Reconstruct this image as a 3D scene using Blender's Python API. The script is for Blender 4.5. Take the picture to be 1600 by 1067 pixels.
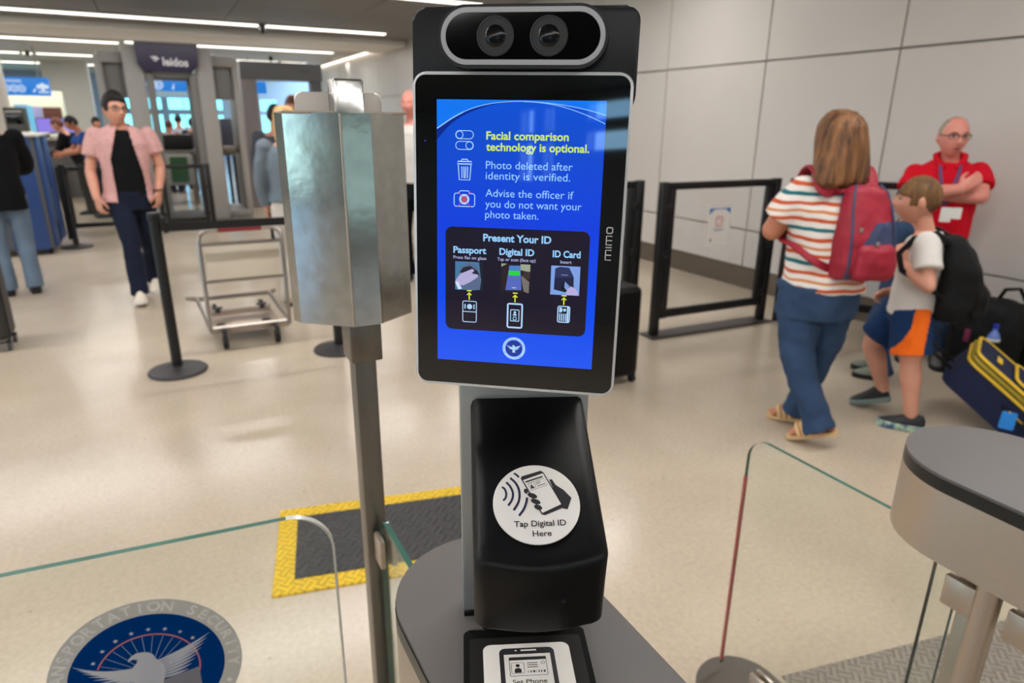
import bpy, bmesh, math, random
from mathutils import Vector, Matrix, noise
V = Vector
R = math.radians
random.seed(7)
for o in list(bpy.data.objects):
    bpy.data.objects.remove(o)
scene = bpy.context.scene
COL = scene.collection

# ------------------------------------------------------------------ camera, world, exposure
cam_data = bpy.data.cameras.new('camera')
cam = bpy.data.objects.new('camera', cam_data)
COL.objects.link(cam)
pit, yaw, rol = R(18.346), R(27.556), R(0.473)
fw = V((math.sin(yaw) * math.cos(pit), math.cos(yaw) * math.cos(pit), -math.sin(pit)))
rt = V((math.cos(yaw), -math.sin(yaw), 0))
up = rt.cross(fw)
rt, up = math.cos(rol) * rt + math.sin(rol) * up, -math.sin(rol) * rt + math.cos(rol) * up
cam.matrix_world = Matrix(((rt.x, up.x, -fw.x, 0), (rt.y, up.y, -fw.y, 0), (rt.z, up.z, -fw.z, 1.52), (0, 0, 0, 1)))
cam_data.sensor_width = 36.0
cam_data.lens = 1034.5 / 1600 * 36
cam_data.clip_start = 0.02
cam_data.clip_end = 200
cam_data.dof.use_dof = True
cam_data.dof.focus_distance = 0.6
cam_data.dof.aperture_fstop = 7.0
scene.camera = cam

world = bpy.data.worlds.new('world')
scene.world = world
world.use_nodes = True
wn = world.node_tree.nodes
bg = wn['Background']
sky = wn.new('ShaderNodeTexSky')
sky.sky_type = 'HOSEK_WILKIE'
sky.turbidity = 3.0
sky.sun_direction = (0.3, -0.6, 0.7)
world.node_tree.links.new(sky.outputs[0], bg.inputs[0])
bg.inputs[1].default_value = 30.0

scene.view_settings.view_transform = 'Standard'
scene.view_settings.look = 'None'
scene.view_settings.exposure = 0.0
scene.view_settings.gamma = 1.0
scene.view_settings.use_curve_mapping = False
scene.cycles.use_denoising = True
scene.cycles.max_bounces = 8
scene.cycles.diffuse_bounces = 4
scene.cycles.glossy_bounces = 4
scene.cycles.transparent_max_bounces = 12
scene.cycles.caustics_reflective = False
scene.cycles.caustics_refractive = False
scene.cycles.sample_clamp_indirect = 4.0

LIGHT_W = 17.5        # watts per metre of ceiling strip


# ------------------------------------------------------------------ materials
def srgb(r, g, b):
    return tuple(((c / 255) / 12.92 if c / 255 <= 0.04045 else ((c / 255 + 0.055) / 1.055) ** 2.4) for c in (r, g, b))


MATS = {}


def mat(name, rgb, rough=0.5, metal=0.0, spec=0.5, emit=None, estr=1.0, bump=0.0, bscale=60.0, var=0.0, vscale=8.0, stretch=None, sheen=0.0, coat=0.0):
    """Principled material with a procedural colour variation and a fine bump."""
    if name in MATS:
        return MATS[name]
    m = bpy.data.materials.new(name)
    m.use_nodes = True
    nt = m.node_tree
    b = nt.nodes['Principled BSDF']
    c = srgb(*rgb)
    b.inputs['Base Color'].default_value = (*c, 1)
    b.inputs['Roughness'].default_value = rough
    b.inputs['Metallic'].default_value = metal
    b.inputs['Specular IOR Level'].default_value = spec
    if sheen:
        b.inputs['Sheen Weight'].default_value = sheen
    if coat:
        b.inputs['Coat Weight'].default_value = coat
    if emit is not None:
        b.inputs['Emission Color'].default_value = (*srgb(*emit), 1)
        b.inputs['Emission Strength'].default_value = estr
    if var or bump:
        tc = nt.nodes.new('ShaderNodeTexCoord')
        mp = nt.nodes.new('ShaderNodeMapping')
        if stretch:
            mp.inputs['Scale'].default_value = stretch
        nt.links.new(tc.outputs['Object'], mp.inputs[0])
    if var:
        n = nt.nodes.new('ShaderNodeTexNoise')
        n.inputs['Scale'].default_value = vscale
        n.inputs['Detail'].default_value = 4
        nt.links.new(mp.outputs[0], n.inputs['Vector'])
        r_ = nt.nodes.new('ShaderNodeValToRGB')
        r_.color_ramp.elements[0].position = 0.3
        r_.color_ramp.elements[1].position = 0.7
        r_.color_ramp.elements[0].color = (*[x * (1 - var) for x in c], 1)
        r_.color_ramp.elements[1].color = (*[min(1, x * (1 + var)) for x in c], 1)
        nt.links.new(n.outputs['Fac'], r_.inputs[0])
        nt.links.new(r_.outputs[0], b.inputs['Base Color'])
    if bump:
        n2 = nt.nodes.new('ShaderNodeTexNoise')
        n2.inputs['Scale'].default_value = bscale
        n2.inputs['Detail'].default_value = 3
        nt.links.new(mp.outputs[0], n2.inputs['Vector'])
        bp = nt.nodes.new('ShaderNodeBump')
        bp.inputs['Strength'].default_value = bump
        bp.inputs['Distance'].default_value = 0.01
        nt.links.new(n2.outputs['Fac'], bp.inputs['Height'])
        nt.links.new(bp.outputs[0], b.inputs['Normal'])
    MATS[name] = m
    return m


def glass_mat(name, tint, gl=0.04):
    """Clear sheet glass: tinted see-through plus a Fresnel mirror."""
    if name in MATS:
        return MATS[name]
    m = bpy.data.materials.new(name)
    m.use_nodes = True
    nt = m.node_tree
    nt.nodes.remove(nt.nodes['Principled BSDF'])
    out = nt.nodes['Material Output']
    t = nt.nodes.new('ShaderNodeBsdfTransparent')
    t.inputs[0].default_value = (*tint, 1)
    g = nt.nodes.new('ShaderNodeBsdfGlossy')
    g.inputs['Roughness'].default_value = 0.01
    g.inputs[0].default_value = (0.9, 1, 0.95, 1)
    f = nt.nodes.new('ShaderNodeFresnel')
    geo = nt.nodes.new('ShaderNodeNewGeometry')      # keep the mirror the same on both faces of the sheet
    ior = nt.nodes.new('ShaderNodeMapRange')
    ior.inputs['To Min'].default_value = 1.3
    ior.inputs['To Max'].default_value = 1 / 1.3
    nt.links.new(geo.outputs['Backfacing'], ior.inputs['Value'])
    nt.links.new(ior.outputs['Result'], f.inputs[0])
    mx = nt.nodes.new('ShaderNodeMixShader')
    nt.links.new(f.outputs[0], mx.inputs[0])
    nt.links.new(t.outputs[0], mx.inputs[1])
    nt.links.new(g.outputs[0], mx.inputs[2])
    nt.links.new(mx.outputs[0], out.inputs[0])
    MATS[name] = m
    return m


def floor_mat():
    m = bpy.data.materials.new('terrazzo_floor')
    m.use_nodes = True
    nt = m.node_tree
    b = nt.nodes['Principled BSDF']
    tc = nt.nodes.new('ShaderNodeTexCoord')
    big = nt.nodes.new('ShaderNodeTexNoise')
    big.inputs['Scale'].default_value = 1.3
    big.inputs['Detail'].default_value = 5
    sm = nt.nodes.new('ShaderNodeTexNoise')
    sm.inputs['Scale'].default_value = 55
    sm.inputs['Detail'].default_value = 4
    sp = nt.nodes.new('ShaderNodeTexVoronoi')
    sp.inputs['Scale'].default_value = 9
    for n in (big, sm, sp):
        nt.links.new(tc.outputs['Object'], n.inputs['Vector'])
    r1 = nt.nodes.new('ShaderNodeValToRGB')
    r1.color_ramp.elements[0].position = 0.3
    r1.color_ramp.elements[1].position = 0.7
    r1.color_ramp.elements[0].color = (*srgb(182, 167, 147), 1)
    r1.color_ramp.elements[1].color = (*srgb(199, 184, 164), 1)
    nt.links.new(big.outputs['Fac'], r1.inputs[0])
    r2 = nt.nodes.new('ShaderNodeValToRGB')
    r2.color_ramp.elements[0].position = 0.3
    r2.color_ramp.elements[1].position = 0.72
    r2.color_ramp.elements[0].color = (0.87, 0.87, 0.86, 1)
    r2.color_ramp.elements[1].color = (1.0, 1.0, 1.0, 1)
    nt.links.new(sm.outputs['Fac'], r2.inputs[0])
    mx = nt.nodes.new('ShaderNodeMixRGB')
    mx.blend_type = 'MULTIPLY'
    mx.inputs[0].default_value = 1.0
    nt.links.new(r1.outputs[0], mx.inputs[1])
    nt.links.new(r2.outputs[0], mx.inputs[2])
    r3 = nt.nodes.new('ShaderNodeValToRGB')      # sparse dark scuffs
    r3.color_ramp.elements[0].position = 0.03
    r3.color_ramp.elements[1].position = 0.06
    r3.color_ramp.elements[0].color = (0.72, 0.70, 0.67, 1)
    r3.color_ramp.elements[1].color = (1, 1, 1, 1)
    nt.links.new(sp.outputs['Distance'], r3.inputs[0])
    mx2 = nt.nodes.new('ShaderNodeMixRGB')
    mx2.blend_type = 'MULTIPLY'
    mx2.inputs[0].default_value = 1.0
    nt.links.new(mx.outputs[0], mx2.inputs[1])
    nt.links.new(r3.outputs[0], mx2.inputs[2])
    nt.links.new(mx2.outputs[0], b.inputs['Base Color'])
    b.inputs['Roughness'].default_value = 0.21
    b.inputs['Specular IOR Level'].default_value = 0.5
    return m


def stripe_mat():
    """White jersey with teal and rust stripes that repeat up the garment."""
    m = bpy.data.materials.new('striped_jersey')
    m.use_nodes = True
    nt = m.node_tree
    b = nt.nodes['Principled BSDF']
    b.inputs['Roughness'].default_value = 0.85
    tc = nt.nodes.new('ShaderNodeTexCoord')
    nz = nt.nodes.new('ShaderNodeTexNoise')
    nz.inputs['Scale'].default_value = 6
    nt.links.new(tc.outputs['Object'], nz.inputs['Vector'])
    sx = nt.nodes.new('ShaderNodeSeparateXYZ')
    nt.links.new(tc.outputs['Object'], sx.inputs[0])
    a = nt.nodes.new('ShaderNodeMath')
    a.operation = 'MULTIPLY_ADD'
    a.inputs[1].default_value = 0.035
    nt.links.new(nz.outputs['Fac'], a.inputs[0])
    nt.links.new(sx.outputs['Z'], a.inputs[2])
    d = nt.nodes.new('ShaderNodeMath')
    d.operation = 'DIVIDE'
    d.inputs[1].default_value = 0.158
    nt.links.new(a.outputs[0], d.inputs[0])
    fr = nt.nodes.new('ShaderNodeMath')
    fr.operation = 'FRACT'
    nt.links.new(d.outputs[0], fr.inputs[0])
    rp = nt.nodes.new('ShaderNodeValToRGB')
    rp.color_ramp.interpolation = 'CONSTANT'
    e = rp.color_ramp.elements
    e[0].position = 0
    W_ = (*srgb(226, 220, 212), 1)
    T_ = (*srgb(24, 104, 112), 1)
    O_ = (*srgb(196, 84, 44), 1)
    D_ = (*srgb(205, 128, 78), 1)
    e[0].color = W_
    e[1].position = 0.06
    e[1].color = O_
    for p_, c_ in ((0.17, W_), (0.30, D_), (0.38, W_), (0.52, O_), (0.63, W_), (0.80, T_), (0.91, W_)):
        k = e.new(p_)
        k.color = c_
    nt.links.new(fr.outputs[0], rp.inputs[0])
    nt.links.new(rp.outputs[0], b.inputs['Base Color'])
    return m


def hair_mat(name, c1, c2, scale=(60, 60, 6)):
    m = bpy.data.materials.new(name)
    m.use_nodes = True
    nt = m.node_tree
    b = nt.nodes['Principled BSDF']
    tc = nt.nodes.new('ShaderNodeTexCoord')
    mp = nt.nodes.new('ShaderNodeMapping')
    mp.inputs['Scale'].default_value = scale
    n = nt.nodes.new('ShaderNodeTexNoise')
    n.inputs['Scale'].default_value = 1.6
    n.inputs['Detail'].default_value = 6
    nt.links.new(tc.outputs['Object'], mp.inputs[0])
    nt.links.new(mp.outputs[0], n.inputs['Vector'])
    rp = nt.nodes.new('ShaderNodeValToRGB')
    rp.color_ramp.elements[0].position = 0.33
    rp.color_ramp.elements[1].position = 0.68
    rp.color_ramp.elements[0].color = (*srgb(*c1), 1)
    rp.color_ramp.elements[1].color = (*srgb(*c2), 1)
    nt.links.new(n.outputs['Fac'], rp.inputs[0])
    nt.links.new(rp.outputs[0], b.inputs['Base Color'])
    b.inputs['Roughness'].default_value = 0.6
    b.inputs['Specular IOR Level'].default_value = 0.3
    bp = nt.nodes.new('ShaderNodeBump')
    bp.inputs['Strength'].default_value = 0.6
    bp.inputs['Distance'].default_value = 0.01
    nt.links.new(n.outputs['Fac'], bp.inputs['Height'])
    nt.links.new(bp.outputs[0], b.inputs['Normal'])
    MATS[name] = m
    return m


steel = mat('brushed_steel', (186, 172, 158), 0.36, 0.85, bump=0.12, bscale=40, stretch=(2, 2, 60), var=0.06, vscale=30)
steel_dk = mat('dull_steel', (128, 122, 114), 0.38, 0.9, bump=0.06, bscale=30, var=0.08, vscale=12)
galv = mat('satin_sheet_steel', (172, 172, 168), 0.14, 0.97, var=0.10, vscale=42, bump=0.03, bscale=24)
alu = mat('painted_aluminium', (158, 162, 162), 0.45, 0.5, var=0.03)
blackp = mat('black_plastic', (14, 14, 15), 0.40, 0, 0.4, bump=0.06, bscale=900)
blackm = mat('matte_black_plastic', (7, 7, 8), 0.42, 0, 0.22, bump=0.05, bscale=900)
blackg = mat('black_screen_glass', (4, 4, 5), 0.03, 0, 0.8)
navyp = mat('dark_navy_plastic', (17, 19, 24), 0.36, 0, 0.3)
silver = mat('silver_bezel', (205, 207, 210), 0.3, 0.15)
blackmetal = mat('black_powder_coat', (16, 16, 17), 0.42, 0, 0.45)
worktop = mat('charcoal_worktop', (86, 81, 79), 0.45, 0, 0.45, var=0.06, vscale=900, bump=0.05, bscale=700)
rimblack = mat('black_rim', (14, 13, 13), 0.35)
white_print = mat('white_vinyl', (226, 222, 216), 0.45, var=0.02, vscale=40)
dark_print = mat('dark_print', (38, 36, 40), 0.5)
navy_print = mat('navy_print', (22, 34, 66), 0.5)
rubber = mat('black_rubber', (20, 20, 21), 0.7)
skin_l = mat('fair_skin', (205, 146, 122), 0.5, var=0.06, vscale=14)
skin_r = mat('ruddy_skin', (214, 138, 122), 0.5, var=0.07, vscale=14)
skin_t = mat('tan_skin', (188, 122, 92), 0.5, var=0.06, vscale=14)
shoe_black = mat('black_shoe', (22, 22, 24), 0.6)
wallm = mat('grey_wall_panel', (196, 190, 184), 0.42, 0, 0.35, var=0.015, vscale=2)
jointm = mat('panel_joint', (105, 100, 96), 0.7)
ceilm = mat('ceiling_panel', (122, 121, 121), 0.7, var=0.02, vscale=1.5)
white_paint = mat('white_paint', (206, 203, 198), 0.6, var=0.01)
grey_shell = mat('grey_shell', (150, 146, 141), 0.45, var=0.02)


def emis(name, rgb, s, base=(5, 5, 5), rough=0.3):
    return mat(name, base, rough, 0, 0.4, emit=rgb, estr=s)


# ------------------------------------------------------------------ mesh builder
class MB:
    def __init__(s, M=None):
        s.v, s.f, s.M = [], [], (M or Matrix.Identity(4))

    def add(s, vs, fs):
        k = len(s.v)
        s.v += [s.M @ V(p) for p in vs]
        s.f += [[i + k for i in f] for f in fs]
        return s

    def box(s, c, d, bevel=0.0, rot=None, seg=2):
        bm = bmesh.new()
        bmesh.ops.create_cube(bm, size=1)
        for v in bm.verts:
            v.co = V((v.co.x * d[0], v.co.y * d[1], v.co.z * d[2]))
        if bevel:
            bmesh.ops.bevel(bm, geom=bm.edges[:], offset=min(bevel, min(d) * 0.49), segments=seg, affect='EDGES', profile=0.5)
        s._bm(bm, c, rot)
        return s

    def _bm(s, bm, c=(0, 0, 0), rot=None):
        m3 = rot.to_matrix() if rot is not None and not isinstance(rot, Matrix) else (rot or Matrix.Identity(3))
        bm.verts.index_update()
        s.add([V(c) + m3 @ v.co for v in bm.verts], [[v.index for v in f.verts] for f in bm.faces])
        bm.free()

    def tube(s, pts, rad, n=12, closed=False, caps=True, flat=1.0, ref=None):
        pts = [V(p) for p in pts]
        m = len(pts)
        rads = rad if isinstance(rad, (list, tuple)) else [rad] * m
        T = []
        for i in range(m):
            a = pts[(i - 1) % m] if (closed or i > 0) else pts[i]
            b = pts[(i + 1) % m] if (closed or i < m - 1) else pts[i]
            T.append((b - a).normalized())
        u = V(ref) if ref is not None else (V((0, 0, 1)) if abs(T[0].z) < 0.9 else V((1, 0, 0)))
        u = (u - T[0] * u.dot(T[0])).normalized()
        vs, fs = [], []
        for i in range(m):
            if ref is not None:
                u = V(ref)
            u = (u - T[i] * u.dot(T[i])).normalized()
            w = T[i].cross(u)
            for j in range(n):
                a = 2 * math.pi * j / n
                vs.append(pts[i] + rads[i] * (math.cos(a) * u * flat + math.sin(a) * w))
        for i in range(m if closed else m - 1):
            for j in range(n):
                i2 = (i + 1) % m
                fs.append([i * n + j, i * n + (j + 1) % n, i2 * n + (j + 1) % n, i2 * n + j])
        if caps and not closed:
            fs.append(list(range(n))[::-1])
            fs.append([(m - 1) * n + j for j in range(n)])
        return s.add(vs, fs)

    def cyl(s, p0, p1, r0, r1=None, n=24):
        return s.tube([p0, p1], [r0, r0 if r1 is None else r1], n)

    def capsule(s, pts, rads, n=14):
        """Limb: a tapered tube through the points with round ends."""
        P = [V(p) for p in pts]
        Q, RR = [], []
        for i in range(len(P) - 1):
            p0 = P[i - 1] if i else P[i] * 2 - P[i + 1]
            p3 = P[i + 2] if i + 2 < len(P) else P[i + 1] * 2 - P[i]
            for k in range(5):
                t = k / 5
                c = 0.5 * ((2 * P[i]) + (P[i + 1] - p0) * t + (2 * p0 - 5 * P[i] + 4 * P[i + 1] - p3) * t * t + (-p0 + 3 * P[i] - 3 * P[i + 1] + p3) * t ** 3)
                Q.append(c)
                RR.append(rads[i] * (1 - t) + rads[i + 1] * t)
        Q.append(P[-1])
        RR.append(rads[-1])
        d0 = (Q[0] - Q[1]).normalized()
        d1 = (Q[-1] - Q[-2]).normalized()
        pre = [(Q[0] + d0 * RR[0] * math.sin(a), RR[0] * math.cos(a)) for a in (1.45, 1.05, 0.55)]
        post = [(Q[-1] + d1 * RR[-1] * math.sin(a), RR[-1] * math.cos(a)) for a in (0.55, 1.05, 1.45)]
        allp = pre + list(zip(Q, RR)) + post
        return s.tube([a for a, _ in allp], [b for _, b in allp], n)

    def sleeve(s, pts, rads, n=20):
        """Cloth tube with flat ends."""
        P = [V(p) for p in pts]
        Q, RR = [], []
        for i in range(len(P) - 1):
            p0 = P[i - 1] if i else P[i] * 2 - P[i + 1]
            p3 = P[i + 2] if i + 2 < len(P) else P[i + 1] * 2 - P[i]
            for k in range(6):
                t = k / 6
                c = 0.5 * ((2 * P[i]) + (P[i + 1] - p0) * t + (2 * p0 - 5 * P[i] + 4 * P[i + 1] - p3) * t * t + (-p0 + 3 * P[i] - 3 * P[i + 1] + p3) * t ** 3)
                Q.append(c)
                RR.append(rads[i] * (1 - t) + rads[i + 1] * t)
        Q.append(P[-1])
        RR.append(rads[-1])
        return s.tube(Q, RR, n)

    def ellipsoid(s, c, r, rot=None, n=20, m=12):
        vs, fs = [], []
        for i in range(m + 1):
            th = math.pi * i / m
            for j in range(n):
                ph = 2 * math.pi * j / n
                vs.append(V((r[0] * math.sin(th) * math.cos(ph), r[1] * math.sin(th) * math.sin(ph), r[2] * math.cos(th))))
        for i in range(m):
            for j in range(n):
                fs.append([i * n + j, (i + 1) * n + j, (i + 1) * n + (j + 1) % n, i * n + (j + 1) % n])
        if rot is not None:
            vs = [rot @ v for v in vs]
        return s.add([V(c) + v for v in vs], fs)

    def loft(s, rings, caps=True):
        n = len(rings[0])
        vs, fs = [], []
        for r_ in rings:
            vs += [V(p) for p in r_]
        for i in range(len(rings) - 1):
            for j in range(n):
                fs.append([i * n + j, i * n + (j + 1) % n, (i + 1) * n + (j + 1) % n, (i + 1) * n + j])
        if caps:
            fs.append(list(range(n))[::-1])
            fs.append([(len(rings) - 1) * n + j for j in range(n)])
        return s.add(vs, fs)

    def lathe(s, prof, n=32, c=(0, 0, 0)):
        return s.loft([[V(c) + V((r_ * math.cos(2 * math.pi * j / n), r_ * math.sin(2 * math.pi * j / n), z)) for j in range(n)] for r_, z in prof])

    def prism(s, poly, z0, z1, bevel=0.0, seg=3):
        """Extrude a 2-D outline (local xy) from z0 to z1."""
        bm = bmesh.new()
        lo = [bm.verts.new((p[0], p[1], z0)) for p in poly]
        hi = [bm.verts.new((p[0], p[1], z1)) for p in poly]
        bm.faces.new(lo[::-1])
        top = bm.faces.new(hi)
        k = len(poly)
        for i in range(k):
            bm.faces.new([lo[i], lo[(i + 1) % k], hi[(i + 1) % k], hi[i]])
        if bevel:
            bmesh.ops.bevel(bm, geom=list(top.edges), offset=bevel, segments=seg, affect='EDGES', profile=0.5)
        s._bm(bm)
        return s

    def flat(s, poly, z=0.0):
        return s.add([(p[0], p[1], z) for p in poly], [list(range(len(poly)))])

    def stroke(s, pts, w, z=0.0, closed=False):
        """Flat line of constant width along 2-D points."""
        P = [V((p[0], p[1])) for p in pts]
        m = len(P)
        vs, fs = [], []
        for i in range(m):
            a = P[(i - 1) % m] if (closed or i) else P[i]
            b = P[(i + 1) % m] if (closed or i < m - 1) else P[i]
            t = (b - a).normalized()
            n_ = V((-t.y, t.x))
            wi = w[i] if isinstance(w, (list, tuple)) else w
            vs += [(*(P[i] + n_ * wi / 2), z), (*(P[i] - n_ * wi / 2), z)]
        for i in range(m if closed else m - 1):
            j = (i + 1) % m
            fs.append([2 * i, 2 * i + 1, 2 * j + 1, 2 * j])
        return s.add(vs, fs)

    def text(s, body, x, y, width=None, cap=None, align='L', z=0.0, bold=0.0, size=None, rot=0.0):
        """Lettering: glyph outlines of the built-in face scaled to the width and the capital height asked for."""
        vs, fs, w, h = glyphs(body, bold)
        ky = (cap / h) if cap else size
        kx = (width / w) if width else ky
        x0 = x - {'L': 0, 'C': w * kx / 2, 'R': w * kx}[align]
        c, n_ = math.cos(rot), math.sin(rot)
        out = []
        for p in vs:
            a, b = x0 + p[0] * kx - x, p[1] * ky
            out.append((x + a * c - b * n_, y + a * n_ + b * c, z))
        return s.add(out, fs)

    def build(s, name, m, parent=None, loc=None, smooth=35.0):
        me = bpy.data.meshes.new(name)
        root = V((0, 0, 0))
        if parent is not None:
            q = parent
            while q is not None:
                root += q.location
                q = q.parent
        elif loc is not None:
            root = V(loc)
        me.from_pydata([v - root for v in s.v], [], s.f)
        me.validate()
        bm = bmesh.new()
        bm.from_mesh(me)
        if not name.endswith(('print', 'lettering', 'graphic', 'text', 'picture')):
            bmesh.ops.recalc_face_normals(bm, faces=bm.faces)
        bm.to_mesh(me)
        bm.free()
        for p in me.polygons:
            p.use_smooth = True
        me.set_sharp_from_angle(angle=R(smooth))
        me.materials.append(m)
        o = bpy.data.objects.new(name, me)
        COL.objects.link(o)
        if parent is not None:
            o.parent = parent
        elif loc is not None:
            o.location = loc
        return o


_G = {}


def glyphs(body, bold=0.0):
    k = (body, bold)
    if k not in _G:
        cu = bpy.data.curves.new('t', 'FONT')
        cu.body = body
        cu.offset = bold
        cu.resolution_u = 4
        ob = bpy.data.objects.new('t', cu)
        COL.objects.link(ob)
        bpy.context.view_layer.update()
        me = bpy.data.meshes.new_from_object(ob.evaluated_get(bpy.context.evaluated_depsgraph_get()))
        vs = [tuple(v.co) for v in me.vertices]
        fs = [list(p.vertices) for p in me.polygons]
        bpy.data.objects.remove(ob)
        bpy.data.curves.remove(cu)
        bpy.data.meshes.remove(me)
        x0 = min(v[0] for v in vs)
        vs = [(v[0] - x0, v[1], 0) for v in vs]
        _G[k] = (vs, fs, max(v[0] for v in vs), 0.70)
    return _G[k]


def rrect(w, h, r, n=6, c=(0, 0)):
    out = []
    for sx, sy, a0 in ((1, 1, 0), (-1, 1, 90), (-1, -1, 180), (1, -1, 270)):
        for i in range(n + 1):
            a = R(a0 + 90 * i / n)
            out.append((c[0] + sx * (w / 2 - r) + r * math.cos(a), c[1] + sy * (h / 2 - r) + r * math.sin(a)))
    return out


def circ(r, n=32, c=(0, 0), a0=0, a1=360):
    full = abs(a1 - a0) >= 360
    return [(c[0] + r * math.cos(R(a0 + (a1 - a0) * i / (n if full else n - 1))), c[1] + r * math.sin(R(a0 + (a1 - a0) * i / (n if full else n - 1)))) for i in range(n)]


def tag(o, label=None, cat=None, group=None, kind=None):
    if label:
        o['label'] = label
    if cat:
        o['category'] = cat
    if group:
        o['group'] = group
    if kind:
        o['kind'] = kind
    return o


def thing(name, label, cat, loc, group=None):
    o = bpy.data.objects.new(name, None)
    o.empty_display_size = 0.1
    COL.objects.link(o)
    o.location = loc
    return tag(o, label, cat, group)


def struct(o):
    o['kind'] = 'structure'
    return o


def frame(o, x, y, z=None):
    x, y = V(x).normalized(), V(y).normalized()
    z = V(z).normalized() if z is not None else x.cross(y)
    o = V(o)
    return Matrix(((x.x, y.x, z.x, o.x), (x.y, y.y, z.y, o.y), (x.z, y.z, z.z, o.z), (0, 0, 0, 1)))


def copy_tree(o, loc):
    c = o.copy()
    COL.objects.link(c)
    c.location = loc
    for ch in o.children:
        d = ch.copy()
        COL.objects.link(d)
        d.parent = c
        for g in ch.children:
            e = g.copy()
            COL.objects.link(e)
            e.parent = d
    return c


exec_parts = []

# ------------------------------------------------------------------ the setting
XW, YB, YF, XL, ZC = 4.915, 30.0, -6.5, -13.0, 3.09
b = MB()
b.box(((XL + XW) / 2, (YB + YF) / 2, -0.05), (XW - XL + 0.6, YB - YF + 0.6, 0.1))
struct(b.build('floor', floor_mat()))
b = MB()                                     # steel threshold strip at the foot of the right-hand wall
# ceiling: panels with open joints around a dropped light-coloured beam
b = MB()
xs = [XL + i * 1.79 for i in range(11)]
ys = [YF - 0.2, -4.8, -2.75, -0.8, 1.25, 3.2, 5.25, 7.2, 9.25, 11.2, 13.12, 14.2, 16.0, 17.6, 19.4, 21.4, 23.3, 25.15, 27.5, YB + 0.2]
for i in range(len(xs) - 1):
    for j in range(12):
        b.box(((xs[i] + xs[i + 1]) / 2, (ys[j] + ys[j + 1]) / 2, ZC + 0.05), (xs[i + 1] - xs[i] - 0.012, ys[j + 1] - ys[j] - 0.012, 0.1))
b.box(((XL + XW) / 2, (YB + YF) / 2, ZC + 0.2), (XW - XL + 0.6, YB - YF + 0.6, 0.1))
ceil = struct(b.build('ceiling', ceilm))
b = MB()
for i in range(len(xs) - 1):
    for j in range(12, len(ys) - 1):
        b.box(((xs[i] + xs[i + 1]) / 2, (ys[j] + ys[j + 1]) / 2, ZC + 0.045), (xs[i + 1] - xs[i] - 0.012, ys[j + 1] - ys[j] - 0.012, 0.1))
struct(b.build('ceiling_panels', mat('pale_ceiling_panel', (178, 174, 169), 0.7, var=0.02, vscale=1.5), ceil))
b = MB()
b.box(((XL + XW) / 2, 15.1, ZC - 0.05), (XW - XL, 1.6, 0.13), 0.02)
struct(b.build('trim_1', mat('beam_white', (236, 232, 226), 0.6)))

# right-hand wall: flush panels with dark reveals, a low row, a kick plate
b = MB()
jy = [-6.5, -4.33, -3.05, -1.77, -0.49, 0.79, 2.07, 3.35, 4.6, 5.93, 7.2, 8.5, 9.8, 11.1, 12.4, 13.7, 15.0, 16.3, 17.6, 18.9, 20.2, 21.5, 22.4]
jz = [0.2, 0.557, 2.05, 3.45]
for i in range(len(jy) - 1):
    for k in range(3):
        b.box((XW + 0.03, (jy[i] + jy[i + 1]) / 2, (jz[k] + jz[k + 1]) / 2), (0.06, jy[i + 1] - jy[i] - 0.012, jz[k + 1] - jz[k] - 0.012), 0.003, seg=1)
wr = struct(b.build('wall_right', wallm))
b = MB()
b.box((XW + 0.07, (YF + 22.4) / 2, 1.75), (0.04, 22.4 - YF, 3.5))
struct(b.build('wall_right_backing', jointm, wr))
b = MB()
b.box((XW + 0.02, (YF + 22.4) / 2, 0.1), (0.04, 22.4 - YF, 0.2))
struct(b.build('baseboard_right', mat('bronze_kick_plate', (120, 110, 99), 0.4, 0.75, var=0.05, vscale=3)))
b = MB()
b.box((XW + 1.5, 22.5, 1.75), (3.0, 0.2, 3.5))
struct(b.build('trim_2', white_paint))
lw_ = [(-3.75, -2.2), (-2.05, -0.5), (4.0, 6.5), (7.0, 9.5)]  # unseen windows; first pair placed to give the sign housing its cyan reflection
lz = (0.25, 1.45, 1.55, 2.85)
b = MB()
edge = [YF - 0.2] + [v for w in lw_ for v in w] + [YB]
for i in range(0, len(edge), 2):
    b.box((XL - 0.1, (edge[i] + edge[i + 1]) / 2, 1.75), (0.2, edge[i + 1] - edge[i], 3.5))
for w in lw_:
    cy, ww = (w[0] + w[1]) / 2, w[1] - w[0]
    b.box((XL - 0.1, cy, lz[0] / 2), (0.2, ww, lz[0]))
    b.box((XL - 0.1, cy, (lz[1] + lz[2]) / 2), (0.16, ww, lz[2] - lz[1]))
    b.box((XL - 0.1, cy, (lz[3] + 3.5) / 2), (0.2, ww, 3.5 - lz[3]))
struct(b.build('wall_left', white_paint))
for i, w in enumerate(lw_):
    cy, ww = (w[0] + w[1]) / 2, w[1] - w[0]
    fb = MB()
    gb = MB()
    for (z0, z1) in ((lz[0], lz[1]), (lz[2], lz[3])):
        fb.box((XL - 0.05, cy, z0 + 0.02), (0.1, ww, 0.04))
        fb.box((XL - 0.05, cy, z1 - 0.02), (0.1, ww, 0.04))
        for sx in (-1, 1):
            fb.box((XL - 0.05, cy + sx * (ww / 2 - 0.02), (z0 + z1) / 2), (0.1, 0.04, z1 - z0 - 0.09))
        gb.box((XL - 0.1, cy, (z0 + z1) / 2), (0.012, ww - 0.06, z1 - z0 - 0.06))
    wf = struct(fb.build('window_%d' % (i + 41), alu))
    struct(gb.build('window_pane', glass_mat('pale_daylight_glass', (0.80, 0.92, 0.95)), wf))

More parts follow.
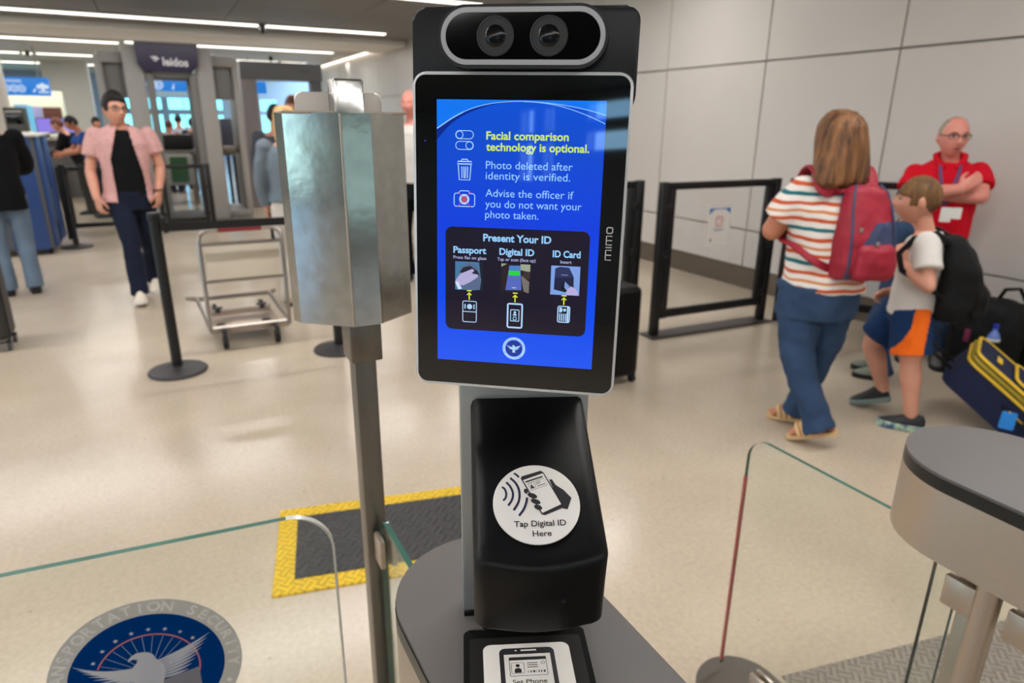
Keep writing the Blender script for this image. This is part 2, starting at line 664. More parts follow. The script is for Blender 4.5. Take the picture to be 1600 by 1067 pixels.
# far wall with a band of daylight windows
wins = [(-9.5, -7.7), (-7.4, -5.6), (-5.2, -3.4), (-1.0, -0.45), (-0.25, 0.5), (0.66, 1.6), (1.85, 2.65), (2.85, 3.7), (4.0, 4.7), (5.4, 6.4)]
wz = (1.0, 1.72, 1.84, 2.32)
b = MB()
edge = [-13.0] + [v for w in wins for v in w] + [8.0]
for i in range(0, len(edge), 2):
    b.box(((edge[i] + edge[i + 1]) / 2, YB, 1.75), (edge[i + 1] - edge[i], 0.2, 3.5))
for w in wins:
    cx, ww = (w[0] + w[1]) / 2, w[1] - w[0]
    b.box((cx, YB, wz[0] / 2), (ww, 0.2, wz[0]))
    b.box((cx, YB, (wz[1] + wz[2]) / 2), (ww, 0.16, wz[2] - wz[1]))
    b.box((cx, YB, (wz[3] + 3.5) / 2), (ww, 0.2, 3.5 - wz[3]))
wb = struct(b.build('wall_back', mat('blue_grey_wall', (128, 148, 172), 0.5)))
teal_glass = glass_mat('teal_daylight_glass', (0.34, 0.67, 0.72))
for i, w in enumerate(wins):
    fb = MB()
    cx, ww = (w[0] + w[1]) / 2, w[1] - w[0]
    for (z0, z1) in ((wz[0], wz[1]), (wz[2], wz[3])):
        for sx in (-1, 1):
            fb.box((cx + sx * (ww / 2 - 0.02), YB - 0.05, (z0 + z1) / 2), (0.04, 0.12, z1 - z0))
        if ww > 0.7:
            fb.box((cx + 0.1, YB - 0.05, (z0 + z1) / 2), (0.03, 0.1, z1 - z0))
        fb.box((cx, YB - 0.05, z0 + 0.02), (ww - 0.08, 0.12, 0.04))
        fb.box((cx, YB - 0.05, z1 - 0.02), (ww - 0.08, 0.12, 0.04))
    wf = struct(fb.build('window_%d' % (i + 1), alu))
    gb = MB()
    for (z0, z1) in ((wz[0], wz[1]), (wz[2], wz[3])):
        gb.box((cx, YB + 0.02, (z0 + z1) / 2), (ww - 0.06, 0.012, z1 - z0 - 0.06))
    struct(gb.build('window_pane', teal_glass, wf))

# wall behind the photographer with windows (left ones mirrored in the touch screen, right ones added)
fw_ = [(-6.62, -6.32), (-6.15, -5.92), (-5.35, -4.25), (-3.9, -3.75), (-0.5, 1.2), (1.6, 3.3)]
b = MB()
edge = [-13.0] + [v for w in fw_ for v in w] + [5.0]
for i in range(0, len(edge), 2):
    b.box(((edge[i] + edge[i + 1]) / 2, YF, 1.75), (edge[i + 1] - edge[i], 0.2, 3.5))
fzs = [(1.9, 2.5, 2.58, 2.98), (1.9, 2.5, 2.58, 2.98), (2.28, 2.60, 2.68, 2.98), (1.9, 2.5, 2.58, 2.98), (0.5, 1.3, 1.4, 2.2), (0.3, 1.0, 1.05, 1.55)]  # last one sized so its reflection fills the sign housing's middle face
for w, fz in zip(fw_, fzs):
    cx, ww = (w[0] + w[1]) / 2, w[1] - w[0]
    b.box((cx, YF, fz[0] / 2), (ww, 0.2, fz[0]))
    b.box((cx, YF, (fz[1] + fz[2]) / 2), (ww, 0.16, fz[2] - fz[1]))
    b.box((cx, YF, (fz[3] + 3.5) / 2), (ww, 0.2, 3.5 - fz[3]))
struct(b.build('wall_front', mat('dim_grey_wall', (120, 120, 122), 0.6)))
pale_glass = glass_mat('pale_daylight_glass', (0.80, 0.92, 0.95))
for i, (w, fz) in enumerate(zip(fw_, fzs)):
    fb = MB()
    cx, ww = (w[0] + w[1]) / 2, w[1] - w[0]
    for (z0, z1) in ((fz[0], fz[1]), (fz[2], fz[3])):
        fb.box((cx, YF + 0.06, z0 + 0.02), (ww, 0.1, 0.04))
        fb.box((cx, YF + 0.06, z1 - 0.02), (ww, 0.1, 0.04))
        for sx in (-1, 1):
            fb.box((cx + sx * (ww / 2 - 0.015), YF + 0.06, (z0 + z1) / 2), (0.03, 0.1, z1 - z0 - 0.09))
    wf = struct(fb.build('window_%d' % (i + 21), alu))
    gb = MB()
    for (z0, z1) in ((fz[0], fz[1]), (fz[2], fz[3])):
        gb.box((cx, YF, (z0 + z1) / 2), (ww - 0.04, 0.012, z1 - z0 - 0.06))
    struct(gb.build('window_pane', pale_glass if i < 4 else glass_mat('dimmed_reflection_glass', (0.36, 0.41, 0.42)), wf))  # dark tint added to tone down the reflection on the sign housing

# white pier and column on the far left
b = MB()
b.box((-2.0, 24.6, 1.55), (1.15, 0.5, 3.1), 0.01)
struct(b.build('wall_pier', white_paint))
b = MB()
b.cyl((-2.22, 12.0, 0), (-2.22, 12.0, 3.1), 0.5, n=40)
struct(b.build('column_round', mat('cream_paint', (224, 216, 205), 0.55)))

# ------------------------------------------------------------------ ceiling lights
strip_em = emis('warm_white_diffuser', (255, 246, 232), 3.0, (230, 225, 215))


def strip(x0, x1, y, label, group='linear ceiling lights'):
    t = thing('ceiling_light', label, 'light', ((x0 + x1) / 2, y, ZC), group)
    h = MB()
    h.box(((x0 + x1) / 2, y, ZC - 0.012), (x1 - x0 + 0.02, 0.16, 0.03), 0.005)
    h.build('housing', alu, t)
    d = MB()
    d.box(((x0 + x1) / 2, y, ZC - 0.035), (x1 - x0, 0.12, 0.026), 0.012)
    d.build('diffuser', strip_em, t)
    ld = bpy.data.lights.new('strip_lamp', 'AREA')
    ld.shape = 'RECTANGLE'
    ld.size = x1 - x0
    ld.size_y = 0.12
    ld.energy = LIGHT_W * (x1 - x0)
    ld.color = (1.0, 0.975, 0.955)
    lo = bpy.data.objects.new('strip_lamp', ld)
    COL.objects.link(lo)
    lo.parent = t
    lo.location = (0, 0, -0.055)
    return t


strip(-5.0, 1.87, 13.12, 'long bright strip light in the first ceiling row, nearest the beam on its near side')
strip(2.0, 4.12, 13.12, 'short strip light in the first ceiling row, reaching towards the grey panel wall')
strip(-5.0, -0.37, 17.6, 'strip light in the second ceiling row, ending left of the scanner header')
strip(-0.25, 4.12, 17.3, 'strip light in the second ceiling row, coming out right of the scanner header')
strip(-6.0, -2.66, 21.5, 'strip light in the third ceiling row, leftmost piece')
strip(-2.6, -2.4, 21.6, 'tiny stub of strip light between two longer ones, third ceiling row')
strip(-2.3, -1.03, 21.5, 'short strip light in the third ceiling row, just left of the scanner')
strip(1.9, 3.38, 20.8, 'strip light in the third ceiling row, above the second portal on its left side')
strip(3.49, 4.18, 20.8, 'shortest strip light above the second portal, next to the lit wall')
strip(-6.0, -2.56, 25.1, 'strip light in the rearmost ceiling row, left piece')
strip(-2.5, -1.2, 25.1, 'strip light in the rearmost ceiling row, right piece beside the scanner')
# the rows carry on over and behind the photographer; nothing in view tells these apart
for y in (9.25, 5.25, 1.25, -2.75):
    for x0, x1 in ((-10.0, -5.2), (-5.0, -0.2), (0.0, 4.3)):
        if y > 9 and x0 > -0.1:
            strip(x0, x1, y, 'strip light just clipped by the top edge above the camera head of the kiosk')
        else:
            strip(x0, x1, y, 'linear ceiling light of a row outside the picture', 'linear ceiling lights overhead')

# cove light along the top of the lit far wall
b = MB()
b.box((XW - 0.05, 19.1, ZC - 0.012), (0.07, 6.6, 0.02))
cv = tag(b.build('cove_light', emis('cove_diffuser', (255, 240, 220), 3.0, (230, 225, 215)), loc=(XW - 0.05, 19.1, ZC)), 'long cove light glowing along the top of the far right wall', 'light')
ld = bpy.data.lights.new('cove_lamp', 'AREA')
ld.shape = 'RECTANGLE'
ld.size, ld.size_y, ld.energy, ld.color = 6.6, 0.06, 150, (1.0, 0.93, 0.85)
lo = bpy.data.objects.new('cove_lamp', ld)
COL.objects.link(lo)
lo.parent = cv
lo.location = (-0.05, 0, -0.04)
lo.rotation_euler = (0, R(25), R(0))
lo.rotation_euler = (0, R(35), 0)

# ------------------------------------------------------------------ kiosk: gate cabinet, column, touch screen, reader, tray
def stadium(xc, y0, y1, r, n=24, round0=False):
    """Outline of a cabinet seen from above; the far end (y1) is a half round."""
    pts = [(xc + r * math.cos(R(180 * i / n)), y1 - r + r * math.sin(R(180 * i / n))) for i in range(n + 1)]
    if round0:
        pts += [(xc + r * math.cos(R(180 + 180 * i / n)), y0 + r + r * math.sin(R(180 + 180 * i / n))) for i in range(n + 1)]
    else:
        pts += [(xc - r, y0), (xc + r, y0)]
    return pts


def gate_cabinet(name, label, xc, y0, y1, r, ybase, col_ys):
    t = thing(name, label, 'cabinet', (xc, y1 - r, 0))
    b = MB()
    b.prism(stadium(xc, y0, y1, r - 0.0015), 0.994, 1.0, 0.002)
    top = b.build('worktop', worktop, t, smooth=50)
    b = MB()
    b.prism(stadium(xc, y0, y1, r), 0.974, 0.9942)
    b.build('rim', rimblack, t)
    b = MB()
    b.prism(stadium(xc, y0 + 0.002, y1, r), 0.855, 0.974)
    b.build('head_panel', steel, t)
    b = MB()
    b.prism(stadium(xc, y0, ybase, r * 0.83), 0.0, 0.13, 0.006)
    b.build('base', steel_dk, t)
    b = MB()
    for k in (-1, 1):
        b.box((xc + k * r * 0.42, (y0 + ybase - r * 0.83) / 2, 0.132), (0.012, ybase - r * 0.83 - y0, 0.008), 0.002)
    b.build('base_rail', steel, t)
    for cy in col_ys:
        c_ = MB()
        c_.cyl((xc - 0.05, cy, 0.13), (xc - 0.05, cy, 0.856), 0.019, n=28)
        c_.build('post', steel, t)
    return t


kx, kr = 0.279, 0.113
kiosk = gate_cabinet('gate_cabinet', 'charcoal-topped gate cabinet with a rounded end carrying the touch screen kiosk', kx, -0.25, 0.69, kr, 1.10, (0.30,))
rx, rr = 1.155, 0.134
rcab = gate_cabinet('gate_cabinet', 'brushed steel gate cabinet with grey rounded top at the right edge', rx, -0.4, 0.622, rr, 1.03, (0.432, 0.16))

glass_clear = glass_mat('clear_gate_glass', (0.972, 0.985, 0.974))
glass_edge = mat('green_glass_edge', (62, 104, 92), 0.12, 0, 0.6, var=0.35, vscale=3)
glass_edge_glint = mat('glint_glass_edge', (206, 206, 198), 0.15, 0, 0.6, var=0.1, vscale=9)  # bright gleam of the leaf's side edge, put into the colour
glass_edge_red = mat('red_glass_edge', (176, 92, 88), 0.2, 0, 0.6, var=0.2, vscale=5)  # reddish tone along the outer upright edge


def outline_panel(w, h, r):
    """Sheet outline (u to the right, v up) with the far upper corner rounded."""
    return [(0, 0), (w, 0)] + [(w - r + r * math.cos(R(90 * i / 14)), h - r + r * math.sin(R(90 * i / 14))) for i in range(15)] + [(0, h)]


def glass_sheet(name, label, M, w, h, r, th, edge_m, loc, cat='glass barrier', side_m=None):
    t = thing(name, label, cat, loc)
    P = outline_panel(w, h, r)
    b = MB(M)
    b.flat(P, th / 2)
    b.flat(P[::-1], -th / 2)
    b.build('pane', glass_clear, t)
    b = MB(M)
    k = len(P)
    for i in range(1, k - 0):
        p, q = P[i], P[(i + 1) % k]
        b.add([(p[0], p[1], -th / 2), (q[0], q[1], -th / 2), (q[0], q[1], th / 2), (p[0], p[1], th / 2)], [[0, 1, 2, 3]])
    b.build('polished_edge', edge_m, t, smooth=60)
    if side_m:
        b = MB(M)
        for i in range(1, 16):
            p, q = P[i], P[i + 1]
            b.add([(p[0] + 0.0003, p[1] + 0.0003, -th / 2 - 0.0005), (q[0] + 0.0003, q[1] + 0.0003, -th / 2 - 0.0005), (q[0] + 0.0003, q[1] + 0.0003, th / 2 + 0.0005), (p[0] + 0.0003, p[1] + 0.0003, th / 2 + 0.0005)], [[0, 1, 2, 3]])
            m_ = [(a - 0.004 * (1 if a > w - r else 0), c) for a, c in (p, q)]
            b.add([(p[0], p[1], th / 2 + 0.0005), (q[0], q[1], th / 2 + 0.0005), (m_[1][0], m_[1][1], th / 2 + 0.0005), (m_[0][0], m_[0][1], th / 2 + 0.0005)], [[0, 1, 2, 3]])
        b.build('side_edge_glint', side_m, t, smooth=60)
    return t


# right gate: fixed glass along the cabinet
Mr = frame((rx, 0.50, 0.155), (0, 1, 0), (0, 0, 1))
gr = glass_sheet('glass_barrier', 'clear glass panel with rounded corner and reddish edge beside the right cabinet', Mr, 0.49, 0.67, 0.055, 0.01, glass_edge, (rx, 0.75, 0.13))
b = MB()
b.tube([(rx, 0.9905, 0.165 + i * 0.05) for i in range(12)], 0.0052, 8)
b.build('edge_strip', glass_edge_red, gr)
b = MB()
b.box((rx, 0.60, 0.145), (0.03, 0.2, 0.035), 0.003)
b.build('floor_shoe', steel, gr)
for k, (cy, cz) in enumerate(((0.86, 0.19),)):
    b = MB()
    for s_ in (-1, 1):
        b.box((rx + s_ * 0.011, cy, cz), (0.012, 0.05, 0.06), 0.004)
    b.build('clamp', steel, gr)

# clamps, second glass and channel under the right cabinet head
Mg = frame((rx - 0.04, 0.02, 0.155), (0, 1, 0), (0, 0, 1))
g2 = glass_sheet('glass_barrier', 'narrow dark-edged glass panel standing under the right cabinet head', Mg, 0.505, 0.69, 0.012, 0.013, mat('dark_glass_edge', (26, 44, 40), 0.15, 0, 0.6), (rx - 0.04, 0.27, 0.13))
for cy in (0.470, 0.372):
    b = MB()
    for s_ in (-1, 1):
        b.box((rx - 0.04 + s_ * 0.014, cy, 0.768), (0.014, 0.054, 0.058), 0.004)
    b.build('clamp', steel, g2)
b = MB()
b.box((rx - 0.022, 0.466, 0.49), (0.02, 0.03, 0.72), 0.003)
b.build('channel', steel, g2)
for zz in (0.42, 0.30):
    pass
b = MB()
b.box((rx + 0.02, 0.2, 0.30), (0.02, 0.5, 0.34), 0.004)
b.build('drive_cover', steel_dk, rcab)
b = MB()
b.box((rx + 0.005, 0.2, 0.45), (0.012, 0.5, 0.012), 0.003)
b.build('trim_bar', steel, rcab)

# our own cabinet: fixed glass carried on to the pole
Mo = frame((kx, 0.60, 0.155), (0, 1, 0), (0, 0, 1))
go = glass_sheet('glass_barrier', 'clear glass panel between the kiosk cabinet and the steel pole', Mo, 0.452, 0.672, 0.03, 0.01, glass_edge, (kx, 0.82, 0.13))
b = MB()
for s_ in (-1, 1):
    b.box((kx + s_ * 0.011, 1.035, 0.765), (0.011, 0.042, 0.06), 0.004)
b.build('clamp', steel, go)

# left swing leaf, almost shut, with the agency seal
la = R(-5)
LX, LN = V((math.cos(la), math.sin(la), 0)), V((math.sin(la), -math.cos(la), 0))
Ml = frame(V((0.19, 1.02, 0.13)) - 1.0 * LX, LX, (0, 0, 1), LN)
leaf = glass_sheet('glass_gate', 'clear glass gate leaf with a round blue eagle seal, lower left', Ml, 0.994, 0.755, 0.075, 0.011, glass_edge, tuple(V((0.19, 1.02, 0.13)) - 0.5 * LX), 'gate', glass_edge_glint)
seal_c = V((0.19, 1.02, 0)) - 0.318 * LX + V((0, 0, 0.651)) + LN * 0.0065
Ms = frame(seal_c, LX, (0, 0, 1), LN)


def decal(name, rgb):
    """Printed film on glass: scatters light from both of its sides."""
    m = bpy.data.materials.new(name)
    m.use_nodes = True
    nt = m.node_tree
    nt.nodes.remove(nt.nodes['Principled BSDF'])
    d, t, mx = (nt.nodes.new(n_) for n_ in ('ShaderNodeBsdfDiffuse', 'ShaderNodeBsdfTranslucent', 'ShaderNodeMixShader'))
    for n_ in (d, t):
        n_.inputs[0].default_value = (*srgb(*rgb), 1)
    mx.inputs[0].default_value = 0.5
    nt.links.new(d.outputs[0], mx.inputs[1])
    nt.links.new(t.outputs[0], mx.inputs[2])
    nt.links.new(mx.outputs[0], nt.nodes['Material Output'].inputs[0])
    return m


film_white = decal('film_white', (250, 250, 250))


def ring(b, r0, r1, z=0.0, n=72, a0=0, a1=360):
    A, B = circ(r0, n, a0=a0, a1=a1), circ(r1, n, a0=a0, a1=a1)
    full = abs(a1 - a0) >= 360
    for i in range(n if full else n - 1):
        j = (i + 1) % n
        b.add([(*A[i], z), (*B[i], z), (*B[j], z), (*A[j], z)], [[0, 1, 2, 3]])


def feather(b, x0, y0, x1, y1, w, z, bend=0.12):
    """One pointed wing feather from root to tip."""
    p0, p1 = V((x0, y0)), V((x1, y1))
    d = p1 - p0
    n_ = V((-d.y, d.x))
    L_ = []
    for i in range(9):
        t = i / 8
        c = p0 + d * t + n_ * bend * math.sin(math.pi * t)
        hw = w * (0.55 + 0.45 * math.sin(math.pi * min(1, t * 1.1))) * (1 - t ** 5)
        L_.append((c, hw))
    nn = n_.normalized()
    poly = [tuple(c + nn * h) for c, h in L_] + [tuple(c - nn * h) for c, h in L_[::-1]]
    b.flat(poly, z)


def eagle(b, k, z):
    """White eagle with spread wings; k scales from millimetres."""
    body = [(-4, 45), (-13, 45.5), (-20, 42), (-25, 37), (-26, 32), (-23, 34.5), (-17, 35), (-12, 33), (-14, 27), (-21, 20), (-27, 14), (-29, 6), (-26, -5), (-20, -18),
            (-15, -34), (-22, -56), (-8, -52), (0, -60), (8, -52), (22, -56), (15, -34), (20, -18), (24, -4), (24, 8), (20, 18), (13, 27), (11, 35), (5, 42)]
    b.flat([(x * k, y * k) for x, y in body][::-1], z)
    for i in range(8):
        f = i / 7
        feather(b, (14 + 2 * f) * k, (20 - 34 * f) * k, (99 - 40 * f) * k, (52 - 62 * f) * k, (2.9 - 0.6 * f) * k, z + 0.00004 * i, -0.05)
        feather(b, -(16 + 2 * f) * k, (16 - 30 * f) * k, -(102 - 42 * f) * k, (50 - 62 * f) * k, (2.9 - 0.6 * f) * k, z + 0.00004 * i, 0.10 - 0.2 * f)


def star(c, r, rot=0):
    return [(c[0] + (r if i % 2 == 0 else r * 0.4) * math.sin(R(36 * i + rot)), c[1] + (r if i % 2 == 0 else r * 0.4) * math.cos(R(36 * i + rot))) for i in range(10)][::-1]


b = MB(Ms)
ring(b, 0.1145, 0.142, 0)
seal = b.build('seal_ring_print', decal('film_silver', (190, 190, 188)), leaf)
tag(seal, 'silver seal ring lettered around a blue disc')
b = MB(Ms)
b.flat(circ(0.1146, 72), 0.0002)
b.build('seal_disc_print', decal('film_navy', (2, 54, 122)), seal)
b = MB(Ms)
word = 'TRANSPORTATION SECURITY \u2022 ADMINISTRATION \u2022 '
for i, ch in enumerate(word):
    if ch == ' ':
        continue
    a = R(-94.0 + 8.75 * i)
    rr_ = 0.1206
    b.text(ch, rr_ * math.sin(a), rr_ * math.cos(a), cap=0.0172, align='C', z=0.0004, bold=0.03, rot=-a)
b.build('seal_lettering', film_white, seal)
b = MB(Ms)
for i in range(8):
    a = R(-57.6 + 16.2 * i)
    b.flat(star((0.0862 * math.sin(a), 0.0862 * math.cos(a)), 0.0042), 0.0004)
for i in range(13):
    a = R(-72 + 12 * i)
    b.stroke([(0.03 * math.sin(a), 0.03 * math.cos(a)), (0.0735 * math.sin(a), 0.0735 * math.cos(a))], 0.0006, 0.0004)
ring(b, 0.0756, 0.0764, 0.0004, 60, -20, 155)
eagle(b, 0.001, 0.0006)
b.build('seal_eagle_print', film_white, seal)
b = MB(Ms)
ring(b, 0.0744, 0.0756, 0.0004, 60, -20, 155)
ring(b, 0.0764, 0.0776, 0.0004, 60, -20, 155)
b.build('seal_arc_print', decal('film_red', (226, 84, 100)), seal)
b = MB(Ms)
b.flat([(0.008, -0.022), (0.0735, -0.012), (0.0735, -0.06), (0.03, -0.07)], 0.00045)
b.build('seal_shield_print', decal('film_grey', (176, 174, 180)), seal)

# ---- screen column on the worktop (turned 23 degrees)
ky = R(23.3)
KX, KN = V((math.cos(ky), -math.sin(ky), 0)), V((-math.sin(ky), -math.cos(ky), 0))
KO = V((0.295, 0.532, 1.0))


def K(x, n, z):
    return KO + KX * x + KN * n + V((0, 0, z))


Mk = frame(KO, KX, KN, (0, 0, 1)) if False else Matrix(((KX.x, KN.x, 0, KO.x), (KX.y, KN.y, 0, KO.y), (0, 0, 1, KO.z), (0, 0, 0, 1)))
kio = thing('identity_kiosk', 'black identity check kiosk with glowing blue touch screen and twin lens camera head', 'kiosk', tuple(KO))
b = MB(Mk)
b.box((-0.0025, -0.012, 0.2), (0.13, 0.024, 0.396), 0.003)
b.build('column', alu, kio)
b = MB(Mk)
b.box((-0.0025, -0.012, 0.003), (0.128, 0.03, 0.006), 0.001)
b.build('foot_plate', blackm, kio)

# ---- touch screen
sy, stl, sro = R(36.5), R(3.75), R(-0.39)
S0 = V((0.2572, 0.4858, 1.428))
SX = V((math.cos(sy), -math.sin(sy), 0))
SN = V((-math.sin(sy), -math.cos(sy), 0))
SU = V((0, 0, math.cos(stl))) - SN * math.sin(stl)
SN = SN * math.cos(stl) + V((0, 0, math.sin(stl)))
SX, SU = SX * math.cos(sro) + SU * math.sin(sro), SU * math.cos(sro) - SX * math.sin(sro)
Msc = Matrix(((SX.x, SU.x, SN.x, S0.x), (SX.y, SU.y, SN.y, S0.y), (SX.z, SU.z, SN.z, S0.z), (0, 0, 0, 1)))
mm = 0.001
b = MB(Msc)
b.prism(rrect(0.1755, 0.2615, 0.0105, 8, (-0.0002, -0.0013)), -0.016, 0.0006, 0.0016)
scr = b.build('bezel', silver, kio, smooth=50)
tag(scr, 'thin silver rim around the black touch screen')
b = MB(Msc)
b.prism(rrect(0.1710, 0.2568, 0.0085, 8, (-0.0002, -0.0013)), -0.002, 0.0010)
gl = b.build('touch_glass', blackg, scr)
b = MB(Msc)
b.prism(rrect(0.150, 0.20, 0.01, 4, (0, -0.01)), -0.05, -0.0155, 0.004)
b.box((0, -0.05, -0.032), (0.07, 0.07, 0.05), 0.004)
b.build('screen_back', blackm, kio)


def screen_blue():
    m = bpy.data.materials.new('screen_blue')
    m.use_nodes = True
    nt = m.node_tree
    p = nt.nodes['Principled BSDF']
    p.inputs['Base Color'].default_value = (0.003, 0.003, 0.004, 1)
    p.inputs['Roughness'].default_value = 0.03
    p.inputs['Specular IOR Level'].default_value = 0.8
    tc = nt.nodes.new('ShaderNodeTexCoord')
    sp = nt.nodes.new('ShaderNodeSeparateXYZ')
    nt.links.new(tc.outputs['Generated'], sp.inputs[0])
    r_ = nt.nodes.new('ShaderNodeValToRGB')
    e = r_.color_ramp.elements
    e[0].position, e[0].color = 0.0, (*srgb(0, 82, 240), 1)
    e[1].position, e[1].color = 1.0, (*srgb(4, 80, 214), 1)
    for ps, c_ in ((0.25, (0, 72, 236)), (0.55, (2, 60, 222)), (0.85, (4, 74, 206))):
        k = e.new(ps)
        k.color = (*srgb(*c_), 1)
    nt.links.new(sp.outputs['Z'], r_.inputs[0])
    nt.links.new(r_.outputs[0], p.inputs['Emission Color'])
    p.inputs['Emission Strength'].default_value = 1.0
    return m


def scr_em(n_, rgb):
    return mat(n_, (3, 3, 4), 0.04, 0, 0.8, emit=rgb, estr=1.0)


blue_light = scr_em('screen_light_blue', (16, 118, 240))
pale = scr_em('screen_pale_blue', (150, 205, 252))
palew = scr_em('screen_near_white', (176, 214, 250))
yel = scr_em('screen_lime', (206, 236, 92))
yel2 = scr_em('screen_yellow', (232, 240, 66))
dark = scr_em('screen_dark_panel', (24, 17, 36))
deep = scr_em('screen_deep_blue', (4, 38, 140))
redl = scr_em('screen_red', (196, 74, 98))

Z1, Z2, Z3, Z4 = 0.00115, 0.0013, 0.0015, 0.0017
AW, AH = 0.1357, 0.2171
b = MB(Msc)
b.prism([(-AW / 2, -AH / 2), (AW / 2, -AH / 2), (AW / 2, AH / 2), (-AW / 2, AH / 2)], 0.0010, Z1)
disp = b.build('display', screen_blue(), gl)
tag(disp, 'lit blue display with boarding instructions')


def arc_pts(P, n=28):
    """Smooth curve through points (Lagrange-free: Catmull-Rom)."""
    P = [V(p) for p in P]
    out = []
    for i in range(len(P) - 1):
        p0 = P[i - 1] if i else P[i] * 2 - P[i + 1]
        p3 = P[i + 2] if i + 2 < len(P) else P[i + 1] * 2 - P[i]
        for k in range(6):
            t = k / 6
            out.append(0.5 * ((2 * P[i]) + (P[i + 1] - p0) * t + (2 * p0 - 5 * P[i] + 4 * P[i + 1] - p3) * t * t + (-p0 + 3 * P[i] - 3 * P[i + 1] + p3) * t ** 3))
    out.append(P[-1])
    return [(p.x * mm, p.y * mm) for p in out]


A1 = arc_pts([(-67.7, 86.2), (-54, 94.9), (-40.4, 101.3), (-26, 105.2), (-11.2, 107.1), (3, 107.6), (17.5, 106.9), (32, 105.4), (46.0, 103.2), (57, 100.8), (67.7, 97.9)])
A2 = arc_pts([(-67.7, 77.5), (-57, 89), (-45.3, 96.7), (-28, 103.4), (-11.2, 106.6), (3, 107.4), (17.5, 106.6), (32, 104.2), (46.1, 100.2), (57, 96.2), (67.6, 91.6)])
b = MB(Msc)
b.flat([(-AW / 2, AH / 2)] + A1 + [(AW / 2, AH / 2)], Z2 - 0.0001)
b.build('sky_band_graphic', blue_light, disp)
b = MB(Msc)
b.add([(*p, Z2 - 0.00005) for p in A1[:31]] + [(*p, Z2 - 0.00005) for p in A2[:31]], [[i, i + 1, 31 + i + 1, 31 + i] for i in range(30)])
b.build('swoosh_shadow_graphic', deep, disp)
b = MB(Msc)
b.stroke(A1, [0.0009] * 10 + [0.0005] * (len(A1) - 10), Z2)
b.stroke(A2[30:], 0.0005, Z2)
b.build('swoosh_graphic', pale, disp)

b = MB(Msc)
for body, y, w_ in (('Facial comparison', 78.4, 66.4), ('technology is optional.', 69.7, 83.0)):
    b.text(body, -26.8 * mm, y * mm, w_ * mm, 6.2 * mm, z=Z3, bold=0.022)
b.build('heading_text', yel, disp)
b = MB(Msc)
for body, y, w_ in (('Photo deleted after', 55.6, 70.5), ('identity is verified.', 47.2, 69.0), ('Advise the officer if', 33.4, 72.2), ('you do not want your', 24.7, 79.2), ('photo taken.', 16.1, 44.5)):
    b.text(body, -26.8 * mm, y * mm, w_ * mm, 6.1 * mm, z=Z3)
b.build('body_text', pale, disp)


def pill_outline(b, x0, y0, x1, y1, w, z):
    r_ = (y1 - y0) / 2
    P = rrect((x1 - x0) * mm, (y1 - y0) * mm, r_ * mm * 0.999, 10, ((x0 + x1) / 2 * mm, (y0 + y1) / 2 * mm))
    b.stroke(P, w * mm, z, True)


b = MB(Msc)
pill_outline(b, -52.0, 78.5, -37.4, 84.8, 0.55, Z3)
b.stroke(circ(2.9 * mm, 24, (-48.9 * mm, 81.6 * mm)), 0.55 * mm, Z3, True)
pill_outline(b, -52.0, 70.2, -37.4, 76.5, 0.55, Z3)
b.stroke(circ(2.9 * mm, 24, (-40.6 * mm, 73.4 * mm)), 0.55 * mm, Z3, True)
b.build('toggle_icon_graphic', palew, disp)
b = MB(Msc)
mmv = lambda L_: [(x * mm, y * mm) for x, y in L_]
b.stroke(mmv([(-50.6, 58.8), (-50.2, 60.8), (-38.8, 60.8), (-38.4, 58.8)]), 0.9 * mm, Z3, True)
b.stroke(mmv([(-47.4, 60.9), (-46.8, 62.5), (-42.2, 62.5), (-41.6, 60.9)]), 0.8 * mm, Z3)
b.stroke(mmv([(-49.8, 57.9), (-48.9, 46.2), (-40.1, 46.2), (-39.2, 57.9)]), 0.8 * mm, Z3)
for xx in (-46.9, -45.2, -43.6, -41.9):
    b.stroke(mmv([(xx, 56.8), (xx + (0.25 if xx < -45 else -0.25), 47.6)]), 0.75 * mm, Z3)
b.build('bin_icon_graphic', palew, disp)
b = MB(Msc)
b.stroke(mmv([(-53.2, 26.2), (-53.2, 33.8), (-52.2, 35.3), (-49.4, 35.4), (-48.0, 37.4), (-41.2, 37.4), (-39.9, 35.4), (-36.8, 35.2), (-35.8, 33.8), (-35.8, 26.2), (-36.8, 24.8), (-52.2, 24.8)]), 0.7 * mm, Z3, True)
b.build('camera_icon_graphic', palew, disp)
b = MB(Msc @ Matrix.Translation((-44.6 * mm, 30.6 * mm, 0)))
ring(b, 2.6 * mm, 4.3 * mm, Z3, 32)
b.build('lens_icon_graphic', palew, disp)
b = MB(Msc)
b.stroke(mmv([(-50.0, 36.6), (-39.0, 24.3)]), 0.5 * mm, Z4)
b.stroke(mmv([(-39.4, 36.8), (-50.4, 24.1)]), 0.5 * mm, Z4)
b.flat(mmv([(x - 44.6, y + 30.6) for x, y in circ(2.2, 20)]), Z4)
b.build('cross_icon_graphic', redl, disp)

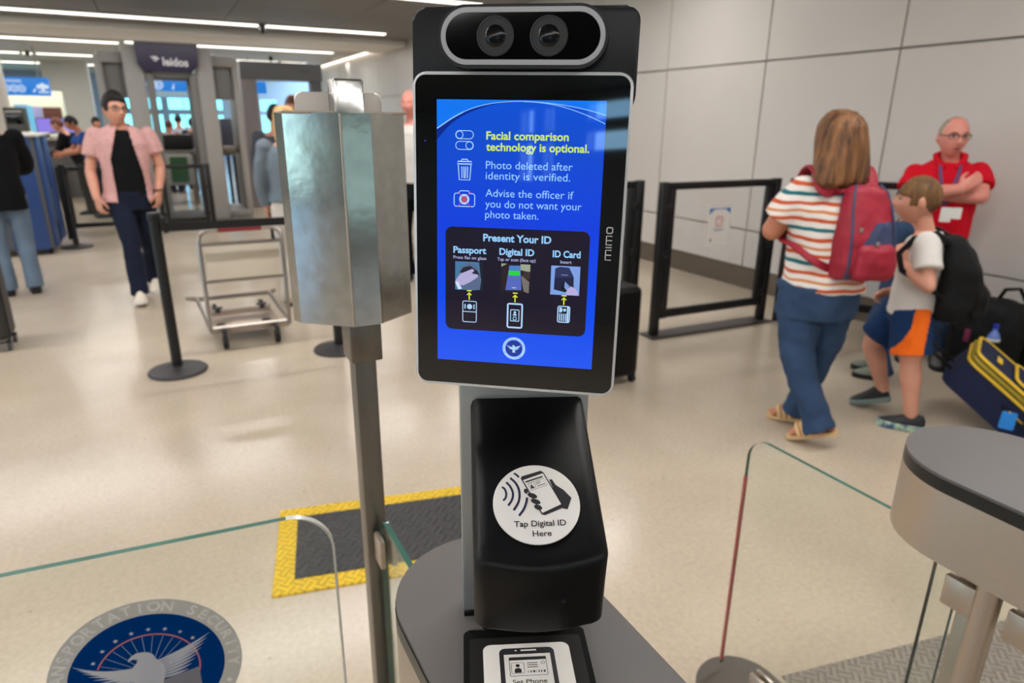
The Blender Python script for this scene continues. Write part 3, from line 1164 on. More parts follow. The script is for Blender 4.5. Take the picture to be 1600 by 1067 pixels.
b = MB(Msc)
b.flat(rrect(121.3 * mm, 88.2 * mm, 6 * mm, 8, (0, -36.2 * mm)), Z2)
panel = b.build('instruction_panel_graphic', dark, disp)
b = MB(Msc)
b.text('Present Your ID', 0.4 * mm, -3.0 * mm, 57.2 * mm, 5.9 * mm, 'C', Z3, 0.03)
for body, x, w_ in (('Passport', -39.6, 28.3), ('Digital ID', 0.5, 29.4), ('ID Card', 42.1, 23.0)):
    b.text(body, x * mm, -13.8 * mm, w_ * mm, 5.4 * mm, 'C', Z3, 0.03)
b.build('caption_text', pale, disp)
b = MB(Msc)
for body, x, w_ in (('Press flat on glass', -39.5, 28.4), ('Tap or scan (face up)', 0.3, 32.4), ('Insert', 41.9, 9.2)):
    b.text(body, x * mm, -18.9 * mm, w_ * mm, 2.7 * mm, 'C', Z3, 0.004)
b.build('small_text', scr_em('screen_lavender', (186, 190, 236)), disp)
b = MB(Msc)
for x in (-39.7, 0.1, 41.6):
    b.stroke(mmv([(x - 2.0, -45.9), (x + 2.0, -45.9)]), 0.9 * mm, Z3)
    b.stroke(mmv([(x, -53.7), (x, -48.2)]), 0.95 * mm, Z3)
    b.stroke(mmv([(x - 1.9, -49.6), (x, -47.5), (x + 1.9, -49.6)]), 0.85 * mm, Z3)
b.build('arrow_graphic', yel2, disp)
def doc_frame(x0, x1, y0, y1, w_):
    q = MB(Msc)
    q.stroke(rrect((x1 - x0) * mm, (y1 - y0) * mm, 1.3 * mm, 4, ((x0 + x1) / 2 * mm, (y0 + y1) / 2 * mm)), w_ * mm, Z3, True)
    return q


b = doc_frame(-45.3, -33.3, -73.2, -55.0, 0.7)
b.stroke(mmv([(-45.3, -64.2), (-33.3, -64.2)]), 0.7 * mm, Z3)
b.flat(mmv([(x - 39.3, y - 59.7) for x, y in circ(2.3, 24)]), Z3)
for xx in (-43.3, -35.4):
    b.stroke(mmv([(xx, -57.6), (xx, -61.8)]), 1.0 * mm, Z3)
b.build('passport_icon_graphic', palew, disp)
b = doc_frame(-6.0, 6.4, -75.8, -55.2, 1.4)
b.stroke(rrect(7.2 * mm, 9.8 * mm, 0.4 * mm, 2, (0.2 * mm, -65.2 * mm)), 0.7 * mm, Z3, True)
b.flat(mmv([(x + 0.2, y - 62.6) for x, y in circ(1.1, 18)]), Z3)
b.flat(mmv([(-1.6, -65.3), (2.0, -65.3), (1.5, -63.9), (-1.1, -63.9)]), Z3)
b.stroke(rrect(2.6 * mm, 2.6 * mm, 0.6 * mm, 3, (0.2 * mm, -67.8 * mm)), 0.6 * mm, Z3, True)
b.build('phone_icon_graphic', palew, disp)
b = doc_frame(36.9, 46.8, -68.6, -55.0, 0.9)
b.flat(mmv([(38.0, -56.0), (40.0, -56.0), (41.0, -58.0), (40.0, -60.2), (38.0, -60.2)]), Z3)
b.flat(mmv([(x + 42.6, y - 58.1) for x, y in circ(1.3, 18)]), Z3)
for xx in (38.6, 40.3, 42.0, 43.7):
    b.stroke(mmv([(xx, -61.2), (xx, -67.6)]), 0.9 * mm, Z3)
b.stroke(mmv([(45.3, -55.4), (45.3, -68.2)]), 1.5 * mm, Z3)
b.build('card_icon_graphic', palew, disp)


def pic(x0, y0, w_, h_, parts, name):
    o = None
    for i, (rgb, poly) in enumerate(parts):
        bb = MB(Msc)
        bb.flat([((x0 + px_ * w_) * mm, (y0 + py_ * h_) * mm) for px_, py_ in poly], Z3 + 0.00005 * i)
        o2 = bb.build(name if i == 0 else 'detail_picture', scr_em('pic_%s_%d' % (name, i), rgb), disp)
        o = o or o2
    return o


sq = [(0, 0), (1, 0), (1, 1), (0, 1)]
blob = lambda cx, cy, a, c_, n=16: [(cx + a * math.cos(2 * math.pi * i / n), cy + c_ * math.sin(2 * math.pi * i / n)) for i in range(n)]
pic(-52.1, -45.3, 24.0, 24.2, [((70, 120, 160), sq), ((24, 32, 48), [(0.75, 0), (1, 0), (1, 1), (0.86, 1), (0.92, 0.5), (0.8, 0.3)]), ((88, 104, 138), [(0.28, 0.02), (0.9, 0.02), (0.95, 0.4), (0.8, 0.85), (0.5, 0.97), (0.2, 0.8), (0.12, 0.5)]),
                                ((34, 36, 52), [(0.16, 0.62), (0.3, 0.8), (0.55, 0.86), (0.8, 0.7), (0.9, 0.52), (0.6, 0.6), (0.35, 0.6)]),
                                ((178, 170, 214), [(0.0, 0.3), (0.18, 0.56), (0.4, 0.66), (0.62, 0.76), (0.7, 0.7), (0.6, 0.6), (0.84, 0.56), (0.82, 0.48), (0.66, 0.36), (0.5, 0.26), (0.3, 0.16), (0.1, 0.18)]),
                                ((210, 222, 246), [(0, 0.26), (0.1, 0.3), (0.25, 0.04), (0.12, 0.0)])], 'passport_picture')
pic(-12.3, -45.5, 24.6, 24.4, [((38, 28, 34), sq), ((150, 160, 130), [(0.0, 0.88), (0.2, 1), (0, 1)]), ((156, 164, 142), [(0.66, 0.8), (1, 0.74), (1, 1), (0.66, 1)]), ((60, 48, 48), [(0.76, 0.52), (1, 0.5), (1, 0.76), (0.78, 0.76)]),
                                ((118, 112, 104), [(0.7, 0.62), (0.98, 0.4), (0.97, 0), (0.8, 0.06), (0.72, 0.4)]), ((86, 104, 190), [(0.16, 0.08), (0.72, 0.1), (0.66, 0.95), (0.28, 0.94)]),
                                ((70, 130, 196), [(0.28, 0.8), (0.65, 0.8), (0.64, 0.93), (0.29, 0.93)]), ((40, 210, 62), [(0.26, 0.6), (0.65, 0.6), (0.65, 0.77), (0.27, 0.77)]), ((180, 190, 230), [(0.38, 0.16), (0.54, 0.16), (0.54, 0.19), (0.38, 0.19)])], 'phone_picture')
pic(29.8, -45.3, 24.2, 24.4, [((124, 160, 226), sq), ((44, 50, 92), [(0.12, 0.18), (0.14, 0.9), (0.3, 0.97), (0.62, 0.95), (0.78, 0.66), (0.8, 0.2), (0.5, 0.1)]), ((30, 33, 62), [(0.13, 0.58), (0.79, 0.62), (0.8, 0.2), (0.5, 0.1), (0.12, 0.18)]),
                               ((120, 130, 180), [(0.36, 0.68), (0.58, 0.68), (0.58, 0.71), (0.36, 0.71)]), ((14, 16, 32), [(0.36, 0.2), (0.46, 0.5), (0.54, 0.5), (0.56, 0.14)]),
                               ((120, 150, 220), [(0.48, 0.26), (0.49, 0.48), (0.66, 0.32), (0.58, 0.16)]), ((184, 172, 220), [(0.54, 0.02), (0.58, 0.2), (0.7, 0.32), (0.86, 0.24), (0.95, 0.14), (0.95, 0.02)])], 'card_picture')

Mseal = Msc @ Matrix.Translation((0.2 * mm, -94.4 * mm, 0))
b = MB(Mseal)
ring(b, 7.6 * mm, 9.9 * mm, Z3, 48)
sl = b.build('round_seal_graphic', palew, disp)
b = MB(Mseal)
b.flat(circ(7.0 * mm, 40), Z3)
b.build('seal_disc_graphic', scr_em('screen_seal_navy', (14, 52, 150)), disp)
b = MB(Mseal)
eagle(b, 0.066 * mm, Z4)
b.build('seal_eagle_graphic', palew, disp)
b = MB(Mseal)
for i, ch in enumerate('TRANSPORTATION SECURITY \u2022 ADMINISTRATION \u2022 '):
    if ch != ' ':
        a = R(-94 + 8.75 * i)
        b.text(ch, 8.15 * mm * math.sin(a), 8.15 * mm * math.cos(a), cap=1.15 * mm, align='C', z=Z4, rot=-a)
b.build('seal_text', scr_em('screen_seal_ink', (40, 90, 190)), disp)

b = MB(Msc @ Matrix.Translation((78.4 * mm, -14.4 * mm, 0.0011)) @ Matrix.Rotation(R(90), 4, 'Z'))
for seg in ([(0, 0), (0, 4.6), (8.0, 4.6), (8.0, 0)], [(4.0, 4.6), (4.0, 0)], [(10.2, 0), (10.2, 4.9)], [(12.4, 0), (12.4, 4.6), (19.4, 4.6), (19.4, 0)], [(15.9, 4.6), (15.9, 0)]):
    b.stroke(mmv(seg), 0.95 * mm, 0)
b.stroke(rrect(4.6 * mm, 4.6 * mm, 1.2 * mm, 4, (24.0 * mm, 2.3 * mm)), 0.95 * mm, 0, True)
b.build('maker_lettering', mat('grey_print', (188, 186, 186), 0.5), gl)
b = MB(Msc)
b.flat(mmv([(x - 77.7, y + 76.3) for x, y in circ(0.5, 12)]), 0.0011)
b.build('status_lamp', emis('blue_led', (70, 60, 255), 1.2), gl)

# ---- camera head above the screen
b = MB(Msc)
b.prism(rrect(0.1785, 0.0740, 0.0105, 8, (0.0002, 0.1405)), -0.034, -0.0045, 0.002)
head = b.build('camera_head', navyp, kio, smooth=45)
b = MB(Msc)
pc = (0.0012, 0.1535)
PW, PH = 0.1305, 0.0452
b.prism(rrect(PW, PH, PH / 2 - 0.0001, 14, pc), -0.006, 0.0100, 0.0015)
hous = b.build('lens_housing', blackp, kio, smooth=45)
b = MB(Msc)
o_ = rrect(PW - 0.0045, PH - 0.0045, (PH - 0.0045) / 2 - 0.0001, 14, pc)
i_ = rrect(PW - 0.0118, PH - 0.0118, (PH - 0.0118) / 2 - 0.0001, 14, pc)
k = len(o_)
for z in (0.0107,):
    b.add([(*p, z) for p in o_] + [(*p, z) for p in i_] + [(*p, 0.009) for p in o_] + [(*p, 0.009) for p in i_],
          [[j, (j + 1) % k, k + (j + 1) % k, k + j] for j in range(k)] + [[2 * k + j, 2 * k + (j + 1) % k, (j + 1) % k, j] for j in range(k)] + [[k + j, k + (j + 1) % k, 3 * k + (j + 1) % k, 3 * k + j] for j in range(k)])
b.build('light_ring', mat('grey_ring', (160, 163, 168), 0.28, 0.0), hous)
b = MB(Msc)
b.prism(rrect(PW - 0.0118, PH - 0.0118, (PH - 0.0118) / 2 - 0.0001, 14, pc), 0.008, 0.0103)
b.build('cover_glass', mat('black_cover', (5, 5, 6), 0.07, 0, 0.12), hous)
for lx in (-0.0192, 0.0218):
    Ml_ = Msc @ Matrix.Translation((lx, 0.1536, 0.0104))
    b = MB(Ml_)
    b.lathe([(0.0145, 0.0), (0.0144, 0.0006), (0.0132, 0.0008), (0.0128, 0.0003), (0.0086, -0.0002 + 0.0003), (0.0082, 0.0002)], 40)
    le = b.build('lens', mat('lens_barrel', (50, 50, 52), 0.5, 0, 0.3), hous)
    b = MB(Ml_)
    b.lathe([(0.0082, 0.0001), (0.0074, 0.0007), (0.0052, 0.0013), (0.0025, 0.0017), (0.0001, 0.0018)], 32)
    b.build('front_element', mat('lens_glass', (12, 12, 15), 0.16, 0, 0.3), le)

# ---- document reader hood on the column
b = MB(Mk)


def hood(x0, x1, n, z, r, k=6):
    return n, z


def hood_ring(w, n0, n1, z, zf, bow=0.006, r=0.012):
    """Horizontal section of the hood: back edge n0, front edge n1 (bowed), rounded corners."""
    pts = []
    for i in range(7):
        a = R(90 * i / 6)
        pts.append((w / 2 - r + r * math.sin(a) * 1, n1 - r + r * math.cos(a)))
    right = pts[::1]
    P = [(-w / 2, n0)] + [(-p[0], p[1]) for p in right[::-1]]
    m_ = 7
    front = []
    for i in range(1, m_):
        t = i / m_
        x = -(w / 2 - r) + (w - 2 * r) * t
        front.append((x, n1 + bow * math.sin(math.pi * t)))
    P += front + right + [(w / 2, n0)]
    out = []
    for x, n_ in P:
        f = max(0.0, (n_ - n0) / max(1e-6, n1 - n0))
        out.append((x, n_, z + (zf - z) * f))
    return out


W0 = 0.1125
rings = [hood_ring(W0 - 0.016, 0.002, 0.118, 0.120, 0.1020, 0.004),
         hood_ring(W0 - 0.003, 0.001, 0.139, 0.116, 0.1030, 0.006),
         hood_ring(W0, 0.000, 0.1435, 0.118, 0.1085, 0.007),
         hood_ring(W0, 0.000, 0.1485, 0.19, 0.150, 0.007),
         hood_ring(W0, 0.000, 0.1525, 0.252, 0.1740, 0.006),
         hood_ring(W0 - 0.004, 0.000, 0.1515, 0.2575, 0.1785, 0.0055),
         hood_ring(W0 - 0.012, 0.002, 0.1490, 0.2605, 0.1815, 0.005),
         hood_ring(W0 - 0.026, 0.006, 0.1430, 0.2612, 0.1835, 0.004)]
b.loft(rings)
reader = thing('document_reader', 'matte black sloping card reader hood under the screen with a round white sticker', 'card reader', tuple(KO + V((0, 0, 0.008))))
hd = b.build('hood', blackm, reader, smooth=40)
b = MB(Mk)
b.box((0.0, 0.0145, 0.063), (0.096, 0.027, 0.124), 0.004)
b.build('support', blackm, reader)
b = MB(Mk)
b.cyl((0.018, 0.150, 0.140), (0.018, 0.1535, 0.1405), 0.0022, n=16)
b.build('front_screw', blackp, hd)
# sloping sticker
p0, p1 = V((0, 0.006, 0.2612)), V((0, 0.143, 0.1835))
tdir = (p1 - p0).normalized()
ndir = V((1, 0, 0)).cross(-tdir)
ndir = ndir if ndir.z > 0 else -ndir
cst = p0 + tdir * 0.1155 + ndir * 0.0028 + V((-0.001, 0, 0))
Mst = Mk @ Matrix(((1, -tdir.x, ndir.x, cst.x), (0, -tdir.y, ndir.y, cst.y), (0, -tdir.z, ndir.z, cst.z), (0, 0, 0, 1)))
SR = 0.0378
b = MB(Mst)
b.prism(circ(SR, 56), -0.0015, 0.0)
stick = b.build('tap_sticker', white_print, reader)
tag(stick, 'white round sticker showing a hand holding a phone')
SS = SR / 530.0          # drawing units: 1060 wide ellipse in the picture -> circle
kyy = 1060 / 820


def sp(L_):
    return [((x - 792) * SS, -(y - 530) * SS * kyy) for x, y in L_]


b = MB(Mst)
b.flat(sp([(620, 262), (640, 240), (880, 184), (915, 205), (1110, 555), (1108, 585), (880, 658), (840, 648)]), 0.0003)
b.flat(sp([(975, 285), (1010, 282), (1050, 345), (1140, 400), (1226, 488), (1160, 605), (1095, 590)]), 0.0003)
for cx, cy, a_ in ((672, 405, 24), (748, 455, 58), (782, 518, 58), (806, 578, 48)):
    L_ = [(cx + a_ * math.cos(t) - 10 * math.sin(t) * 0.3, cy + 26 * math.sin(t) + a_ * 0.25 * math.cos(t)) for t in [2 * math.pi * i / 20 for i in range(20)]]
    b.flat(sp(L_), 0.0009)
b.text('Tap Digital ID', (812 - 792) * SS, -(765 - 530) * SS * kyy, 620 * SS, 58 * SS * kyy, 'C', 0.0004, 0.012)
b.text('Here', (825 - 792) * SS, -(862 - 530) * SS * kyy, 225 * SS, 54 * SS * kyy, 'C', 0.0004, 0.012)
b.build('hand_print', dark_print, stick)
b = MB(Mst)
b.flat(sp([(648, 285), (905, 215), (1090, 552), (850, 635)]), 0.0006)
b.build('phone_face_print', white_print, stick)
b = MB(Mst)
b.flat(sp([(672, 300), (890, 245), (900, 258), (682, 315)]), 0.0008)
b.stroke(sp([(700, 325), (910, 270), (945, 345), (735, 400)]), 0.0003, 0.0008, True)
b.stroke(sp([(712, 330), (780, 312), (800, 365), (738, 384)]), 0.0003, 0.0008, True)
b.flat(sp([(735, 352), (748, 330), (760, 350), (780, 362), (784, 372), (742, 382)]), 0.0008)
for i in range(4):
    b.stroke(sp([(800, 312 + i * 9), (862, 296 + i * 9)]), 0.00025, 0.0008)
b.stroke(sp([(820, 356), (925, 328)]), 0.0006, 0.0008)
b.build('card_print', dark_print, stick)
b = MB(Mst)
for pts, w_ in (([(382, 350), (415, 375), (430, 420), (420, 465), (388, 495)], 24), ([(438, 300), (485, 350), (512, 420), (495, 490), (446, 548)], 25), ([(492, 255), (560, 320), (592, 410), (575, 510), (508, 598)], 26), ([(540, 205), (575, 225), (600, 252)], 25), ([(682, 470), (668, 520), (630, 590), (568, 655)], 26)):
    q = arc_pts([(x, y) for x, y in pts])
    b.stroke(sp([(x / mm, y / mm) for x, y in q]), w_ * SS * 1.1, 0.0004)
b.build('wave_print', navy_print, stick)

# ---- phone tray let into the worktop
b = MB(Mk)
b.prism(rrect(0.128, 0.17, 0.006, 5, (-0.003, 0.116)), 0.0003, 0.0055, 0.0015)
b2 = thing('phone_tray', 'black recessed tray on the worktop with a white phone placard', 'tray', tuple(K(-0.003, 0.116, 0.0)))
b.build('tray_frame', mat('tray_black', (6, 6, 6), 0.6, 0, 0.1), b2)
b = MB(Mk)
b.prism(rrect(0.116, 0.150, 0.004, 5, (-0.003, 0.119)), 0.0056, 0.0060)
b.build('tray_floor', mat('ribbed_black', (30, 28, 26), 0.5, 0, 0.15, var=0.2, vscale=300, stretch=(1, 8, 1)), b2)
Mt = Mk @ Matrix.Translation((-0.003, 0.0555, 0.0062)) @ Matrix(((1, 0, 0, 0), (0, -1, 0, 0), (0, 0, 1, 0), (0, 0, 0, 1)))
b = MB(Mt)
b.prism(rrect(0.0885, 0.13, 0.008, 6, (0.0, -0.065)), 0.0, 0.0012)
pl = b.build('placard', white_print, b2)
tag(pl, 'white placard showing where to set a phone')
b = MB(Mt)
o_ = rrect(0.056, 0.12, 0.006, 5, (0.0, -0.066))
i_ = [(-0.0235, -0.0145), (-0.0235, -0.118), (0.0235, -0.118), (0.0235, -0.0145)]
b.flat(o_, 0.0014)
b.build('phone_outline_print', dark_print, pl)
b = MB(Mt)
b.flat([(-0.0235, -0.118), (0.0235, -0.118), (0.0235, -0.0145), (-0.0235, -0.0145)], 0.0016)
b.stroke([(-0.006, -0.0095), (0.010, -0.0095)], 0.002, 0.0016)
b.flat(circ(0.001, 12, (-0.011, -0.0095)), 0.0016)
b.build('phone_face_print', white_print, pl)
b = MB(Mt)
b.flat([(-0.0185, -0.0225), (0.0185, -0.0225), (0.0185, -0.0185), (-0.0185, -0.0185)], 0.0018)
b.stroke(rrect(0.037, 0.0235, 0.001, 2, (0, -0.0305)), 0.0005, 0.0018, True)
b.stroke(rrect(0.0125, 0.0135, 0.001, 2, (-0.0105, -0.0325)), 0.0004, 0.0018, True)
b.flat(circ(0.0021, 14, (-0.0105, -0.0295)), 0.0018)
b.flat([(-0.0140, -0.0385), (-0.0070, -0.0385), (-0.0072, -0.0340), (-0.0090, -0.0325), (-0.0120, -0.0325), (-0.0138, -0.0340)], 0.0018)
for i in range(3):
    b.stroke([(-0.001, -0.0265 - i * 0.0027), (0.0095, -0.0265 - i * 0.0027)], 0.0009, 0.0018)
b.stroke(circ(0.0017, 18, (0.0150, -0.0265)), 0.0005, 0.0018, True)
for i, w_ in enumerate((1, 2, 3, 1, 2, 2, 3)):
    b.stroke([(-0.001 + i * 0.0026, -0.0375), (-0.001 + i * 0.0026 + w_ * 0.0006, -0.0375)], 0.0026, 0.0018)
b.text('Set Phone', 0.0, -0.0515, 0.0335, 0.0046, 'C', 0.0018, 0.008)
b.text('Here', 0.0, -0.0600, 0.0160, 0.0046, 'C', 0.0018, 0.008)
b.build('card_print', dark_print, pl)

# ------------------------------------------------------------------ steel pole with the folded sheet-metal sign housing
px_, py_ = 0.272, 1.085
pole = thing('sign_pole', 'square stainless pole behind the kiosk carrying a folded steel sign housing', 'pole', (px_, py_, 0))
b = MB()
b.box((px_, py_, 0.67), (0.038, 0.038, 1.08), 0.002)
b.build('pole', steel_dk, pole)
b = MB()
b.box((px_ + 0.001, py_ - 0.002, 1.166), (0.055, 0.055, 0.075), 0.003)
b.build('sleeve', steel_dk, pole)
b = MB()
b.box((px_ + 0.002, py_ + 0.002, 1.40), (0.046, 0.042, 0.36), 0.003)
b.build('top_post', galv, pole)
pr = MB()
out = [(0.1705, 1.128), (0.1790, 1.106), (0.247, 1.048), (0.2525, 1.0435), (0.2985, 1.0435), (0.3035, 1.048), (0.3660, 1.088), (0.3660, 1.1), (0.3035, 1.062), (0.249, 1.062), (0.1850, 1.118), (0.178, 1.134)]
pr.prism(out, 1.197, 1.531)
pr.build('sign_housing', galv, pole, smooth=25)
b = MB()
for p, q in (((0.249, 1.0435), (0.249, 1.0435)), ):
    b.tube([(0.2515, 1.0425, 1.198), (0.2515, 1.0425, 1.530)], 0.0016, 8)
b.box((0.27, 1.098, 1.5315), (0.192, 0.05, 0.004), 0.001)
b.build('seam', steel, pole)
b = MB(frame((0.272, 1.128, 1.44), (1, -0.12, 0), (0, 0, 1)))
b.prism(rrect(0.135, 0.245, 0.012, 6), -0.006, 0.006, 0.002)
b.build('sign_board', mat('white_board', (228, 220, 210), 0.5), pole)

# ------------------------------------------------------------------ anti-fatigue mat with a yellow chequered border
ma = R(-12)
MX, MY = V((math.cos(ma), math.sin(ma), 0)), V((-math.sin(ma), math.cos(ma), 0))
M0 = V((0.141, 1.991, 0.0))
Mm = Matrix(((MX.x, MY.x, 0, M0.x), (MX.y, MY.y, 0, M0.y), (0, 0, 1, 0), (0, 0, 0, 1)))


def checker_mat(name, rgb, sc, rot):
    m = mat(name, rgb, 0.55, var=0.05, vscale=5)
    nt = m.node_tree
    tc = nt.nodes.new('ShaderNodeTexCoord')
    mp = nt.nodes.new('ShaderNodeMapping')
    mp.inputs['Rotation'].default_value = (0, 0, rot)
    ck = nt.nodes.new('ShaderNodeTexChecker')
    ck.inputs['Scale'].default_value = sc
    ck.inputs['Color1'].default_value = (0, 0, 0, 1)
    ck.inputs['Color2'].default_value = (1, 1, 1, 1)
    wa = nt.nodes.new('ShaderNodeTexWave')
    wa.inputs['Scale'].default_value = sc * 0.55
    wa.bands_direction = 'X'
    wb2 = nt.nodes.new('ShaderNodeTexWave')
    wb2.inputs['Scale'].default_value = sc * 0.55
    wb2.bands_direction = 'Y'
    mw_ = nt.nodes.new('ShaderNodeMixRGB')
    nt.links.new(mp.outputs[0], wa.inputs['Vector'])
    nt.links.new(mp.outputs[0], wb2.inputs['Vector'])
    nt.links.new(ck.outputs['Fac'], mw_.inputs[0])
    nt.links.new(wa.outputs['Fac'], mw_.inputs[1])
    nt.links.new(wb2.outputs['Fac'], mw_.inputs[2])
    old_ = nt.nodes['Principled BSDF'].inputs['Base Color'].links[0].from_socket
    gr_ = nt.nodes.new('ShaderNodeValToRGB')          # darker tone in the grooves
    gr_.color_ramp.elements[0].color = (0.62, 0.60, 0.56, 1)
    gr_.color_ramp.elements[1].position = 0.55
    mu_ = nt.nodes.new('ShaderNodeMixRGB')
    mu_.blend_type = 'MULTIPLY'
    mu_.inputs[0].default_value = 1.0
    nt.links.new(mw_.outputs[0], gr_.inputs[0])
    nt.links.new(old_, mu_.inputs[1])
    nt.links.new(gr_.outputs[0], mu_.inputs[2])
    nt.links.new(mu_.outputs[0], nt.nodes['Principled BSDF'].inputs['Base Color'])
    bp = nt.nodes.new('ShaderNodeBump')
    bp.inputs['Strength'].default_value = 0.9
    bp.inputs['Distance'].default_value = 0.006
    nt.links.new(tc.outputs['Object'], mp.inputs[0])
    nt.links.new(mp.outputs[0], ck.inputs['Vector'])
    nt.links.new(mw_.outputs[0], bp.inputs['Height'])
    nt.links.new(bp.outputs[0], nt.nodes['Principled BSDF'].inputs['Normal'])
    return m


mt = thing('floor_mat', 'dark ribbed standing mat with a wide yellow border on the floor', 'mat', tuple(M0 + MX * 0.43 + MY * 0.26))
MLN, MW_, BW = 0.86, 0.535, 0.07
b = MB(Mm)
b.prism([(0, 0), (MLN, 0), (MLN, MW_), (0, MW_)], 0.0, 0.009, 0.004)
b.build('border', checker_mat('yellow_rubber', (238, 196, 34), 26, R(45)), mt)
b = MB(Mm)
b.prism([(BW, BW), (MLN - BW, BW), (MLN - BW, MW_ - BW), (BW, MW_ - BW)], 0.002, 0.012, 0.003)
b.build('pad', checker_mat('charcoal_rubber', (56, 54, 56), 22, R(45)), mt)
# diamond plate floor panel at the lower right
b = MB()
b.prism([(1.40, 0.0), (3.2, 0.0), (3.2, 0.62), (1.40, 0.98)], 0.0, 0.004)
pm = tag(b.build('floor_plate', checker_mat('diamond_plate', (150, 140, 130), 30, R(45)), loc=(1.9, 0.5, 0)), 'embossed grey diamond pattern floor plate beside the right cabinet', 'floor plate')

# ------------------------------------------------------------------ swing-gate barriers by the wall
def gate_frame(label, A, B_, zt, has_gate=True, paper=False, plate=True):
    A, B_ = V((*A, 0)), V((*B_, 0))
    d = (B_ - A).normalized()
    n_ = V((-d.y, d.x, 0))
    rotm = Matrix(((d.x, n_.x, 0), (d.y, n_.y, 0), (0, 0, 1)))
    t = thing('swing_gate', label, 'gate', tuple((A + B_) / 2), 'black framed swing gates')
    L_ = (B_ - A).length
    for P in (A, B_):
        b = MB()
        b.box(P + V((0, 0, zt / 2)), (0.062, 0.05, zt), 0.004, rotm)
        b.build('post', blackmetal, t)
    if plate:
        b = MB()
        b.box((A + B_) / 2 + V((0, 0, 0.006)), (L_ + 0.13, 0.17, 0.012), 0.003, rotm)
        b.build('base_plate', mat('worn_black_plate', (66, 62, 60), 0.4, 0.3), t)
    b = MB()
    i0, i1 = A + d * 0.068, B_ - d * 0.068
    for P in (i0, i1):
        b.box(P + V((0, 0, 0.135 + (zt - 0.15) / 2)), (0.055, 0.035, zt - 0.15), 0.003, rotm)
    b.box((A + B_) / 2 + V((0, 0, zt - 0.03)), (L_ - 0.08, 0.036, 0.05), 0.003, rotm)
    b.box((A + B_) / 2 + V((0, 0, 0.17)), (L_ - 0.1, 0.036, 0.06), 0.003, rotm)
    b.build('gate_frame', blackmetal, t)
    for P in (A + d * 0.034, B_ - d * 0.034):
        for z in (0.25, 0.62, 0.95):
            if z < zt - 0.06:
                b = MB()
                b.box(P + V((0, 0, z)), (0.05, 0.056, 0.05), 0.006, rotm)
                b.build('hinge', mat('black_hinge', (26, 26, 27), 0.35), t)
    b = MB()
    b.box((A + B_) / 2 + V((0, 0, 0.66)), (L_ - 0.18, 0.006, 0.92), 0.0, rotm)
    b.build('clear_panel', glass_mat('acrylic', (0.95, 0.955, 0.955)), t)
    return t, d, n_


g1, gd, gn = gate_frame('black framed swing gate with a white paper notice on its clear panel', (3.13, 3.71), (4.185, 3.67), 1.13)
# taped notice
pc_ = V((3.65, 3.69, 0.80)) - gn * 0.006
Mp = frame(pc_, gd, (0, 0, 1))
nt_ = thing('paper_notice', 'white paper notice with a red mark taped inside the swing gate', 'notice', tuple(pc_))
b = MB(Mp)
b.prism(rrect(0.215, 0.28, 0.002, 2), 0.0, 0.0015)
b.build('sheet', white_print, nt_)
b = MB(Mp)
b.flat([(-0.1, 0.105), (-0.06, 0.118), (0.0, 0.122), (0.06, 0.118), (0.1, 0.105), (0.1, 0.128), (-0.1, 0.128)], 0.002)
b.flat([(-0.1, 0.085), (-0.1, 0.128), (-0.04, 0.128)], 0.0021)
b.flat([(0.1, 0.085), (0.1, 0.128), (0.04, 0.128)], 0.0021)
b.build('header_print', mat('notice_blue', (70, 120, 180), 0.5), nt_)
b = MB(Mp)
b.stroke(rrect(0.062, 0.07, 0.012, 4, (0.0, 0.03)), 0.008, 0.002, True)
b.stroke([(-0.018, 0.048), (0.012, 0.048), (0.018, 0.03), (0.0, 0.012), (-0.018, 0.012)], 0.006, 0.002)
b.build('symbol_print', mat('notice_red', (206, 108, 104), 0.5), nt_)
b = MB(Mp)
for y, w_ in ((-0.025, 0.1), (-0.036, 0.085)):
    b.stroke([(-w_ / 2, y), (w_ / 2, y)], 0.005, 0.002)
b.flat(circ(0.011, 16, (-0.068, -0.105)), 0.002)
b.build('line_print', mat('notice_ink', (120, 132, 160), 0.5), nt_)
gate_frame('black framed swing gate half hidden behind the touch screen', (2.02, 4.10), (3.06, 3.90), 1.13, plate=False)
gate_frame('black framed swing gate behind the woman with the red backpack', (4.30, 3.60), (4.86, 2.95), 1.13, plate=False)

# black barrier frames in front of the body scanner
gate_frame('low black barrier frame left of the man in the pink shirt', (-1.14, 10.45), (-0.12, 10.5), 0.93, plate=False)
gate_frame('low black barrier frame in front of the body scanner', (-0.02, 10.5), (0.62, 10.5), 0.93, plate=False)


# ------------------------------------------------------------------ belt stanchions
def stanchion(x, y, label):
    t = thing('belt_stanchion', label, 'stanchion', (x, y, 0), 'belt stanchions')
    b = MB()
    b.lathe([(0.001, 0.0), (0.17, 0.0), (0.174, 0.008), (0.168, 0.018), (0.09, 0.033), (0.045, 0.045), (0.001, 0.046)], 44, (x, y, 0))
    b.build('base', mat('stanchion_base', (40, 38, 39), 0.45), t)
    b = MB()
    b.lathe([(0.001, 0.04), (0.031, 0.04), (0.031, 0.955), (0.001, 0.955)], 28, (x, y, 0))
    b.build('post', blackmetal, t)
    b = MB()
    b.lathe([(0.001, 0.952), (0.036, 0.952), (0.037, 0.958), (0.037, 0.992), (0.034, 0.999), (0.001, 1.0)], 28, (x, y, 0))
    b.box((x + 0.04, y, 0.93), (0.03, 0.05, 0.08), 0.004)
    b.build('belt_head', blackp, t)
    return t


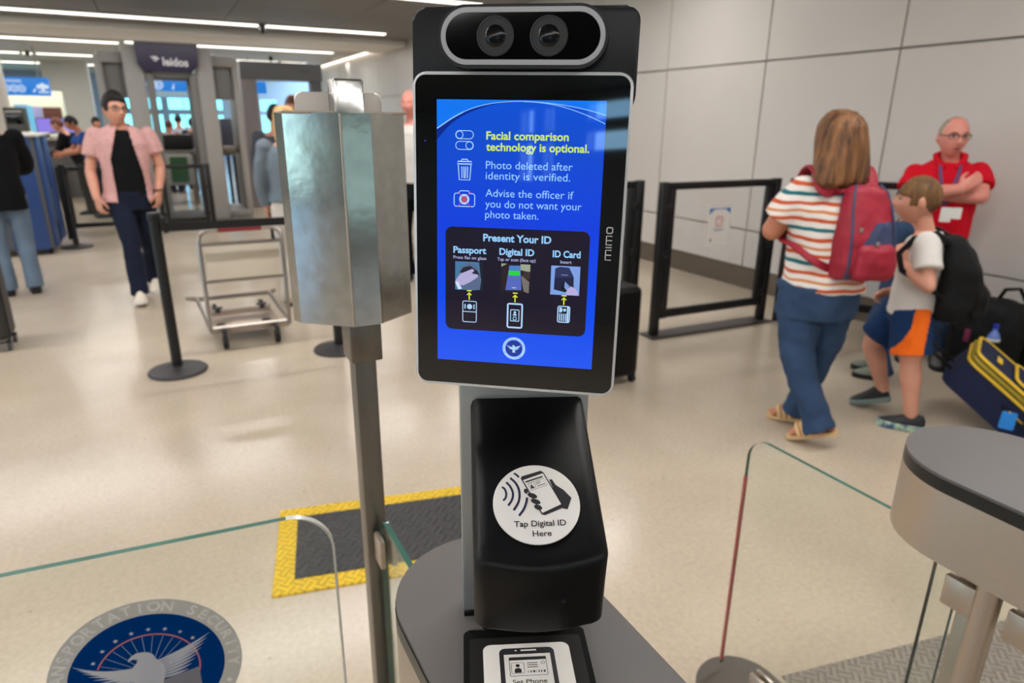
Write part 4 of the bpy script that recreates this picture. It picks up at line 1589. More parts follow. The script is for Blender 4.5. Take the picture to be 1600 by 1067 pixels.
stanchion(-0.06, 4.46, 'black belt stanchion with a round base in front of the man in pink')
stanchion(0.955, 4.44, 'black belt stanchion whose round base shows under the steel sign housing')
stanchion(-1.02, 9.72, 'black stanchion with round base beside the blue cabinet')
b = MB()
b.box((0.447, 4.45, 0.908), (0.93, 0.003, 0.05))
tag(b.build('retractable_belt', mat('black_webbing', (14, 14, 15), 0.7), loc=(0.447, 4.45, 0.9)), 'black retractable belt stretched between two stanchions in front of the trolley', 'belt')

# ------------------------------------------------------------------ luggage trolley
tr = thing('luggage_trolley', 'empty chrome luggage trolley with a cream panel behind the belt', 'trolley', (0.42, 5.1, 0))
chrome = mat('tube_chrome', (176, 168, 160), 0.28, 1.0)
b = MB()
fx0, fx1, fy = 0.175, 0.705, 4.87
P = [(fx0, fy, 0.11), (fx0, fy, 0.74)]
P += [(fx0 + 0.075 - 0.075 * math.cos(R(a)), fy + 0.02 * math.sin(R(a)), 0.74 + 0.075 * math.sin(R(a))) for a in (15, 35, 55, 75, 90)]
P += [(fx1 - 0.075 + 0.075 * math.sin(R(a)), fy + 0.02 * math.cos(R(a)), 0.74 + 0.075 * math.cos(R(a))) for a in (0, 15, 35, 55, 75)]
P += [(fx1, fy, 0.74), (fx1, fy, 0.11)]
b.tube(P, 0.014, 12)
b.build('upright_frame', chrome, tr)
b = MB()
b.tube([(0.30, fy + 0.02, 0.815), (0.58, fy + 0.02, 0.815)], 0.02, 12)
b.build('handle_grip', mat('red_grip', (150, 34, 44), 0.5), tr)
b = MB()
b.tube([(fx0, fy, 0.72), (fx1, fy, 0.72)], 0.011, 10)
b.tube([(fx0, fy, 0.465), (fx1, fy, 0.465)], 0.010, 10)
b.build('cross_bar', chrome, tr)
b = MB()
b.box(((fx0 + fx1) / 2, fy + 0.002, 0.592), (fx1 - fx0 - 0.05, 0.012, 0.235), 0.004)
b.build('advert_panel', mat('cream_panel', (232, 222, 204), 0.55, var=0.03, vscale=6), tr)
b = MB()
b.tube([(fx0, fy, 0.125), (fx1, fy, 0.125), (fx1 - 0.02, fy + 0.85, 0.15), (fx0 - 0.04, fy + 0.85, 0.15)], 0.016, 10, closed=True)
b.tube([(fx0 - 0.12, fy + 0.87, 0.16), (fx0 - 0.04, fy + 0.85, 0.15), (fx1, fy + 0.85, 0.15), (fx1 + 0.03, fy + 0.86, 0.16)], 0.018, 10)
b.build('base_frame', chrome, tr)
b = MB()
b.box(((fx0 + fx1) / 2, fy + 0.02, 0.115), (fx1 - fx0, 0.03, 0.055), 0.008)
b.box(((fx0 + fx1) / 2 - 0.03, fy + 0.33, 0.165), (fx1 - fx0 - 0.12, 0.07, 0.05), 0.008)
b.box(((fx0 + fx1) / 2 - 0.02, fy + 0.30, 0.11), (fx1 - fx0 - 0.08, 0.5, 0.01), 0.003)
b.build('deck', steel, tr)
for x in (0.25, 0.56):
    b = MB()
    b.cyl((x, fy + 0.33, 0.165), (x, fy + 0.33, 0.196), 0.042, 0.036, 20)
    b.build('buffer', rubber, tr)
    b = MB()
    b.cyl((x, fy + 0.12, 0.11), (x, fy + 0.12, 0.128), 0.036, 0.03, 20)
    b.build('buffer', rubber, tr)
for x, y in ((0.255, 4.80), (0.60, 4.80), (0.25, 5.62), (0.60, 5.62)):
    b = MB()
    b.cyl((x - 0.016, y, 0.062), (x + 0.016, y, 0.062), 0.061, n=24)
    w_ = b.build('wheel', rubber, tr)
    b = MB()
    b.box((x, y, 0.105), (0.048, 0.05, 0.012), 0.003)
    b.box((x - 0.022, y, 0.08), (0.004, 0.03, 0.06), 0.001)
    b.box((x + 0.022, y, 0.08), (0.004, 0.03, 0.06), 0.001)
    b.build('caster_fork', steel, w_)

# ------------------------------------------------------------------ body scanner with a dark purple header
sc = thing('body_scanner', 'tall grey walk-through body scanner with a dark purple header', 'body scanner', (0.4, 12.1, 0))
b = MB()
SYF = 11.5
for x0, x1 in ((-0.235, 0.02), (0.70, 0.935)):
    b.box(((x0 + x1) / 2, SYF + 0.25, 1.25), (x1 - x0, 0.5, 2.5), 0.02)
b.build('front_post', grey_shell, sc)
b = MB()
for x in (0.08, 0.65):
    b.box((x, SYF + 0.55, 1.08), (0.10, 1.1, 2.16), 0.01)
b.build('inner_wall', mat('scanner_inner', (112, 108, 104), 0.5), sc)
b = MB()
b.box((0.36, SYF + 0.6, 2.13), (0.74, 1.1, 0.06), 0.01)
b.build('lintel', grey_shell, sc)
b = MB()
b.prism([(-0.06, 2.555), (-0.045, 2.26), (0.03, 2.165), (0.64, 2.165), (0.735, 2.26), (0.755, 2.545)], -0.1, 0.1, 0.01)
b.v = [V((v.x, SYF - v.z, v.y)) for v in b.v]
hd_ = b.build('header', mat('purple_header', (44, 34, 66), 0.35), sc)
Mh = frame((0.36, SYF - 0.102, 2.28), (1, 0, -0.02), (0, 0, 1))
b = MB(Mh)
b.text('leidos', -0.085, -0.03, 0.33, 0.105, 'L', 0.001, 0.035)
b.flat([(-0.24, 0.075), (-0.16, 0.085), (-0.12, 0.05), (-0.15, 0.035), (-0.19, 0.045)], 0.001)
b.flat([(-0.22, 0.04), (-0.16, 0.03), (-0.17, 0.01)], 0.001)
b.build('sign_lettering', mat('sign_white', (226, 224, 230), 0.5), hd_)
wing = mat('scanner_window', (128, 124, 120), 0.25, 0, 0.6)
for s_, x0, x1 in ((-1, -0.55, -0.24), (1, 0.94, 1.27)):
    b = MB()
    b.box(((x0 + x1) / 2, SYF + 0.75, 2.36), (x1 - x0, 1.0, 0.16), 0.02)
    b.box((x0 if s_ < 0 else x1, SYF + 0.72, 1.2), (0.1, 0.9, 2.4), 0.02)
    b.box(((x0 + x1) / 2, SYF + 0.75, 0.06), (x1 - x0, 1.0, 0.12), 0.02)
    b.build('side_wing', grey_shell, sc)
    b = MB()
    for k in range(5):
        a0, a1 = k / 5, (k + 1) / 5
        b.box((x0 + (x1 - x0) * (a0 + a1) / 2, SYF + 0.50 - 0.10 * math.sin(math.pi * (a0 + a1) / 2), 2.06), ((x1 - x0) / 5 + 0.004, 0.02, 0.5))
    b.build('window_panel', wing, sc)
    b = MB()
    b.box(((x0 + x1) / 2, SYF + 0.5, 1.07), (x1 - x0 - 0.06, 0.04, 0.10), 0.01)
    b.build('handrail', steel_dk, sc)
b = MB()
b.box((0.38, SYF + 0.6, 0.02), (1.8, 1.4, 0.04), 0.01)
b.build('floor_plinth', steel_dk, sc)

# ------------------------------------------------------------------ second portal, right of the scanner
p2 = thing('scanner_portal', 'wide grey scanner portal behind the red-brown haired man, right of the header', 'body scanner', (2.15, 13.2, 0))
b = MB()
b.box((1.60, 13.15, 1.2), (0.27, 0.3, 2.4), 0.02)
b.build('left_post', mat('portal_grey', (146, 140, 142), 0.45), p2)
b = MB()
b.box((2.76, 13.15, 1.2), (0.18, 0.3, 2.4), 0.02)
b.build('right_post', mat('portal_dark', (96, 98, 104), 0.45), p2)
b = MB()
b.box((2.17, 13.15, 2.33), (1.4, 0.34, 0.3), 0.02)
hb_ = b.build('header_beam', mat('portal_beam', (110, 112, 116), 0.45), p2)
b = MB(frame((2.55, 12.975, 2.33), (1, 0, 0), (0, 0, 1)))
b.text('leidos', 0, 0, 0.14, 0.04, 'C', 0.001)
b.build('sign_lettering', mat('portal_ink', (60, 62, 78), 0.5), hb_)

# baggage conveyor legs and dark machinery between the two
mc = thing('screening_machine', 'dark baggage screening machine on slanted black legs, right of the scanner', 'machine', (1.2, 13.25, 0))
b = MB()
b.box((1.20, 13.25, 0.98), (0.36, 0.4, 0.12), 0.02)
b.build('table_top', steel_dk, mc)
b = MB()
b.box((1.22, 13.25, 1.29), (0.3, 0.3, 0.5), 0.03)
b.build('hood', mat('machine_blue_grey', (90, 96, 116), 0.4), mc)
for x in (1.05, 1.15, 1.25, 1.35):
    b = MB()
    b.box((x, 13.25, 0.48), (0.05, 0.06, 0.92), 0.01)
    b.build('leg', blackmetal, mc)

# tray cart with a green board seen through the scanner
tc_ = thing('tray_cart', 'white-framed cart with a green board seen through the scanner opening', 'cart', (0.33, 12.6, 0))
b = MB(frame((0.335, 13.0, 0.70), (1, 0, 0), (0, 0, 1)))
b.prism(rrect(0.44, 0.52, 0.06, 6), -0.03, 0.0, 0.01)
b.build('frame', mat('cart_white', (212, 208, 202), 0.5), tc_)
b = MB(frame((0.335, 12.99, 0.70), (1, 0, 0), (0, 0, 1)))
b.prism(rrect(0.27, 0.42, 0.02, 4), 0.0, 0.012, 0.003)
b.build('green_board', mat('cart_green', (52, 124, 58), 0.5), tc_)
b = MB()
for x in (0.14, 0.53):
    b.box((x, 13.1, 0.25), (0.04, 0.06, 0.5), 0.006)
    b.cyl((x - 0.015, 13.1, 0.045), (x + 0.015, 13.1, 0.045), 0.045, n=16)
b.build('leg', steel_dk, tc_)
cb = thing('conveyor_hood', 'black conveyor hood above the green board behind the scanner', 'machine', (0.33, 14.2, 0))
b = MB()
b.box((0.33, 14.2, 1.13), (0.62, 0.7, 0.26), 0.02)
b.build('hood', blackp, cb)
b = MB()
b.box((0.33, 14.2, 0.95), (0.7, 0.9, 0.08), 0.01)
b.build('conveyor_bed', steel_dk, cb)
b = MB()
for x in (0.05, 0.61):
    b.box((x, 14.2, 0.46), (0.05, 0.6, 0.92), 0.005)
b.build('leg', steel_dk, cb)

# ------------------------------------------------------------------ blue equipment cabinet on the left
bc = thing('equipment_cabinet', 'blue and grey equipment cabinet on casters, left of the black stanchion', 'cabinet', (-1.55, 9.6, 0))
ba = R(0)
blue_p = mat('cabinet_blue', (34, 70, 132), 0.4, var=0.05)
b = MB()
b.box((-1.65, 9.85, 0.70), (0.9, 1.1, 1.24), 0.02)
b.build('body', mat('cabinet_grey', (90, 94, 100), 0.5), bc)
b = MB()
b.box((-1.19, 9.55, 0.70), (0.03, 0.34, 1.26), 0.01)
b.box((-1.19, 10.18, 0.70), (0.03, 0.40, 1.26), 0.01)
b.box((-1.40, 9.285, 0.70), (0.34, 0.03, 1.26), 0.01)
b.build('side_panel', blue_p, bc)
b = MB()
for i in range(14):
    b.box((-1.195, 9.84, 0.30 + i * 0.03), (0.02, 0.22, 0.014))
b.build('louvre', mat('louvre_grey', (120, 120, 120), 0.4, 0.5), bc)
b = MB()
b.box((-1.62, 9.85, 1.335), (0.96, 1.16, 0.03), 0.008)
b.build('top', white_paint, bc)
for x, y in ((-1.25, 9.4), (-1.25, 10.3), (-2.0, 9.4), (-2.0, 10.3)):
    b = MB()
    b.cyl((x - 0.015, y, 0.045), (x + 0.015, y, 0.045), 0.045, n=18)
    b.build('caster', rubber, bc)
# screen box standing on the cabinet
ms = thing('operator_terminal', 'dark olive operator terminal standing on the blue cabinet', 'terminal', (-1.36, 10.0, 1.35))
b = MB()
b.box((-1.38, 9.9, 1.50), (0.20, 0.26, 0.27), 0.015)
b.build('housing', mat('olive_dark', (62, 58, 42), 0.5), ms)
b = MB()
b.box((-1.38, 9.765, 1.505), (0.16, 0.012, 0.21), 0.004)
b.build('screen', blackg, ms)
b = MB()
b.box((-1.235, 9.92, 1.51), (0.05, 0.02, 0.29), 0.008)
tag(b.build('status_panel', emis('cyan_strip', (120, 205, 240), 0.9), loc=(-1.235, 9.92, 1.365)), 'narrow cyan lit panel beside the olive terminal', 'panel')

# counter with two violet monitors
ct = thing('inspection_counter', 'grey inspection counter under the two violet monitors', 'counter', (-1.7, 16.2, 0))
b = MB()
b.box((-1.7, 16.3, 1.14), (1.5, 0.8, 0.05), 0.01)
b.build('worktop', mat('counter_grey', (168, 162, 156), 0.5), ct)
b = MB()
b.box((-1.7, 16.4, 0.56), (1.4, 0.6, 1.12), 0.01)
b.build('body', mat('counter_body', (84, 80, 78), 0.5), ct)
for i, (x, lab, rgb) in enumerate(((-1.80, 'violet lit monitor on the counter, left of the pair', (150, 132, 236)), (-1.48, 'blue violet lit monitor on the counter, right of the pair', (150, 160, 246)))):
    mo = thing('monitor', lab, 'monitor', (x, 16.1, 1.166), 'counter monitors')
    b = MB()
    b.box((x, 16.1, 1.38), (0.31, 0.03, 0.29), 0.006)
    b.build('casing', blackp, mo)
    b = MB()
    b.box((x, 16.084, 1.385), (0.285, 0.004, 0.25))
    b.build('screen', emis('monitor_%d' % i, rgb, 0.9), mo)
    b = MB()
    b.box((x, 16.12, 1.23), (0.05, 0.04, 0.12), 0.004)
    b.box((x, 16.1, 1.1735), (0.16, 0.12, 0.012), 0.004)
    b.build('stand', blackp, mo)

# ------------------------------------------------------------------ blue hanging airport signs
sign_b = emis('sign_blue', (22, 128, 222), 0.9, rough=0.4)
sign_w = emis('sign_white_print', (220, 236, 250), 0.95, rough=0.4)


def swirl(b, cx, cy, r, z):
    ring(b2_(b, cx, cy), r * 0.72, r * 0.95, z, 24)
    ring(b2_(b, cx, cy), r * 0.25, r * 0.45, z, 20)


def b2_(b, cx, cy):
    class Q:
        def add(self, vs, fs):
            b.add([(v[0] + cx, v[1] + cy, v[2]) for v in vs], fs)
    return Q()


s1 = thing('hanging_sign', 'blue airport sign with white curls hanging far left of the scanner', 'sign', (-2.75, 20.0, 2.2))
b = MB()
b.box((-2.8, 20.0, 2.22), (1.6, 0.1, 0.40), 0.01)
b.build('panel', sign_b, s1)
b = MB()
for x in (-3.4, -2.2):
    b.cyl((x, 20.0, 2.42), (x, 20.0, 3.1), 0.012, n=8)
b.build('hanger', steel_dk, s1)
b = MB(frame((-2.8, 19.945, 2.22), (1, 0, 0), (0, 0, 1)))
for x in (-0.35, -0.2, -0.05, 0.1, 0.24):
    swirl(b, x, -0.05, 0.085, 0.001)
for i in range(9):
    swirl(b, -0.33 + i * 0.07, 0.115, 0.034, 0.001)
b.build('curl_print', sign_w, s1)
b = MB(frame((-2.8, 19.945, 2.22), (1, 0, 0), (0, 0, 1)))
b.flat([(0.44, -0.12), (0.52, -0.02), (0.50, -0.12)], 0.001)
b.build('sail_print', sign_w, s1)
b = MB(frame((-2.8, 19.945, 2.22), (1, 0, 0), (0, 0, 1)))
for x, y, r_ in ((0.58, 0.0, 0.045), (0.66, 0.03, 0.05), (0.74, 0.0, 0.045), (0.66, -0.05, 0.04)):
    b.flat(circ(r_, 14, (x, y)), 0.001)
b.flat([(0.56, -0.135), (0.77, -0.135), (0.77, -0.10), (0.56, -0.10)], 0.001)
b.build('emblem_print', sign_w, s1)
s2 = thing('hanging_sign', 'long blue airport sign seen through the body scanner and the portal', 'sign', (1.4, 20.0, 2.3))
b = MB()
b.box((1.45, 20.0, 2.34), (2.9, 0.1, 0.30), 0.01)
b.build('panel', sign_b, s2)
b = MB()
for x in (0.4, 2.5):
    b.cyl((x, 20.0, 2.49), (x, 20.0, 3.1), 0.012, n=8)
b.build('hanger', steel_dk, s2)
b = MB(frame((1.45, 19.945, 2.34), (1, 0, 0), (0, 0, 1)))
for x in (-1.30, -1.15, 0.52, 0.66):
    swirl(b, x, -0.0, 0.12, 0.001)
b.flat([(-0.85, -0.1), (-0.78, 0.06), (-0.8, -0.1)], 0.001)
b.build('sign_print', sign_w, s2)
s3 = thing('gates_sign', 'pale sign with faint yellow letters hanging under the blue sign', 'sign', (0.75, 24.0, 2.2))
b = MB()
b.box((0.75, 24.0, 2.33), (1.4, 0.08, 0.36), 0.01)
b.build('panel', emis('pale_sign', (150, 186, 206), 0.75), s3)
b = MB()
for x in (0.2, 1.3):
    b.cyl((x, 24.0, 2.5), (x, 24.0, 3.1), 0.012, n=8)
b.build('hanger', steel_dk, s3)
b = MB(frame((0.7, 23.955, 2.26), (1, 0, 0), (0, 0, 1)))
b.text('GATES', 0, 0, 0.85, 0.2, 'C', 0.001)
b.build('sign_lettering', emis('sign_yellow', (190, 190, 130), 0.8), s3)

# shop front and shelves at the far left
sf = thing('shop_display', 'pale lit shop display with a dark brown picture, far left behind the monitors', 'display', (-2.6, 22.2, 0))
b = MB()
b.box((-2.75, 22.4, 1.1), (1.5, 0.3, 2.2), 0.02)
b.build('back_panel', emis('shop_lit', (196, 200, 170), 0.45, (200, 200, 180)), sf)
b = MB()
b.box((-2.28, 22.22, 1.62), (0.42, 0.04, 0.34), 0.01)
b.build('picture', mat('shop_brown', (96, 52, 40), 0.5), sf)
b = MB()
b.box((-2.62, 22.22, 1.45), (0.24, 0.06, 0.7), 0.02)
b.build('garment', mat('shop_lilac', (150, 150, 190), 0.6), sf)
b = MB()
b.box((-2.95, 22.23, 1.6), (0.3, 0.04, 0.5), 0.01)
b.build('poster', emis('shop_blue', (140, 196, 236), 0.8), sf)

# security camera dome under the ceiling beam gap and a small sprinkler
b = MB()
b.lathe([(0.001, ZC - 0.16), (0.04, ZC - 0.15), (0.06, ZC - 0.11), (0.06, ZC - 0.05), (0.03, ZC - 0.04), (0.03, ZC), (0.001, ZC)], 20, (1.94, 13.12, 0))
tag(b.build('security_camera', blackp, loc=(1.94, 13.12, ZC)), 'small dark dome camera between two strip lights of the first row', 'camera')
b = MB()
b.lathe([(0.001, ZC - 0.14), (0.05, ZC - 0.12), (0.05, ZC - 0.05), (0.03, ZC), (0.001, ZC)], 16, (-2.45, 21.15, 0))
tag(b.build('security_camera', blackp, loc=(-2.45, 21.15, ZC)), 'small dark dome camera beside the strip light stub, far left', 'camera')
b = MB()
b.lathe([(0.001, ZC - 0.14), (0.05, ZC - 0.12), (0.05, ZC - 0.05), (0.03, ZC), (0.001, ZC)], 16, (3.0, 19.4, 0))
tag(b.build('security_camera', blackp, loc=(3.0, 19.4, ZC)), 'small dark dome camera on the ceiling above the second portal', 'camera')


# ------------------------------------------------------------------ people
def remesh(mb, name, m, parent, voxel=0.008, smooth=5, wr=0.0, wf=7.0, cut=None, solid=0.0, pick=None, extra=(), wax=(1, 1, 1)):
    """Fuse the builder's closed shapes into one continuous skin, then relax it; optional cloth folds, an opening and a second material."""
    o = mb.build(name, m, parent)
    md = o.modifiers.new('fuse', 'REMESH')
    md.mode = 'VOXEL'
    md.voxel_size = voxel
    md.use_smooth_shade = True
    sm = o.modifiers.new('relax', 'SMOOTH')
    sm.factor = 0.5
    sm.iterations = smooth
    dg = bpy.context.evaluated_depsgraph_get()
    me = bpy.data.meshes.new_from_object(o.evaluated_get(dg))
    me.name = name
    o.modifiers.clear()
    old = o.data
    o.data = me
    bpy.data.meshes.remove(old)
    if wr:
        ns = [v.normal.copy() for v in me.vertices]
        for v, n_ in zip(me.vertices, ns):
            q = V((v.co.x * wax[0], v.co.y * wax[1], v.co.z * wax[2])) * wf
            a = noise.noise(q) + 0.5 * noise.noise(q * 2.3 + V((3, 7, 1)))
            v.co = v.co + n_ * wr * a
    if cut:
        bm = bmesh.new()
        bm.from_mesh(me)
        base = o.matrix_world.translation if parent is None else parent.location
        bmesh.ops.delete(bm, geom=[f for f in bm.faces if cut(f.calc_center_median() + V(parent.location if parent else (0, 0, 0)))], context='FACES')
        bmesh.ops.delete(bm, geom=[v for v in bm.verts if not v.link_faces], context='VERTS')
        bm.to_mesh(me)
        bm.free()
        if solid:
            sd = o.modifiers.new('cloth', 'SOLIDIFY')
            sd.thickness = solid
            sd.offset = 0
    me.materials.clear()
    me.materials.append(m)
    for e in extra:
        me.materials.append(e)
    for p in me.polygons:
        p.use_smooth = True
        if pick:
            p.material_index = pick(p.center + V(parent.location if parent else (0, 0, 0)))
    return o


def oval(c, right, fwd, w, d, n=24, e=2.3):
    out = []
    for i in range(n):
        a = 2 * math.pi * i / n
        ca, sa = math.cos(a), math.sin(a)
        out.append(V(c) + V(right) * (w * math.copysign(abs(ca) ** (2 / e), ca)) + V(fwd) * (d * math.copysign(abs(sa) ** (2 / e), sa)))
    return out


def torso(mb, secs, infl=0.0):
    """secs: (centre, right, half width, half depth) from hips to neck."""
    rings = []
    for i, (c, r_, w, d) in enumerate(secs):
        r_ = V(r_).normalized()
        a = V(secs[max(0, i - 1)][0])
        b_ = V(secs[min(len(secs) - 1, i + 1)][0])
        ax = (b_ - a).normalized()
        f_ = ax.cross(r_).normalized()
        rings.append(oval(c, r_, f_, w + infl, d + infl))
    mb.loft(rings)


def head_pts(c, fwd, up_, s, hair=None, grow=0.0, n=56, m=40):
    """Head as one sculpted closed surface. c is its centre, s its height (chin to crown)."""
    f_ = V(fwd).normalized()
    u_ = V(up_).normalized()
    r_ = f_.cross(u_).normalized()
    u_ = r_.cross(f_)
    k = s / 0.23
    g = lambda x, z, x0, z0, sx, sz: math.exp(-((x - x0) / sx) ** 2 - ((z - z0) / sz) ** 2)
    vs, fs = [], []
    for i in range(m + 1):
        th = math.pi * i / m
        for j in range(n):
            ph = 2 * math.pi * j / n
            X, Y, Z = math.sin(th) * math.sin(ph), math.sin(th) * math.cos(ph), math.cos(th)
            x, y, z = 0.077 * X, 0.098 * Y, 0.115 * Z
            if z < -0.01:                                     # jaw narrows to the chin
                t = min(1, (-0.01 - z) / 0.105)
                x *= 1 - 0.30 * t ** 1.3
                if y < 0:
                    y *= 1 - 0.45 * t
                else:
                    y *= 1 - 0.06 * t
                y += 0.012 * t
            if y > 0:
                fy = Y
                d = 0.0
                d += 0.026 * g(x, z, 0, -0.022, 0.013, 0.016) + 0.013 * g(x, z, 0, 0.004, 0.010, 0.024)
                d -= 0.011 * (g(x, z, 0.031, 0.012, 0.016, 0.012) + g(x, z, -0.031, 0.012, 0.016, 0.012))
                d += 0.006 * (g(x, z, 0.028, 0.034, 0.022, 0.009) + g(x, z, -0.028, 0.034, 0.022, 0.009))
                d += 0.007 * (g(x, z, 0, -0.052, 0.019, 0.0055) + g(x, z, 0, -0.064, 0.017, 0.006))
                d -= 0.004 * g(x, z, 0, -0.058, 0.024, 0.0028)
                d -= 0.004 * g(x, z, 0, -0.078, 0.022, 0.008)
                d += 0.010 * g(x, z, 0, -0.098, 0.022, 0.016)
                d += 0.004 * (g(x, z, 0.042, -0.022, 0.018, 0.02) + g(x, z, -0.042, -0.022, 0.018, 0.02))
                y += d * max(0, fy)
            p = V((x, y, z))
            if hair is not None:
                t = hair(X, Y, Z)
                p = p * (1 + t)
            vs.append(V(c) + (r_ * p.x + f_ * p.y + u_ * p.z) * k)
    for i in range(m):
        for j in range(n):
            fs.append([i * n + j, (i + 1) * n + j, (i + 1) * n + (j + 1) % n, i * n + (j + 1) % n])
    return vs, fs, r_, f_, u_, k


def make_head(mb, c, fwd, up_, s, parent, hair_m=None, hairf=None, eyes=True, glasses=None, brow=(60, 44, 36), lip=(176, 104, 96)):
    vs, fs, r_, f_, u_, k = head_pts(c, fwd, up_, s)
    mb.add(vs, fs)
    for sd in (-1, 1):
        e = V(c) + (r_ * sd * 0.077 - f_ * 0.008 - u_ * 0.004) * k
        rot = Matrix(((r_.x, f_.x, u_.x), (r_.y, f_.y, u_.y), (r_.z, f_.z, u_.z)))
        rot = rot @ Matrix.Rotation(R(-22 * sd), 3, 'Z')
        mb.ellipsoid(e, (0.009 * k, 0.019 * k, 0.031 * k), rot, 14, 10)
    P = lambda x, y, z: V(c) + (r_ * x + f_ * y + u_ * z) * k
    if eyes:
        eb = MB()
        for sd in (-1, 1):
            eb.ellipsoid(P(sd * 0.031, 0.0800, 0.0105), (0.0105 * k, 0.0105 * k, 0.0105 * k), None, 14, 10)
        eb.build('eyes', mat('eye_white', (150, 140, 134), 0.3), parent)
        eb = MB()
        for sd in (-1, 1):
            eb.ellipsoid(P(sd * 0.031, 0.0885, 0.0105), (0.0052 * k,) * 3, None, 12, 8)
        eb.build('irises', mat('iris', (40, 32, 28), 0.2), parent)
        eb = MB()
        for sd in (-1, 1):
            eb.tube([P(sd * 0.016, 0.0935, 0.030), P(sd * 0.03, 0.0915, 0.0345), P(sd * 0.046, 0.081, 0.030)], [0.0032 * k, 0.0036 * k, 0.002 * k], 8)
        eb.build('eyebrows', mat('brow_%d_%d_%d' % brow, brow, 0.7), parent)
        eb = MB()
        eb.tube([P(-0.021, 0.0905, -0.0575), P(-0.009, 0.0998, -0.0560), P(0, 0.1005, -0.0570), P(0.009, 0.0998, -0.0560), P(0.021, 0.0905, -0.0575)], [0.0015 * k, 0.0044 * k, 0.0046 * k, 0.0044 * k, 0.0015 * k], 8)
        eb.build('lips', mat('lip_%d_%d_%d' % lip, lip, 0.45), parent)
    if glasses:
        gb = MB()
        for sd in (-1, 1):
            rr4 = rrect(0.048, 0.027, 0.009, 4, (sd * 0.034, 0.0095))
            pts = [P(x_, 0.106 - max(0, (abs(x_) - 0.03)) * 0.45, z_) for x_, z_ in rr4]
            gb.tube(pts, [0.0030 * k if z_ > 0.0095 else 0.0016 * k for x_, z_ in rr4], 6, closed=True)
            gb.tube([P(sd * 0.056, 0.094, 0.016), P(sd * 0.078, 0.06, 0.016), P(sd * 0.082, -0.01, 0.012)], 0.0022 * k, 6)
        gb.tube([P(-0.011, 0.104, 0.014), P(0.011, 0.104, 0.014)], 0.002 * k, 6)
        gb.build('eyeglasses', mat('spectacle_frame', glasses, 0.35), parent)
    if hair_m:
        hb = MB()
        v2, f2, *_ = head_pts(c, fwd, up_, s, hair=hairf)
        hb.add(v2, f2)
        hb.build('hair', hair_m, parent, smooth=180)
    return r_, f_, u_, k


def hair_short(front=0.35, side=-0.15, back=-0.45, vol=0.10):
    """Cap of hair: raised above the hairline, sunk under the skin elsewhere; fullest on top, swept to one side."""
    def f(X, Y, Z):
        if Y > 0:
            line = side + (front - side) * min(1, max(0, Y * 1.6))
            line -= 0.16 * max(0, -X) * min(1, Y * 1.6)          # fringe falls lower on one side
            if abs(X) > 0.80 and Y < 0.45:
                line = side - 0.12
        else:
            line = side + (back - side) * min(1, -Y * 1.3)
        t = (Z - line) / 0.10
        nz = 0.03 * noise.noise(V((X * 5, Y * 5, Z * 5))) + 0.015 * noise.noise(V((X * 14, Y * 14, Z * 6)))
        return -0.05 if t < 0 else min(1.0, t) * (vol * (0.45 + 0.55 * max(0.0, Z)) + nz) - 0.025
    return f


def hand(mb, wrist, d, palm_n, thumb, s=1.0, curl=0.5):
    """Palm with four bent fingers of unequal length and a thumb leaving the side near the wrist."""
    d, pn = V(d).normalized(), V(palm_n)
    pn = (pn - d * pn.dot(d)).normalized()
    sd = d.cross(pn).normalized()
    if sd.dot(V(thumb)) < 0:
        sd = -sd
    w = V(wrist)
    rings = []
    for t, hw, hd_2 in ((-0.01, 0.024, 0.019), (0.02, 0.033, 0.016), (0.055, 0.040, 0.014), (0.088, 0.040, 0.012), (0.097, 0.036, 0.010)):
        rings.append(oval(w + d * t * s, sd, pn, hw * s, hd_2 * s, 16, 2.6))
    mb.loft(rings)
    for i, (off, ln) in enumerate(((0.030, 0.072), (0.010, 0.080), (-0.010, 0.075), (-0.030, 0.060))):
        p = w + (d * 0.086 + sd * off) * s
        pts, rad = [p], [0.0092 * s]
        a = 0.12
        for seg, r_ in ((0.45, 0.0088), (0.3, 0.0080), (0.25, 0.0068)):
            a += curl * (0.55 if seg == 0.45 else 0.85)
            p = p + (d * math.cos(a) + pn * math.sin(a)) * ln * seg * s
            pts.append(p)
            rad.append(r_ * s)
        mb.capsule(pts, rad, 10)
    p = w + (d * 0.022 + sd * 0.026) * s
    q1 = p + (d * 0.026 + sd * 0.026 + pn * 0.012) * s
    q2 = q1 + (d * 0.028 + sd * 0.008 + pn * 0.014 * (0.5 + curl)) * s
    q3 = q2 + (d * 0.022 + pn * 0.010 * (0.5 + curl)) * s
    mb.capsule([p, q1, q2, q3], [0.014 * s, 0.012 * s, 0.0105 * s, 0.0085 * s], 10)


